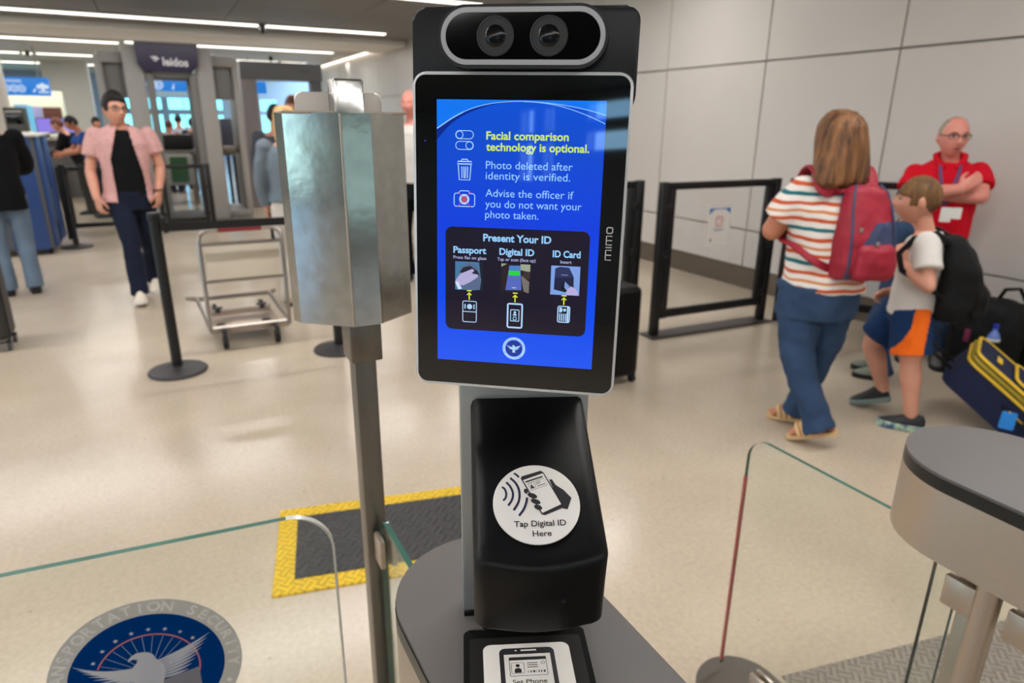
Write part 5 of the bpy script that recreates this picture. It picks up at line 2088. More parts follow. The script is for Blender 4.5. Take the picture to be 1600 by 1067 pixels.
def shoe(parent, heel, toe, w, m_up, m_sole, ank=None, high=0.085, sole_t=0.028):
    """Shoe from heel to toe: shaped upper and a separate sole."""
    h, t = V(heel), V(toe)
    d = (t - h)
    L_ = d.length
    d = d.normalized()
    zz = V((0, 0, 1)) - d * d.z
    zz.normalize()
    r_ = d.cross(zz)
    up_, so = MB(), MB()
    rings, srings = [], []
    for f_, wf, hf in ((0.0, 0.45, 0.60), (0.06, 0.72, 0.92), (0.2, 0.80, 1.0), (0.36, 0.82, 0.98), (0.5, 0.88, 0.78), (0.66, 1.0, 0.60), (0.82, 0.98, 0.46), (0.94, 0.72, 0.34), (1.0, 0.35, 0.2)):
        c = h + d * L_ * f_
        rings.append([c + r_ * (w * wf * math.cos(a)) + zz * (sole_t * 0.6 + max(0, math.sin(a)) * (high * hf) + min(0, math.sin(a)) * 0.01) for a in [2 * math.pi * i / 18 for i in range(18)]])
    up_.loft(rings)
    for f_, wf in ((-0.02, 0.5), (0.04, 0.80), (0.2, 0.9), (0.4, 0.88), (0.66, 1.08), (0.84, 1.04), (0.96, 0.75), (1.02, 0.4)):
        c = h + d * L_ * f_
        srings.append([c + r_ * (w * wf * x_) + zz * z_ for x_, z_ in ((-1, 0.004), (-0.9, 0.0), (0.9, 0.0), (1, 0.004), (1, sole_t), (0.85, sole_t + 0.004), (-0.85, sole_t + 0.004), (-1, sole_t))])
    so.loft(srings)
    s_ = up_.build('shoe', m_up, parent, smooth=60)
    so.build('sole', m_sole, s_, smooth=40)
    return s_


def lerp(a, b_, t):
    return V(a) * (1 - t) + V(b_) * t


fabric_n = dict(rough=0.9, spec=0.2, bump=0.25, bscale=420)
denim_dk = mat('dark_denim', (24, 30, 48), **fabric_n, var=0.12, vscale=9)
denim_mid = mat('blue_denim', (50, 70, 98), **fabric_n, var=0.14, vscale=7)
denim_lt = mat('faded_denim', (104, 122, 142), **fabric_n, var=0.14, vscale=6)
black_tee = mat('black_cotton', (13, 13, 16), **fabric_n)
white_shoe = mat('cream_trainer', (226, 214, 196), 0.7)


def body_parts(mb, J, k, torso_secs, arms=True, legs=True, ar=(0.052, 0.045, 0.040, 0.030), lr=(0.082, 0.06, 0.055, 0.040)):
    torso(mb, torso_secs)
    mb.capsule([J['neck0'], J['headc']], [0.055 * k, 0.05 * k])
    for s_ in 'RL':
        if arms and 'sh' + s_ in J:
            mb.capsule([J['sh' + s_], lerp(J['sh' + s_], J['el' + s_], 0.5), J['el' + s_]], [ar[0] * 0.78 * k, ar[1] * 0.98 * k, ar[1] * 0.9 * k])
            mb.capsule([J['el' + s_], lerp(J['el' + s_], J['wr' + s_], 0.35), J['wr' + s_]], [ar[1] * 0.9 * k, ar[2] * 1.05 * k, ar[3] * k])
        if legs:
            mb.capsule([J['hip' + s_], lerp(J['hip' + s_], J['kn' + s_], 0.6), J['kn' + s_], lerp(J['kn' + s_], J['an' + s_], 0.32), lerp(J['kn' + s_], J['an' + s_], 0.72), J['an' + s_]], [lr[0] * k, (lr[0] * 0.4 + lr[1] * 0.62) * k, lr[1] * 0.93 * k, lr[2] * 1.02 * k, lr[3] * 1.12 * k, lr[3] * 0.95 * k])


def trousers(mb, J, k, lr=(0.098, 0.074, 0.066), cuff=0.075, waist=None, infl=0.0, hem=0.035):
    for s_ in 'RL':
        an = V(J['an' + s_])
        kn = V(J['kn' + s_])
        low = an + (an - kn).normalized() * hem
        mb.sleeve([J['hip' + s_], lerp(J['hip' + s_], kn, 0.5), kn, lerp(kn, low, 0.5), low], [lr[0] * k, lr[0] * 0.92 * k, lr[1] * k, lr[2] * k, cuff * k])
    if waist:
        torso(mb, waist, infl)


# ---- man in the pink shirt, walking towards the kiosk
pm_ = thing('person', 'man in an open pink shirt over a black tee and dark jeans, walking', 'person', (-0.24, 6.66, 0))
J = dict(headc=(-0.247, 6.66, 1.592), neck0=(-0.232, 6.70, 1.44), shR=(-0.425, 6.69, 1.405), shL=(-0.035, 6.70, 1.415), elR=(-0.505, 6.70, 1.10), elL=(0.022, 6.71, 1.12),
         wrR=(-0.487, 6.61, 0.885), wrL=(-0.020, 6.64, 0.915), hipR=(-0.335, 6.69, 0.90), hipL=(-0.155, 6.70, 0.90), knR=(-0.292, 6.56, 0.50), knL=(-0.150, 6.76, 0.50),
         anR=(-0.285, 6.47, 0.10), anL=(-0.168, 6.95, 0.12))
rx_ = V((1, -0.05, 0))
T1 = [((-0.245, 6.70, 0.80), rx_, 0.165, 0.105), ((-0.245, 6.70, 0.92), rx_, 0.168, 0.112), ((-0.243, 6.69, 1.05), rx_, 0.150, 0.108), ((-0.240, 6.69, 1.20), rx_, 0.165, 0.115), ((-0.236, 6.69, 1.33), rx_, 0.178, 0.112), ((-0.234, 6.70, 1.41), rx_, 0.150, 0.085), ((-0.234, 6.70, 1.455), rx_, 0.075, 0.060)]
mb = MB()
body_parts(mb, J, 1.0, T1)
hand(mb, J['wrR'], (0.10, -0.12, -0.9), (0.75, 0.55, 0), (0.3, -1, 0), 0.98, 0.55)
hand(mb, J['wrL'], (-0.10, -0.10, -0.9), (-0.8, 0.5, 0), (-0.3, -1, 0), 0.98, 0.55)
hm1 = hair_mat('dark_brown_hair', (12, 9, 8), (38, 27, 23))
make_head(mb, V(J['headc']), (0.42, -0.9, -0.08), (0.02, 0.02, 1), 0.25, pm_, hm1, hair_short(0.52, 0.0, -0.5, 0.27), glasses=(24, 22, 22), brow=(36, 26, 22))
remesh(mb, 'body', skin_l, pm_, 0.0055, 3)
mb = MB()
torso(mb, [((-0.245, 6.70, 0.885), rx_, 0.168, 0.112), ((-0.245, 6.70, 0.92), rx_, 0.168, 0.112)] + T1[2:6] + [((-0.234, 6.70, 1.435), rx_, 0.085, 0.068)], 0.016)
remesh(mb, 'undershirt', black_tee, pm_, 0.010, 3, 0.006, 8)
mb = MB()
Wt = [((-0.246, 6.70, 0.77), rx_, 0.160, 0.108), ((-0.246, 6.70, 0.835), rx_, 0.168, 0.112), ((-0.245, 6.70, 0.93), rx_, 0.172, 0.116)]
trousers(mb, J, 1.0, (0.098, 0.076, 0.068), 0.075, Wt, 0.012)
remesh(mb, 'jeans', denim_dk, pm_, 0.010, 3, 0.007, 9)
pinkm = mat('pink_linen', (204, 158, 154), 0.9, spec=0.2, bump=0.3, bscale=300, var=0.08, vscale=40)
mb = MB()
T1p = [((-0.25, 6.70, 0.845), rx_, 0.195, 0.125)] + T1[1:]
torso(mb, T1p, 0.026)
for s_, t_ in (('R', 0.60), ('L', 0.58)):
    e_ = lerp(J['sh' + s_], J['el' + s_], t_)
    out_ = (e_ - V(J['sh' + s_])).normalized()
    mb.ellipsoid(V(J['sh' + s_]) + V((0, 0, -0.012)), (0.060,) * 3)
    mb.sleeve([J['sh' + s_], lerp(J['sh' + s_], e_, 0.5), e_], [0.054, 0.067, 0.076])
cutf = lambda p: (p.y < 6.68 and -0.335 + 0.06 * max(0, (p.z - 1.2)) / 0.2 < p.x < -0.108 - max(0, p.z - 1.05) * 0.17) or (p.z > 1.47 and p.y < 6.69)
remesh(mb, 'shirt', pinkm, pm_, 0.010, 4, 0.010, 7, cut=cutf, solid=0.004)
mb = MB()
mb.tube([(-0.32, 6.63, 1.41), (-0.318, 6.69, 1.452), (-0.30, 6.76, 1.468), (-0.235, 6.785, 1.475), (-0.17, 6.76, 1.468), (-0.15, 6.69, 1.452), (-0.145, 6.63, 1.41)], [0.014, 0.018, 0.018, 0.018, 0.018, 0.018, 0.014], 10)
mb.build('collar', pinkm, pm_, smooth=80)
mb = MB()
mb.tube([V(J['wrL']) + V((0.034 * math.cos(a), 0.030 * math.sin(a), 0.02)) for a in [2 * math.pi * i / 18 for i in range(18)]], 0.007, 8, closed=True)
mb.build('watch', blackp, pm_)
shoe(pm_, (-0.284, 6.50, 0.0), (-0.286, 6.24, 0.03), 0.048, white_shoe, white_print, high=0.095)
shoe(pm_, (-0.168, 6.99, 0.025), (-0.155, 6.74, 0.0), 0.048, white_shoe, white_print, high=0.095)

# ---- woman with the red backpack
wm = thing('person', 'woman in a striped tee and jeans with long light brown hair, seen from behind', 'person', (2.75, 2.09, 0))
J = dict(headc=(2.745, 2.10, 1.458), neck0=(2.75, 2.09, 1.30), shL=(2.645, 2.165, 1.245), shR=(2.905, 2.045, 1.245), elL=(2.60, 2.265, 1.035), elR=(2.97, 2.12, 1.02), wrL=(2.80, 2.40, 1.075), wrR=(2.93, 2.34, 1.05),
         hipL=(2.685, 2.135, 0.74), hipR=(2.84, 2.03, 0.74), knL=(2.668, 2.07, 0.42), knR=(2.845, 2.09, 0.42), anL=(2.715, 1.93, 0.105), anR=(2.852, 2.17, 0.075))
rw = (V(J['shR']) - V(J['shL'])).normalized()
T2 = [((2.768, 2.078, 0.66), rw, 0.168, 0.135), ((2.770, 2.078, 0.76), rw, 0.172, 0.140), ((2.776, 2.086, 0.88), rw, 0.154, 0.132), ((2.774, 2.096, 1.0), rw, 0.150, 0.128), ((2.772, 2.10, 1.14), rw, 0.165, 0.125), ((2.772, 2.10, 1.235), rw, 0.150, 0.09), ((2.762, 2.095, 1.29), rw, 0.075, 0.06)]
mb = MB()
body_parts(mb, J, 0.92, T2, ar=(0.066, 0.062, 0.048, 0.034), lr=(0.105, 0.07, 0.06, 0.045))
hand(mb, J['wrL'], (0.7, 0.6, 0.25), (0, -0.2, 1), (-0.5, 0.3, 0.3), 0.85, 0.7)
hand(mb, J['wrR'], (-0.6, 0.7, 0.3), (0, -0.2, 1), (0.5, 0.3, 0.3), 0.85, 0.7)
make_head(mb, V(J['headc']), (0.12, 0.98, -0.12), (0, 0.06, 1), 0.215, wm, eyes=True)
remesh(mb, 'body', skin_t, wm, 0.0065, 3)
hw = hair_mat('light_brown_hair', (66, 42, 28), (142, 98, 60), (26, 26, 2.2))
mb = MB()
hc = V((2.748, 2.085, 1.458))
hr_, hf_ = V((0.98, -0.12, 0)), V((0.12, 0.98, 0))
rings = []
for z, w_, d_, by in ((1.578, 0.012, 0.012, 0.0), (1.574, 0.034, 0.036, -0.002), (1.562, 0.056, 0.060, -0.004), (1.540, 0.076, 0.082, -0.008), (1.505, 0.091, 0.099, -0.012), (1.45, 0.100, 0.106, -0.02), (1.39, 0.108, 0.104, -0.03), (1.34, 0.118, 0.096, -0.042), (1.30, 0.128, 0.086, -0.052), (1.272, 0.132, 0.076, -0.060), (1.258, 0.126, 0.06, -0.064), (1.244, 0.09, 0.03, -0.07)):
    c = V((2.742, 2.094, z + 0.008)) + hf_ * by
    w_, d_ = w_ * 1.10, d_ * 1.06
    rr2 = []
    for p in oval(c, hr_, hf_, w_, d_, 40, 2.1):
        a = noise.noise(V((p.x * 40, p.y * 40, p.z * 3)))
        lowz = max(0.0, (1.34 - z) / 0.08)
        rr2.append(c + (p - c) * (1 + 0.05 * a) + V((0, 0, -0.010 * lowz * (0.5 + noise.noise(V((p.x * 22, p.y * 22, 5)))))) )
    rings.append(rr2)
mb.loft(rings)
remesh(mb, 'hair', hw, wm, 0.007, 3, 0.004, 40, wax=(1, 1, 0.12))
mb = MB()
torso(mb, T2[1:], 0.022)
for s_, t_ in (('R', 0.72), ('L', 0.72)):
    e_ = lerp(J['sh' + s_], J['el' + s_], t_)
    mb.ellipsoid(V(J['sh' + s_]) + V((0, 0, -0.012)), (0.066,) * 3)
    mb.sleeve([J['sh' + s_], lerp(J['sh' + s_], e_, 0.5), e_], [0.060, 0.078, 0.086])
remesh(mb, 'striped_top', stripe_mat(), wm, 0.010, 3, 0.010, 8)
mb = MB()
trousers(mb, J, 0.95, (0.110, 0.084, 0.070), 0.078, [((2.76, 2.085, 0.64), rw, 0.172, 0.135), ((2.76, 2.085, 0.80), rw, 0.174, 0.140)], 0.016, 0.012)
remesh(mb, 'jeans', denim_mid, wm, 0.008, 3, 0.012, 9)
tan = mat('tan_sandal', (206, 170, 122), 0.7)
for hl, to in (((2.765, 1.865, 0.085), (2.655, 2.055, 0.006)), ((2.905, 2.105, 0.02), (2.775, 2.295, 0.004))):
    hl, to = V(hl), V(to)
    d_ = (to - hl).normalized()
    r_ = d_.cross(V((0, 0, 1))).normalized()
    zz = r_.cross(d_)
    mb = MB()
    mb.loft([[hl + d_ * 0.23 * f_ + r_ * 0.043 * wf * x_ + zz * z_ for x_, z_ in ((-1, 0.0), (1, 0.0), (1, 0.018), (0, 0.021), (-1, 0.018))] for f_, wf in ((-0.04, 0.5), (0.05, 0.78), (0.3, 0.82), (0.65, 1.0), (0.9, 0.85), (1.0, 0.45))])
    sd_ = mb.build('sandal', tan, wm, smooth=50)
    mb = MB()
    mb.loft([oval(hl + d_ * 0.23 * f_ + zz * (0.022 + hh), r_, zz, 0.036 * wf, hh, 14) for f_, wf, hh in ((0.02, 0.6, 0.03), (0.12, 0.8, 0.045), (0.3, 0.8, 0.05), (0.55, 0.9, 0.032), (0.75, 1.0, 0.02), (0.82, 0.95, 0.016))])
    for i in range(5):
        mb.capsule([hl + d_ * 0.18 + r_ * (0.027 - 0.0135 * i) + zz * 0.034, hl + d_ * (0.218 - 0.006 * abs(i - 1)) + r_ * (0.027 - 0.0135 * i) + zz * 0.029], [0.0085, 0.0075], 8)
    remesh(mb, 'foot', skin_t, sd_, 0.004, 2) if False else mb.build('foot', skin_t, sd_, smooth=80)
    for f_ in (0.47, 0.58, 0.69):
        mb = MB()
        c = hl + d_ * 0.23 * f_
        mb.tube([c + r_ * (0.045 * math.cos(a)) + zz * (0.018 + (0.066 - 0.06 * (f_ - 0.4)) * math.sin(a)) + d_ * 0.012 * math.sin(a) for a in [math.pi * i / 12 for i in range(13)]], 0.011, 8, ref=tuple(d_), flat=1.0)
        mb.build('strap', tan, sd_, smooth=60)

# red backpack: a thing of its own, carried by the woman
bp_ = thing('backpack', 'red and navy backpack worn by the woman in the striped top', 'backpack', (2.73, 1.90, 0.85))
redm = mat('red_nylon', (150, 16, 40), 0.6, var=0.12, vscale=10, bump=0.25, bscale=120)
navym = mat('navy_nylon', (52, 62, 96), 0.6, var=0.15, vscale=12, bump=0.2, bscale=160)
fB = V((rw.y * -1, rw.x, 0)).normalized()          # forward of the woman
fB = fB if fB.y > 0 else -fB
bpa = R(8)
rwp = V((rw.x * math.cos(bpa) - rw.y * math.sin(bpa), rw.x * math.sin(bpa) + rw.y * math.cos(bpa), 0))
fBp = V((fB.x * math.cos(bpa) - fB.y * math.sin(bpa), fB.x * math.sin(bpa) + fB.y * math.cos(bpa), 0))
bc0 = V((2.775, 2.10, 0)) - fB * 0.105 + rw * 0.060
secs = [(0.845, 0.118, 0.05, 0.06), (0.865, 0.142, 0.085, 0.088), (0.93, 0.15, 0.10, 0.10), (1.02, 0.15, 0.097, 0.096), (1.10, 0.143, 0.085, 0.085), (1.18, 0.130, 0.068, 0.068), (1.24, 0.112, 0.05, 0.055), (1.268, 0.082, 0.03, 0.04)]
mb = MB()
mb.loft([oval(bc0 - fBp * off * 0.85 + V((0, 0, z)), rwp, fBp, w_ * 0.84, d_ * 0.9, 32, 3.0) for z, w_, d_, off in secs])


def bp_pick(p):
    q = p - (bc0 + V((0, 0, 1.05)))
    x, z, yb = q.dot(rwp), p.z, -q.dot(fBp)
    if yb < 0.035:
        return 1
    if 1.005 < z < 1.115 and x > -0.075 + (z - 1.005) * 0.75:
        return 1
    if -0.10 < x + (z - 0.86) * -0.25 < -0.082 and z < 1.02:
        return 1
    return 0


remesh(mb, 'main_bag', redm, bp_, 0.007, 3, 0.007, 12, pick=bp_pick, extra=(navym,))
mb = MB()
pk = bc0 - fBp * 0.158
mb.loft([oval(pk - fBp * o_ + V((0, 0, z)) + rwp * 0.012, rwp, fBp, w_ * 0.9, d_, 28, 3.0) for z, w_, d_, o_ in ((0.862, 0.085, 0.025, 0.0), (0.885, 0.108, 0.045, 0.0), (0.95, 0.112, 0.05, 0.0), (1.0, 0.104, 0.042, -0.004), (1.022, 0.085, 0.022, -0.012))])
remesh(mb, 'front_pocket', redm, bp_, 0.007, 3, 0.006, 14)
mb = MB()
for s_ in (-1, 1):
    t0 = bc0 + rw * s_ * 0.06 + V((0, 0, 1.235))
    sh_ = V((2.775, 2.10, 0)) + rw * s_ * 0.105
    pts = [t0 - fB * 0.015, sh_ - fB * 0.122 + rw * s_ * 0.004 + V((0, 0, 1.245)), sh_ - fB * 0.065 + rw * s_ * 0.012 + V((0, 0, 1.318)), sh_ + fB * 0.01 + rw * s_ * 0.012 + V((0, 0, 1.336)), sh_ + fB * 0.10 + V((0, 0, 1.275)), sh_ + fB * 0.158 + V((0, 0, 1.12)), sh_ + rw * s_ * 0.075 + fB * 0.08 + V((0, 0, 1.0)), sh_ + rw * s_ * 0.078 - fB * 0.06 + V((0, 0, 0.985)), sh_ + rw * s_ * 0.02 - fB * 0.155 + V((0, 0, 0.93)), bc0 + rw * s_ * 0.09 - fB * 0.05 + V((0, 0, 0.885))]
    q2 = MB()
    # flat webbing: wide across, thin along the body normal
    P_ = [V(p) for p in pts]
    dense = []
    for i in range(len(P_) - 1):
        a0 = P_[i - 1] if i else P_[i] * 2 - P_[i + 1]
        a3 = P_[i + 2] if i + 2 < len(P_) else P_[i + 1] * 2 - P_[i]
        for kk in range(5):
            t = kk / 5
            dense.append(0.5 * ((2 * P_[i]) + (P_[i + 1] - a0) * t + (2 * a0 - 5 * P_[i] + 4 * P_[i + 1] - a3) * t * t + (-a0 + 3 * P_[i] - 3 * P_[i + 1] + a3) * t ** 3))
    dense.append(P_[-1])
    rg = []
    for i, p in enumerate(dense):
        tn = (dense[min(i + 1, len(dense) - 1)] - dense[max(i - 1, 0)]).normalized()
        wd = rw - tn * rw.dot(tn)
        wd.normalize()
        th = tn.cross(wd)
        hw_ = 0.030 if i < len(dense) * 0.55 else 0.018
        rg.append([p + wd * hw_ * x_ + th * 0.007 * y_ for x_, y_ in ((-1, -0.6), (-0.9, -1), (0.9, -1), (1, -0.6), (1, 0.6), (0.9, 1), (-0.9, 1), (-1, 0.6))])
    q2.loft(rg)
    q2.build('shoulder_strap', redm, bp_, smooth=50)
mb = MB()
hp = bc0 + V((0, 0, 1.262))
mb.tube([hp - rw * 0.035, hp - rw * 0.03 + V((0, 0, 0.035)) - fB * 0.005, hp + rw * 0.03 + V((0, 0, 0.035)) - fB * 0.005, hp + rw * 0.035], 0.008, 8)
mb.build('grab_handle', redm, bp_)
for s_ in (-1, 1):
    mb = MB()
    mb.tube([bc0 + rwp * s_ * w_ * 0.84 * 0.86 - fBp * (off * 0.85 + d_ * 0.9 * 0.80) + V((0, 0, z)) for z, w_, d_, off in secs[1:]], 0.0055, 8)
    mb.build('piping', navym, bp_, smooth=80)
mb = MB()
for x_, z_, yb in ((-0.07, 1.085, 0.150), (0.0, 1.025, 0.176)):
    mb.box(bc0 - fBp * yb + rwp * x_ + V((0, 0, z_)), (0.014, 0.014, 0.022), 0.003)
mb.build('zip_pull', mat('zip_metal', (170, 160, 150), 0.35, 0.9), bp_)

# ---- boy walking to the left
by = thing('person', 'boy in a white tee and navy orange shorts walking with a black backpack', 'person', (3.35, 1.98, 0))
fwB = V((-0.51, 0.86, 0))
rB = V((0.86, 0.51, 0))                     # his right side, away from the camera
J = dict(headc=(3.322, 2.025, 1.165), neck0=(3.355, 1.985, 1.02), shL=(3.268, 1.915, 0.975), shR=(3.455, 2.03, 0.975), elL=(3.212, 1.832, 0.785), elR=(3.50, 2.02, 0.78), wrL=(3.225, 1.985, 0.860), wrR=(3.425, 2.13, 0.675),
         hipL=(3.305, 1.945, 0.635), hipR=(3.415, 2.015, 0.635), knL=(3.300, 1.893, 0.365), knR=(3.385, 2.165, 0.375), anL=(3.318, 1.845, 0.085), anR=(3.432, 2.085, 0.115))
T3 = [((3.362, 1.978, 0.56), rB, 0.125, 0.09), ((3.362, 1.978, 0.66), rB, 0.128, 0.092), ((3.36, 1.98, 0.78), rB, 0.115, 0.088), ((3.36, 1.978, 0.90), rB, 0.122, 0.088), ((3.36, 1.975, 0.975), rB, 0.115, 0.07), ((3.355, 1.98, 1.02), rB, 0.055, 0.048)]
mb = MB()
body_parts(mb, J, 0.78, T3, ar=(0.052, 0.047, 0.042, 0.034), lr=(0.098, 0.068, 0.066, 0.044))
hand(mb, J['wrL'], (-0.12, 0.10, 0.55), (0.6, 0.35, 0), (0.1, -0.6, 0.4), 0.78, 0.75)
hand(mb, J['wrR'], (-0.35, 0.8, -0.45), (-0.5, -0.2, -0.6), (-0.2, 0.2, 0.8), 0.78, 0.9)
hb2 = hair_mat('boy_brown_hair', (84, 58, 34), (126, 92, 54), (30, 30, 8))
make_head(mb, V(J['headc']), tuple(fwB * 0.985 + V((-0.05, -0.12, 0.0))), tuple(V((0, 0, 1)) + fwB * 0.02), 0.222, by, hb2, hair_short(0.28, -0.10, -0.52, 0.135), brow=(110, 84, 60), lip=(190, 122, 112))
remesh(mb, 'body', skin_l, by, 0.005, 3)
mb = MB()
torso(mb, [((3.362, 1.978, 0.60), rB, 0.132, 0.098)] + T3[1:5] + [((3.355, 1.98, 1.005), rB, 0.065, 0.055)], 0.016)
for s_ in 'RL':
    e_ = lerp(J['sh' + s_], J['el' + s_], 0.62)
    mb.ellipsoid(J['sh' + s_], (0.058,) * 3)
    mb.sleeve([J['sh' + s_], lerp(J['sh' + s_], e_, 0.5), e_], [0.058, 0.061, 0.064])
white_tee = mat('white_cotton', (214, 208, 202), **fabric_n)
ts = remesh(mb, 'tee_shirt', white_tee, by, 0.008, 3, 0.007, 10)
mb = MB(frame(V((3.36, 1.98, 0.885)) + fwB * 0.109 - rB * 0.02, rB * -1, (0, 0, 1)))
mb.text('USA', 0.0, 0.0, 0.075, 0.028, 'C', 0.002, 0.01) if False else None
mb.stroke([(-0.04, 0.0), (-0.02, 0.012), (0.0, 0.0), (0.02, 0.012), (0.04, 0.0)], 0.006, 0.0)
mb.build('chest_print', mat('faded_print', (96, 92, 98), 0.7), ts)
mb = MB()
for s_ in 'RL':
    kn, hp = V(J['kn' + s_]), V(J['hip' + s_])
    lo_ = lerp(hp, kn, 0.84)
    mb.sleeve([hp, lerp(hp, lo_, 0.5), lo_], [0.092, 0.098, 0.102 if s_ == 'L' else 0.096])
torso(mb, [((3.362, 1.978, 0.56), rB, 0.125, 0.09), ((3.362, 1.978, 0.665), rB, 0.128, 0.092)], 0.012)
orange = mat('orange_mesh', (240, 108, 28), **fabric_n)


def sh_pick(p):
    q = p - V((3.305, 1.93, 0.5))
    a, side = q.dot(fwB), -q.dot(rB)
    h = min(1, max(0, (0.60 - p.z) / 0.17))
    return 1 if (side > 0.02 and -0.075 < a < -0.005 + 0.075 * h * h) else 0


remesh(mb, 'shorts', mat('navy_shorts', (26, 52, 92), **fabric_n), by, 0.007, 3, 0.007, 10, pick=sh_pick, extra=(orange,))
marb = mat('marbled_sole', (120, 150, 160), 0.5)
nt = marb.node_tree
tcx = nt.nodes.new('ShaderNodeTexCoord')
nzx = nt.nodes.new('ShaderNodeTexNoise')
nzx.inputs['Scale'].default_value = 38
nt.links.new(tcx.outputs['Object'], nzx.inputs['Vector'])
rpx = nt.nodes.new('ShaderNodeValToRGB')
rpx.color_ramp.elements[0].position, rpx.color_ramp.elements[0].color = 0.38, (*srgb(46, 78, 120), 1)
rpx.color_ramp.elements[1].position, rpx.color_ramp.elements[1].color = 0.62, (*srgb(176, 200, 168), 1)
nt.links.new(nzx.outputs['Fac'], rpx.inputs[0])
nt.links.new(rpx.outputs[0], nt.nodes['Principled BSDF'].inputs['Base Color'])
shoe(by, (3.350, 1.782, 0.002), (3.240, 1.965, 0.0), 0.042, shoe_black, marb, high=0.075, sole_t=0.032)
shoe(by, (3.452, 2.045, 0.062), (3.352, 2.205, 0.0), 0.042, shoe_black, mat('green_grey_sole', (122, 140, 134), 0.6), high=0.075, sole_t=0.026)

bk = thing('backpack', 'large black backpack on the back of the boy', 'backpack', (3.44, 1.83, 0.6))
mb = MB()
kb = V((3.362, 1.975, 0)) - fwB * 0.090
mb.loft([oval(kb - fwB * o_ + V((0, 0, z)), rB, fwB, w_, d_, 30, 2.9) for z, w_, d_, o_ in ((0.585, 0.09, 0.05, 0.06), (0.61, 0.125, 0.082, 0.075), (0.68, 0.14, 0.098, 0.088), (0.78, 0.142, 0.10, 0.088), (0.86, 0.138, 0.088, 0.076), (0.93, 0.125, 0.07, 0.055), (0.985, 0.105, 0.048, 0.033), (1.005, 0.075, 0.03, 0.022))])
black_ny = mat('black_nylon', (11, 11, 12), 0.75, spec=0.25, bump=0.2, bscale=120)
remesh(mb, 'main_bag', black_ny, bk, 0.008, 3, 0.008, 9)
mb = MB()
mb.loft([oval(kb - fwB * (0.175 + o_) + V((0, 0, z)), rB, fwB, w_, d_, 24, 2.9) for z, w_, d_, o_ in ((0.61, 0.085, 0.03, 0.0), (0.64, 0.105, 0.045, 0.0), (0.74, 0.108, 0.045, 0.0), (0.79, 0.09, 0.025, -0.012))])
remesh(mb, 'front_pocket', black_ny, bk, 0.008, 3, 0.006, 11)
for s_ in (-1, 1):
    sh_ = V((3.36, 1.975, 0)) + rB * s_ * 0.088
    P_ = [sh_ - fwB * 0.10 + V((0, 0, 0.985)), sh_ - fwB * 0.04 + V((0, 0, 1.022)), sh_ + fwB * 0.05 + V((0, 0, 0.99)), sh_ + fwB * 0.104 + rB * s_ * 0.02 + V((0, 0, 0.91)), sh_ + fwB * 0.075 + rB * s_ * 0.06 + V((0, 0, 0.84)), sh_ - fwB * 0.03 + rB * s_ * 0.062 + V((0, 0, 0.775)), sh_ - fwB * 0.12 + rB * s_ * 0.03 + V((0, 0, 0.72))]
    q2 = MB()
    rg = []
    for i, p in enumerate(P_):
        tn = (P_[min(i + 1, len(P_) - 1)] - P_[max(i - 1, 0)]).normalized()
        wd = (rB - tn * rB.dot(tn)).normalized()
        th = tn.cross(wd)
        hw_ = 0.024 if i < 4 else 0.014
        rg.append([p + wd * hw_ * x_ + th * (0.014 if i < 5 else 0.008) * y_ for x_, y_ in ((-1, -0.6), (-0.9, -1), (0.9, -1), (1, -0.6), (1, 0.6), (0.9, 1), (-0.9, 1), (-1, 0.6))])
    q2.loft(rg)
    q2.build('shoulder_strap', black_ny, bk, smooth=60)

# ---- man in the red polo, arms crossed, leaning near the wall
rm = thing('person', 'man in a red polo with crossed arms and glasses leaning near the wall', 'person', (4.5, 2.5, 0))
fR = V((-0.80, -0.60, 0))
rR = V((-0.60, 0.80, 0))                    # his right is on the left in the picture
J = dict(headc=(4.458, 2.585, 1.452), neck0=(4.50, 2.60, 1.30), shR=(4.405, 2.755, 1.235), shL=(4.625, 2.475, 1.255), elR=(4.315, 2.70, 1.085), elL=(4.535, 2.385, 1.10), wrR=(4.345, 2.41, 1.15), wrL=(4.265, 2.60, 1.12),
         hipR=(4.49, 2.67, 0.76), hipL=(4.58, 2.55, 0.76), knR=(4.36, 2.66, 0.42), knL=(4.42, 2.46, 0.42), anR=(4.44, 2.62, 0.09), anL=(4.50, 2.42, 0.09))
T4 = [((4.53, 2.61, 0.70), rR, 0.165, 0.12), ((4.53, 2.61, 0.82), rR, 0.172, 0.135), ((4.525, 2.61, 0.95), rR, 0.172, 0.14), ((4.52, 2.61, 1.08), rR, 0.178, 0.132), ((4.515, 2.612, 1.19), rR, 0.178, 0.115), ((4.512, 2.612, 1.265), rR, 0.145, 0.085), ((4.505, 2.605, 1.31), rR, 0.07, 0.06)]
mb = MB()
body_parts(mb, J, 0.96, T4, ar=(0.062, 0.054, 0.052, 0.036), lr=(0.09, 0.066, 0.06, 0.045))
hand(mb, J['wrR'], (0.45, -0.32, 0.45), (0.5, 0.6, -0.2), (-0.4, -0.3, 0.8), 0.95, 0.35)
hand(mb, J['wrL'], (0.05, 0.9, 0.1), (0.7, 0.1, 0.0), (0, 0.1, 1), 0.95, 0.5)
hg = hair_mat('grey_short_hair', (136, 116, 100), (176, 158, 140))


def bald(X, Y, Z):
    """Thinning hair: sides and back only."""
    if Y > 0.30:
        return -0.05
    if Z < -0.40 or (Y > -0.1 and Z < -0.05):
        return -0.05
    t = 0.045 * min(1, max(0, (0.30 - Y) / 0.15))
    if Z > 0.78 and abs(X) < 0.5:
        t *= 0.3
    return t - 0.012


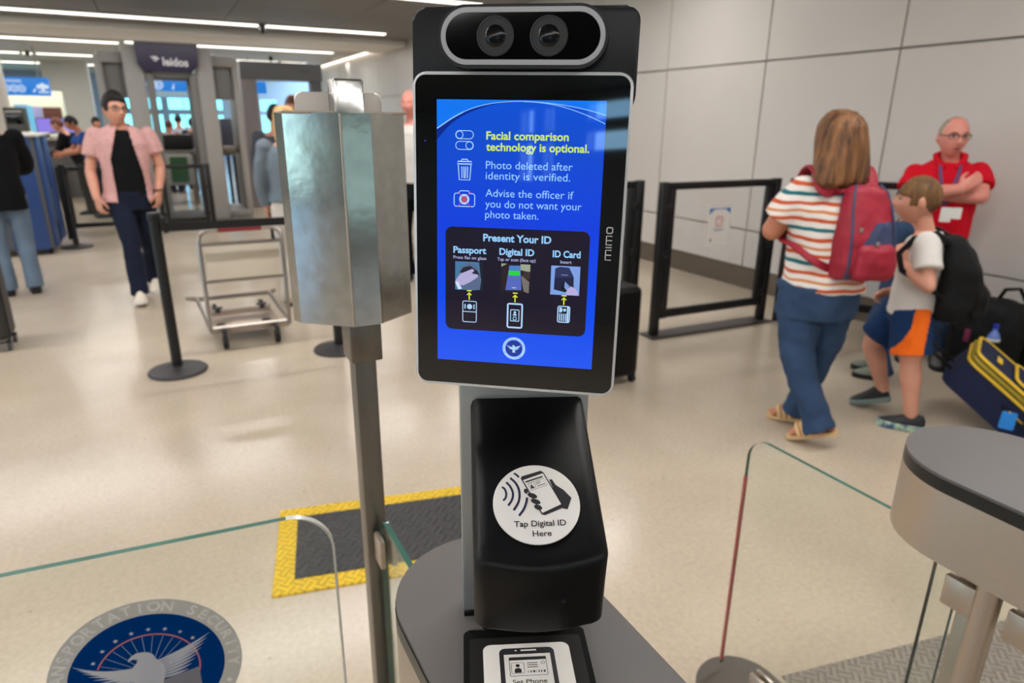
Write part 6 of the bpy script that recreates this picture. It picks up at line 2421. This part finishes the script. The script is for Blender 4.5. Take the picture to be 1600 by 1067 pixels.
make_head(mb, V(J['headc']), (-0.62, -0.78, -0.08), (0, 0, 1), 0.245, rm, hg, bald, glasses=(40, 32, 30), brow=(120, 86, 72), lip=(138, 66, 66))
remesh(mb, 'body', skin_r, rm, 0.0055, 3)
redp = mat('red_polo', (204, 14, 36), **fabric_n)
mb = MB()
torso(mb, T4[1:], 0.016)
for s_ in 'RL':
    e_ = lerp(J['sh' + s_], J['el' + s_], 0.66)
    mb.ellipsoid(V(J['sh' + s_]) + V((0, 0, -0.012)), (0.062,) * 3)
    mb.sleeve([J['sh' + s_], lerp(J['sh' + s_], e_, 0.5), e_], [0.056, 0.070, 0.078])
remesh(mb, 'polo_shirt', redp, rm, 0.009, 3, 0.009, 8)
mb = MB()
cN = V((4.50, 2.60, 1.315))
mb.tube([cN + rR * 0.03 + fR * 0.085 + V((0, 0, -0.05)), cN + rR * 0.072 + fR * 0.045 + V((0, 0, -0.005)), cN + rR * 0.078 + V((0, 0, 0.02)), cN + rR * 0.05 - fR * 0.055 + V((0, 0, 0.03)), cN - rR * 0.05 - fR * 0.055 + V((0, 0, 0.03)), cN - rR * 0.078 + V((0, 0, 0.02)), cN - rR * 0.072 + fR * 0.045 + V((0, 0, -0.005)), cN - rR * 0.03 + fR * 0.085 + V((0, 0, -0.05))], [0.014, 0.02, 0.021, 0.021, 0.021, 0.021, 0.02, 0.014], 10)
mb.build('collar', redp, rm, smooth=80)
mb = MB()
trousers(mb, J, 0.96, (0.102, 0.08, 0.07), 0.075, [((4.53, 2.61, 0.70), rR, 0.165, 0.12), ((4.53, 2.61, 0.80), rR, 0.168, 0.13)], 0.01)
remesh(mb, 'jeans', denim_mid, rm, 0.010, 3, 0.008, 9)
for s_ in 'RL':
    a_ = V(J['an' + s_])
    shoe(rm, a_ - fR * 0.04 + V((0, 0, -0.09)), a_ + fR * 0.22 + V((0, 0, -0.09)), 0.048, mat('grey_shoe', (90, 88, 84), 0.7), rubber)
ly = thing('lanyard', 'purple lanyard with a white badge worn by the man in red', 'lanyard', (4.4, 2.5, 1.1))
mb = MB()
for s_ in (-1, 1):
    pA = [cN + rR * s_ * 0.055 + fR * 0.07 + V((0, 0, -0.02)), cN + rR * s_ * 0.05 + fR * 0.118 + V((0, 0, -0.08)), cN + rR * s_ * 0.028 + fR * 0.150 + V((0, 0, -0.16)), V((4.378, 2.505, 1.045)) + rR * s_ * 0.006]
    rg = [[p + rR * 0.0095 * x_ + fR * y_ for x_, y_ in ((-1, 0), (1, 0), (1, 0.003), (-1, 0.003))] for p in pA]
    mb.loft(rg)
mb.build('ribbon', mat('purple_ribbon', (78, 50, 104), 0.6), ly)
mb = MB(frame((4.300, 2.440, 0.995), rR * -1, (0, 0, 1)))
mb.prism(rrect(0.06, 0.09, 0.006, 3), 0, 0.003)
mb.prism([(x + 0.055, y + 0.012) for x, y in rrect(0.05, 0.07, 0.006, 3)], 0.002, 0.005)
mb.build('badge', white_print, ly)

# ---- child in denim mostly hidden behind the boy
dc = thing('person', 'person in blue denim holding a black phone, mostly hidden behind the boy', 'person', (3.95, 2.55, 0))
J = dict(headc=(3.90, 2.42, 1.10), neck0=(3.92, 2.42, 0.98), shL=(3.79, 2.37, 0.94), shR=(3.98, 2.48, 0.94), elL=(3.73, 2.45, 0.80), elR=(3.95, 2.60, 0.80), wrL=(3.71, 2.55, 0.97), wrR=(3.85, 2.64, 0.93),
         hipL=(3.86, 2.38, 0.56), hipR=(3.95, 2.44, 0.56), knL=(3.80, 2.42, 0.33), knR=(3.90, 2.50, 0.33), anL=(3.84, 2.36, 0.07), anR=(3.96, 2.46, 0.07))
T5 = [((3.905, 2.41, 0.50), rB, 0.11, 0.08), ((3.905, 2.41, 0.60), rB, 0.112, 0.085), ((3.90, 2.41, 0.80), rB, 0.105, 0.08), ((3.90, 2.415, 0.94), rB, 0.10, 0.065), ((3.905, 2.42, 0.99), rB, 0.05, 0.045)]
mb = MB()
body_parts(mb, J, 0.72, T5)
hand(mb, J['wrL'], (-0.1, 0.3, 0.6), (0.3, -0.5, 0.2), (0.5, 0, 0.3), 0.75, 0.8)
make_head(mb, V(J['headc']), tuple(fwB), (0, 0, 1), 0.205, dc, hm1, hair_short(0.3, -0.1, -0.5, 0.12))
remesh(mb, 'body', skin_l, dc, 0.007, 3)
mb = MB()
torso(mb, T5[:4], 0.014)
for s_ in 'RL':
    mb.ellipsoid(J['sh' + s_], (0.057,) * 3)
    mb.sleeve([J['sh' + s_], J['el' + s_], lerp(J['el' + s_], J['wr' + s_], 0.8)], [0.055, 0.05, 0.04])
remesh(mb, 'denim_shirt', denim_mid, dc, 0.010, 3, 0.006, 10)
mb = MB()
trousers(mb, J, 0.75, cuff=0.08, waist=T5[:2], infl=0.01)
remesh(mb, 'jeans', denim_mid, dc, 0.010, 3, 0.006, 10)
for s_ in 'RL':
    a_ = V(J['an' + s_])
    shoe(dc, a_ - fwB * 0.03 + V((0, 0, -0.07)), a_ + fwB * 0.16 + V((0, 0, -0.07)), 0.038, mat('sage_shoe', (120, 128, 112), 0.7), rubber)
mb = MB(frame((3.685, 2.58, 1.02), (0.75, 0.5, 0.4), (-0.35, -0.2, 0.9)))
mb.prism(rrect(0.075, 0.145, 0.01, 4), 0, 0.009, 0.002)
tag(mb.build('mobile_phone', blackp, loc=(3.685, 2.58, 1.0)), 'black phone held up by the person in denim beside the boy', 'phone')

# ---- generic standing figure for the people farther away
def figure(label, loc, face, h, hair_m, hairf, skin, top_m, leg_m, shoe_m, sleeve=1.0, lean=0.0, arms=None, voxel=0.010, headturn=0.0, arm_fwd=0.0, eyes=False, coat=0.0, bulk=1.0):
    k = h / 1.74
    t = thing('person', label, 'person', loc)
    a = R(face)
    f_, r_ = V((math.cos(a), math.sin(a), 0)), V((math.sin(a), -math.cos(a), 0))
    O = V(loc)

    def P(x, y, z):
        y2 = y + max(0, z - 0.9) * lean
        z2 = z - (max(0, z - 0.9) * (1 - math.cos(math.atan(lean))) if lean else 0)
        return O + (r_ * x + f_ * y2) * k + V((0, 0, z2 * k))
    J = dict(headc=P(0, 0.02, 1.615), neck0=P(0, -0.02, 1.44), hipR=P(0.09, 0, 0.9), hipL=P(-0.09, 0, 0.9), knR=P(0.10, 0.03, 0.5), knL=P(-0.10, 0.02, 0.5), anR=P(0.10, -0.03, 0.09), anL=P(-0.10, -0.02, 0.09))
    for s_, q in (('R', 1), ('L', -1)):
        J['sh' + s_] = P(q * 0.185, -0.01, 1.40)
        J['el' + s_] = P(q * 0.24, 0.02 + arm_fwd * 0.2, 1.12 + arm_fwd * 0.03)
        J['wr' + s_] = P(q * (0.22 - 0.08 * arm_fwd), 0.06 + arm_fwd * 0.38, 0.90 + arm_fwd * 0.22)
    Ts = [(P(0, 0, 0.80), r_, 0.16 * k * bulk, 0.11 * k), (P(0, 0, 0.93), r_, 0.165 * k * bulk, 0.115 * k), (P(0, 0, 1.08), r_, 0.152 * k * bulk, 0.108 * k), (P(0, 0, 1.24), r_, 0.168 * k * bulk, 0.115 * k), (P(0, 0, 1.36), r_, 0.165 * k * bulk, 0.10 * k), (P(0, -0.01, 1.42), r_, 0.12 * k, 0.07 * k), (P(0, -0.015, 1.455), r_, 0.065 * k, 0.055 * k)]
    m_ = MB()
    body_parts(m_, J, k, Ts)
    for s_, q in (('R', 1), ('L', -1)):
        hand(m_, J['wr' + s_], f_ * (0.15 + arm_fwd) + V((0, 0, -0.9 + 0.7 * arm_fwd)), r_ * -q, f_, 0.95 * k, 0.5)
    hd2 = R(face + headturn)
    make_head(m_, J['headc'], (math.cos(hd2), math.sin(hd2), -0.1 - lean * 0.5), (0, 0, 1), 0.232 * k, t, hair_m, hairf, eyes=eyes)
    remesh(m_, 'body', skin, t, voxel * 0.8, 3)
    m_ = MB()
    torso(m_, ([(P(0, 0, 0.80 - coat), r_, 0.17 * k, 0.12 * k)] if coat else []) + Ts[1:6], 0.016)
    for s_ in 'RL':
        m_.ellipsoid(J['sh' + s_], (0.073 * k,) * 3)
        if sleeve > 0.99:
            m_.sleeve([J['sh' + s_], J['el' + s_], lerp(J['el' + s_], J['wr' + s_], 0.95)], [0.07 * k, 0.062 * k, 0.048 * k])
        else:
            e_ = lerp(J['sh' + s_], J['el' + s_], sleeve)
            m_.sleeve([J['sh' + s_], lerp(J['sh' + s_], e_, 0.5), e_], [0.07 * k, 0.073 * k, 0.076 * k])
    remesh(m_, 'top', top_m, t, voxel, 3, 0.007, 8)
    m_ = MB()
    trousers(m_, J, k, waist=[(P(0, 0, 0.775), r_, 0.155 * k, 0.108 * k), (P(0, 0, 0.94), r_, 0.165 * k, 0.115 * k)], infl=0.008)
    remesh(m_, 'trousers', leg_m, t, voxel, 3, 0.007, 8)
    for s_ in 'RL':
        a_ = V(J['an' + s_])
        shoe(t, V((a_.x, a_.y, O.z)) - f_ * 0.05 * k, V((a_.x, a_.y, O.z)) + f_ * 0.2 * k, 0.046 * k, shoe_m, rubber)
    return t, J


cloth = lambda n_, rgb: mat(n_, rgb, **fabric_n)
hblack = hair_mat('black_hair', (12, 11, 11), (36, 32, 30))
hbrun = hair_mat('chestnut_hair', (70, 42, 32), (118, 74, 54))
hblond = hair_mat('blonde_hair', (176, 136, 84), (226, 190, 132), (40, 40, 4))
short = hair_short(0.35, -0.05, -0.5, 0.16)
figure('person in a black top and faded jeans seen from behind at the left edge', (-1.24, 7.25, 0), 100, 1.70, hblack, short, skin_l, black_tee, denim_lt, shoe_black, 1.0, lean=0.12, arm_fwd=0.8, voxel=0.010, coat=0.03)
bl, Jb = figure('blonde woman in a denim jacket beside the steel sign housing', (0.955, 5.80, 0), 82, 1.63, None, None, skin_l, cloth('pale_denim_jacket', (112, 124, 134)), cloth('white_striped_trousers', (206, 198, 188)), cloth('cream_shoe', (214, 204, 188)), 1.0, voxel=0.010)
mb = MB()
hcB = V(Jb['headc'])
mb.loft([oval(hcB + V((0.0, -0.01 - o_, z)), (1, 0, 0), (0, 1, 0), w_, d_, 30) for z, w_, d_, o_ in ((0.118, 0.03, 0.03, 0), (0.10, 0.07, 0.075, 0), (0.04, 0.092, 0.10, 0.0), (-0.05, 0.094, 0.095, 0.012), (-0.14, 0.09, 0.075, 0.03), (-0.24, 0.08, 0.05, 0.05), (-0.30, 0.055, 0.03, 0.06))])
remesh(mb, 'hair', hblond, bl, 0.008, 3, 0.004, 30, wax=(1, 1, 0.15))
figure('man with red-brown hair behind the blonde woman, above the sign housing', (1.47, 8.3, 0), -100, 1.79, hbrun, short, skin_l, cloth('grey_jersey', (92, 96, 102)), denim_dk, shoe_black, 1.0, eyes=True)
figure('dark-haired person in a grey hoodie left of the blonde woman', (1.17, 7.7, 0), 75, 1.68, hblack, short, skin_t, cloth('charcoal_hoodie', (74, 78, 86)), black_tee, shoe_black, 1.0, bulk=1.1)
figure('person with a shaved head in a white tee, between sign housing and touch screen', (2.16, 6.20, 0), -130, 1.80, hg, bald, skin_r, white_tee, black_tee, shoe_black, 0.55, voxel=0.010)
figure('officer in a blue shirt bending over the counter behind the man in pink', (-0.84, 12.7, 0), 195, 1.60, hblack, short, skin_t, cloth('officer_blue', (40, 74, 140)), black_tee, shoe_black, 0.6, lean=0.35, arm_fwd=0.9)
figure('person in a black top leaning over the counter below the monitors', (-1.06, 13.2, 0), 165, 1.58, hbrun, short, skin_l, black_tee, cloth('dark_grey_trousers', (54, 52, 52)), shoe_black, 1.0, lean=0.4, arm_fwd=0.8)
figure('dark-haired person behind the officer, left of the man in pink', (-0.88, 14.6, 0), -60, 1.55, hblack, short, skin_t, cloth('brown_top', (70, 52, 46)), black_tee, shoe_black, 1.0)
figure('dark-haired person just behind the shoulder of the man in pink', (-0.55, 15.2, 0), -90, 1.52, hblack, short, skin_l, cloth('plum_top', (78, 52, 60)), denim_dk, shoe_black, 1.0)
figure('traveller in a white shirt seen through the scanner opening', (0.55, 17.2, 0), 80, 1.62, hblack, short, skin_l, cloth('pale_blue_shirt', (170, 184, 204)), denim_dk, shoe_black, 0.6)
figure('traveller in an orange top seen through the scanner opening', (0.33, 16.4, 0), 60, 1.50, hbrun, short, skin_t, cloth('orange_top', (190, 98, 58)), denim_dk, shoe_black, 0.6)
figure('traveller in a dark patterned top at the right side of the scanner opening', (0.78, 16.2, 0), 100, 1.55, hblack, short, skin_t, cloth('dark_print_top', (58, 48, 60)), denim_dk, shoe_black, 0.6)

# ------------------------------------------------------------------ luggage
nv = thing('suitcase', 'navy suitcase with yellow piping tilted on its wheels behind the boy', 'suitcase', (3.75, 1.45, 0))
# local frame: u along the length (handle end first), v across, w thickness
u_ = V((0.36, -0.72, -0.60)).normalized()
e_top = V((3.560, 1.715, 0.425))
v_ = V((0.86, 0.42, 0.0))
v_ = (v_ - u_ * v_.dot(u_)).normalized()
w_ax = u_.cross(v_).normalized()
w_ax = w_ax if w_ax.z > 0 else -w_ax
SL, SWd, ST = 0.58, 0.36, 0.22
o_c = e_top + u_ * (SL / 2) + v_ * (SWd / 2) - w_ax * (ST / 2)
Msu = Matrix(((u_.x, v_.x, w_ax.x, o_c.x), (u_.y, v_.y, w_ax.y, o_c.y), (u_.z, v_.z, w_ax.z, o_c.z), (0, 0, 0, 1)))
navy_s = mat('navy_canvas', (24, 32, 62), 0.75, spec=0.3, bump=0.3, bscale=260, var=0.08, vscale=20)
yel_p = mat('yellow_piping', (226, 186, 40), 0.5)
b = MB(Msu)
b.prism(rrect(SL, SWd, 0.05, 7), -ST / 2, ST / 2, 0.012)
b.build('shell', navy_s, nv, smooth=40)
b = MB(Msu)
for z in (ST / 2 - 0.004, ST / 2 - 0.055):
    b.tube([(*p, z) for p in rrect(SL + 0.004, SWd + 0.004, 0.052, 7)], 0.009, 8, closed=True)
b.tube([(*p, ST / 2 + 0.016) for p in rrect(SL * 0.55, SWd * 0.8, 0.04, 6, (0.08, 0))], 0.008, 8, closed=True)
b.build('piping', yel_p, nv, smooth=80)
b = MB(Msu)
for z in (ST / 2 - 0.03,):
    b.tube([(*p, z) for p in rrect(SL + 0.002, SWd + 0.002, 0.052, 7)], 0.012, 8, closed=True)
b.build('zip_band', mat('olive_zip', (150, 132, 30), 0.5), nv, smooth=80)
b = MB(Msu)
b.prism(rrect(SL * 0.55, SWd * 0.8, 0.04, 6, (0.08, 0)), ST / 2 - 0.002, ST / 2 + 0.018, 0.008)
b.build('front_pocket', navy_s, nv, smooth=40)
b = MB(Msu)
b.box((-0.17, 0.0, ST / 2 + 0.004), (0.03, 0.09, 0.008), 0.003)
b.build('pull_tab', yel_p, nv)
b = MB(Msu)
b.tube([(-0.02, -SWd / 2 - 0.002, 0.0), (-0.01, -SWd / 2 - 0.025, 0.0), (0.14, -SWd / 2 - 0.025, 0.0), (0.15, -SWd / 2 - 0.002, 0.0)], 0.009, 10)
b.build('side_handle', blackp, nv)
b = MB(Msu)
for y in (-0.07, 0.07):
    b.tube([(-SL / 2 + 0.02, y, -ST / 2 + 0.05), (-SL / 2 - 0.40, y, -ST / 2 + 0.05)], 0.008, 10)
b.tube([(-SL / 2 - 0.40, -0.085, -ST / 2 + 0.05), (-SL / 2 - 0.40, 0.085, -ST / 2 + 0.05)], 0.014, 10)
b.build('telescopic_handle', blackm, nv)
low = o_c + u_ * (SL / 2) - w_ax * (ST / 2)
for y in (-0.13, 0.13):
    c = low + v_ * y - u_ * 0.02 + w_ax * 0.02
    b = MB()
    b.cyl(c - v_ * 0.015, c + v_ * 0.015, 0.035, n=20)
    b.build('wheel', rubber, nv)
b = MB()
tg = V((3.487, 1.485, 0.165))
b.tube([o_c + u_ * 0.10 - v_ * (SWd / 2 + 0.01) + w_ax * 0.0, tg + V((0, 0, 0.045))], 0.004, 8)
b.build('tag_strap', yel_p, nv)
lt = thing('luggage_tag', 'bright blue luggage tag hanging from the navy suitcase', 'luggage tag', tuple(tg))
b = MB(frame(tg, (0.42, -0.9, 0), (0.1, 0, 1)))
b.prism(rrect(0.062, 0.088, 0.008, 4), -0.003, 0.003, 0.001)
b.build('card', mat('tag_blue', (20, 122, 204), 0.45), lt)

df = thing('duffel_bag', 'black duffel bag standing by the wall behind the boy', 'bag', (4.42, 2.16, 0))
mb = MB()
dd = V((0.39, -0.92, 0))
d2 = V((0.92, 0.39, 0))
c0 = V((4.44, 2.11, 0))
mb.loft([oval(c0 + dd * (t * 0.88) + V((0, 0, 0.265 + 0.02 * t)), d2, V((0, 0, 1)), w_, h_, 26, 2.8) for t, w_, h_ in ((-0.24, 0.07, 0.16), (-0.21, 0.11, 0.22), (-0.08, 0.14, 0.26), (0.06, 0.145, 0.265), (0.16, 0.12, 0.24), (0.20, 0.07, 0.18))])
remesh(mb, 'bag', black_ny, df, 0.009, 3, 0.012, 8)
b = MB()
b.tube([c0 + dd * 0.0 + V((0, 0, 0.50)), c0 + dd * 0.03 - d2 * 0.02 + V((0, 0, 0.585)), c0 + dd * 0.10 - d2 * 0.02 + V((0, 0, 0.60)), c0 + dd * 0.15 + V((0, 0, 0.51))], 0.012, 8)
b.build('handle', blackm, df)
b = MB()
b.box(c0 - d2 * 0.148 + dd * -0.10 + V((0, 0, 0.30)), (0.01, 0.03, 0.08), 0.003, Matrix.Rotation(R(25), 3, 'Z'))
b.build('pink_patch', mat('magenta_patch', (110, 22, 60), 0.6), df)
b = MB()
b.lathe([(0.001, 0.218), (0.040, 0.218), (0.042, 0.30), (0.038, 0.30), (0.036, 0.224), (0.001, 0.224)], 20, (4.302, 2.014, 0))
b.build('bottle_pocket', black_ny, df)
b2s = thing('shoulder_bag', 'black bag slumped against the wall beside the water bottle', 'bag', (4.72, 1.77, 0))
mb = MB()
c1 = V((4.72, 1.77, 0))
mb.loft([oval(c1 + V((0, 0, z)), dd, d2, w_, d_, 24, 2.8) for z, w_, d_ in ((0.0, 0.22, 0.13), (0.03, 0.25, 0.16), (0.15, 0.26, 0.16), (0.27, 0.23, 0.13), (0.33, 0.15, 0.07))])
remesh(mb, 'bag', black_ny, b2s, 0.010, 3, 0.012, 8)
b = MB()
b.tube([c1 + V((-0.02, 0, 0.31)), c1 + V((-0.03, 0.03, 0.37)), c1 + V((-0.02, 0.07, 0.31))], 0.01, 8)
b.build('handle', blackm, b2s)
wb_ = thing('water_bottle', 'clear water bottle with blue cap in front of the black bags', 'bottle', (4.30, 1.70, 0.38))
cbt = V((3.95, 1.62, 0.0))
b = MB()
ws = V((4.302, 2.014, 0.225))
b.lathe([(0.001, 0.0), (0.032, 0.0), (0.034, 0.006), (0.034, 0.09), (0.030, 0.11), (0.014, 0.135), (0.013, 0.15), (0.001, 0.15)], 24, tuple(ws))
wb_.location = ws
b.build('bottle', mat('bottle_blue', (96, 122, 196), 0.12, 0, 0.6), wb_)
b = MB()
b.lathe([(0.001, 0.148), (0.0155, 0.148), (0.0155, 0.175), (0.001, 0.176)], 20, tuple(ws))
b.build('cap', mat('cap_blue', (40, 60, 170), 0.4), wb_)
b = MB()
b.lathe([(0.0348, 0.055), (0.0348, 0.09)], 24, tuple(ws))
b.build('label', white_print, wb_)
ls = thing('suitcase', 'dark grey upright suitcase cut off by the left edge', 'suitcase', (-1.2, 5.5, 0))
b = MB()
b.box((-1.25, 5.52, 0.36), (0.40, 0.27, 0.58), 0.05, seg=4)
b.build('shell', mat('charcoal_case', (58, 55, 52), 0.6, bump=0.2, bscale=200), ls)
b = MB()
b.tube([(*p, 0) for p in rrect(0.405, 0.585, 0.05, 6)], 0.008, 8, closed=True)
b.v = [V((v.x - 1.25, 5.38 + v.z, v.y + 0.36)) for v in b.v]
b.build('piping', blackp, ls)
for x, y in ((-1.07, 5.42), (-1.07, 5.62), (-1.42, 5.42), (-1.42, 5.62)):
    b = MB()
    b.cyl((x - 0.01, y, 0.032), (x + 0.01, y, 0.032), 0.032, n=18)
    w_ = b.build('wheel', mat('grey_wheel', (70, 70, 70), 0.5), ls)
    b = MB()
    b.box((x, y, 0.062), (0.03, 0.04, 0.02), 0.004)
    b.build('wheel_fork', blackp, w_)
bs = thing('suitcase', 'black suitcase whose edge shows right of the touch screen', 'suitcase', (2.33, 3.15, 0))
b = MB()
b.box((2.325, 3.17, 0.335), (0.22, 0.36, 0.56), 0.04, seg=4)
b.build('shell', blackm, bs)
for x, y in ((2.42, 3.04), (2.42, 3.30), (2.24, 3.04), (2.24, 3.30)):
    b = MB()
    b.cyl((x - 0.01, y, 0.03), (x + 0.01, y, 0.03), 0.03, n=18)
    w_ = b.build('wheel', rubber, bs)
    b = MB()
    b.box((x, y, 0.058), (0.03, 0.04, 0.02), 0.004)
    b.build('wheel_fork', blackp, w_)
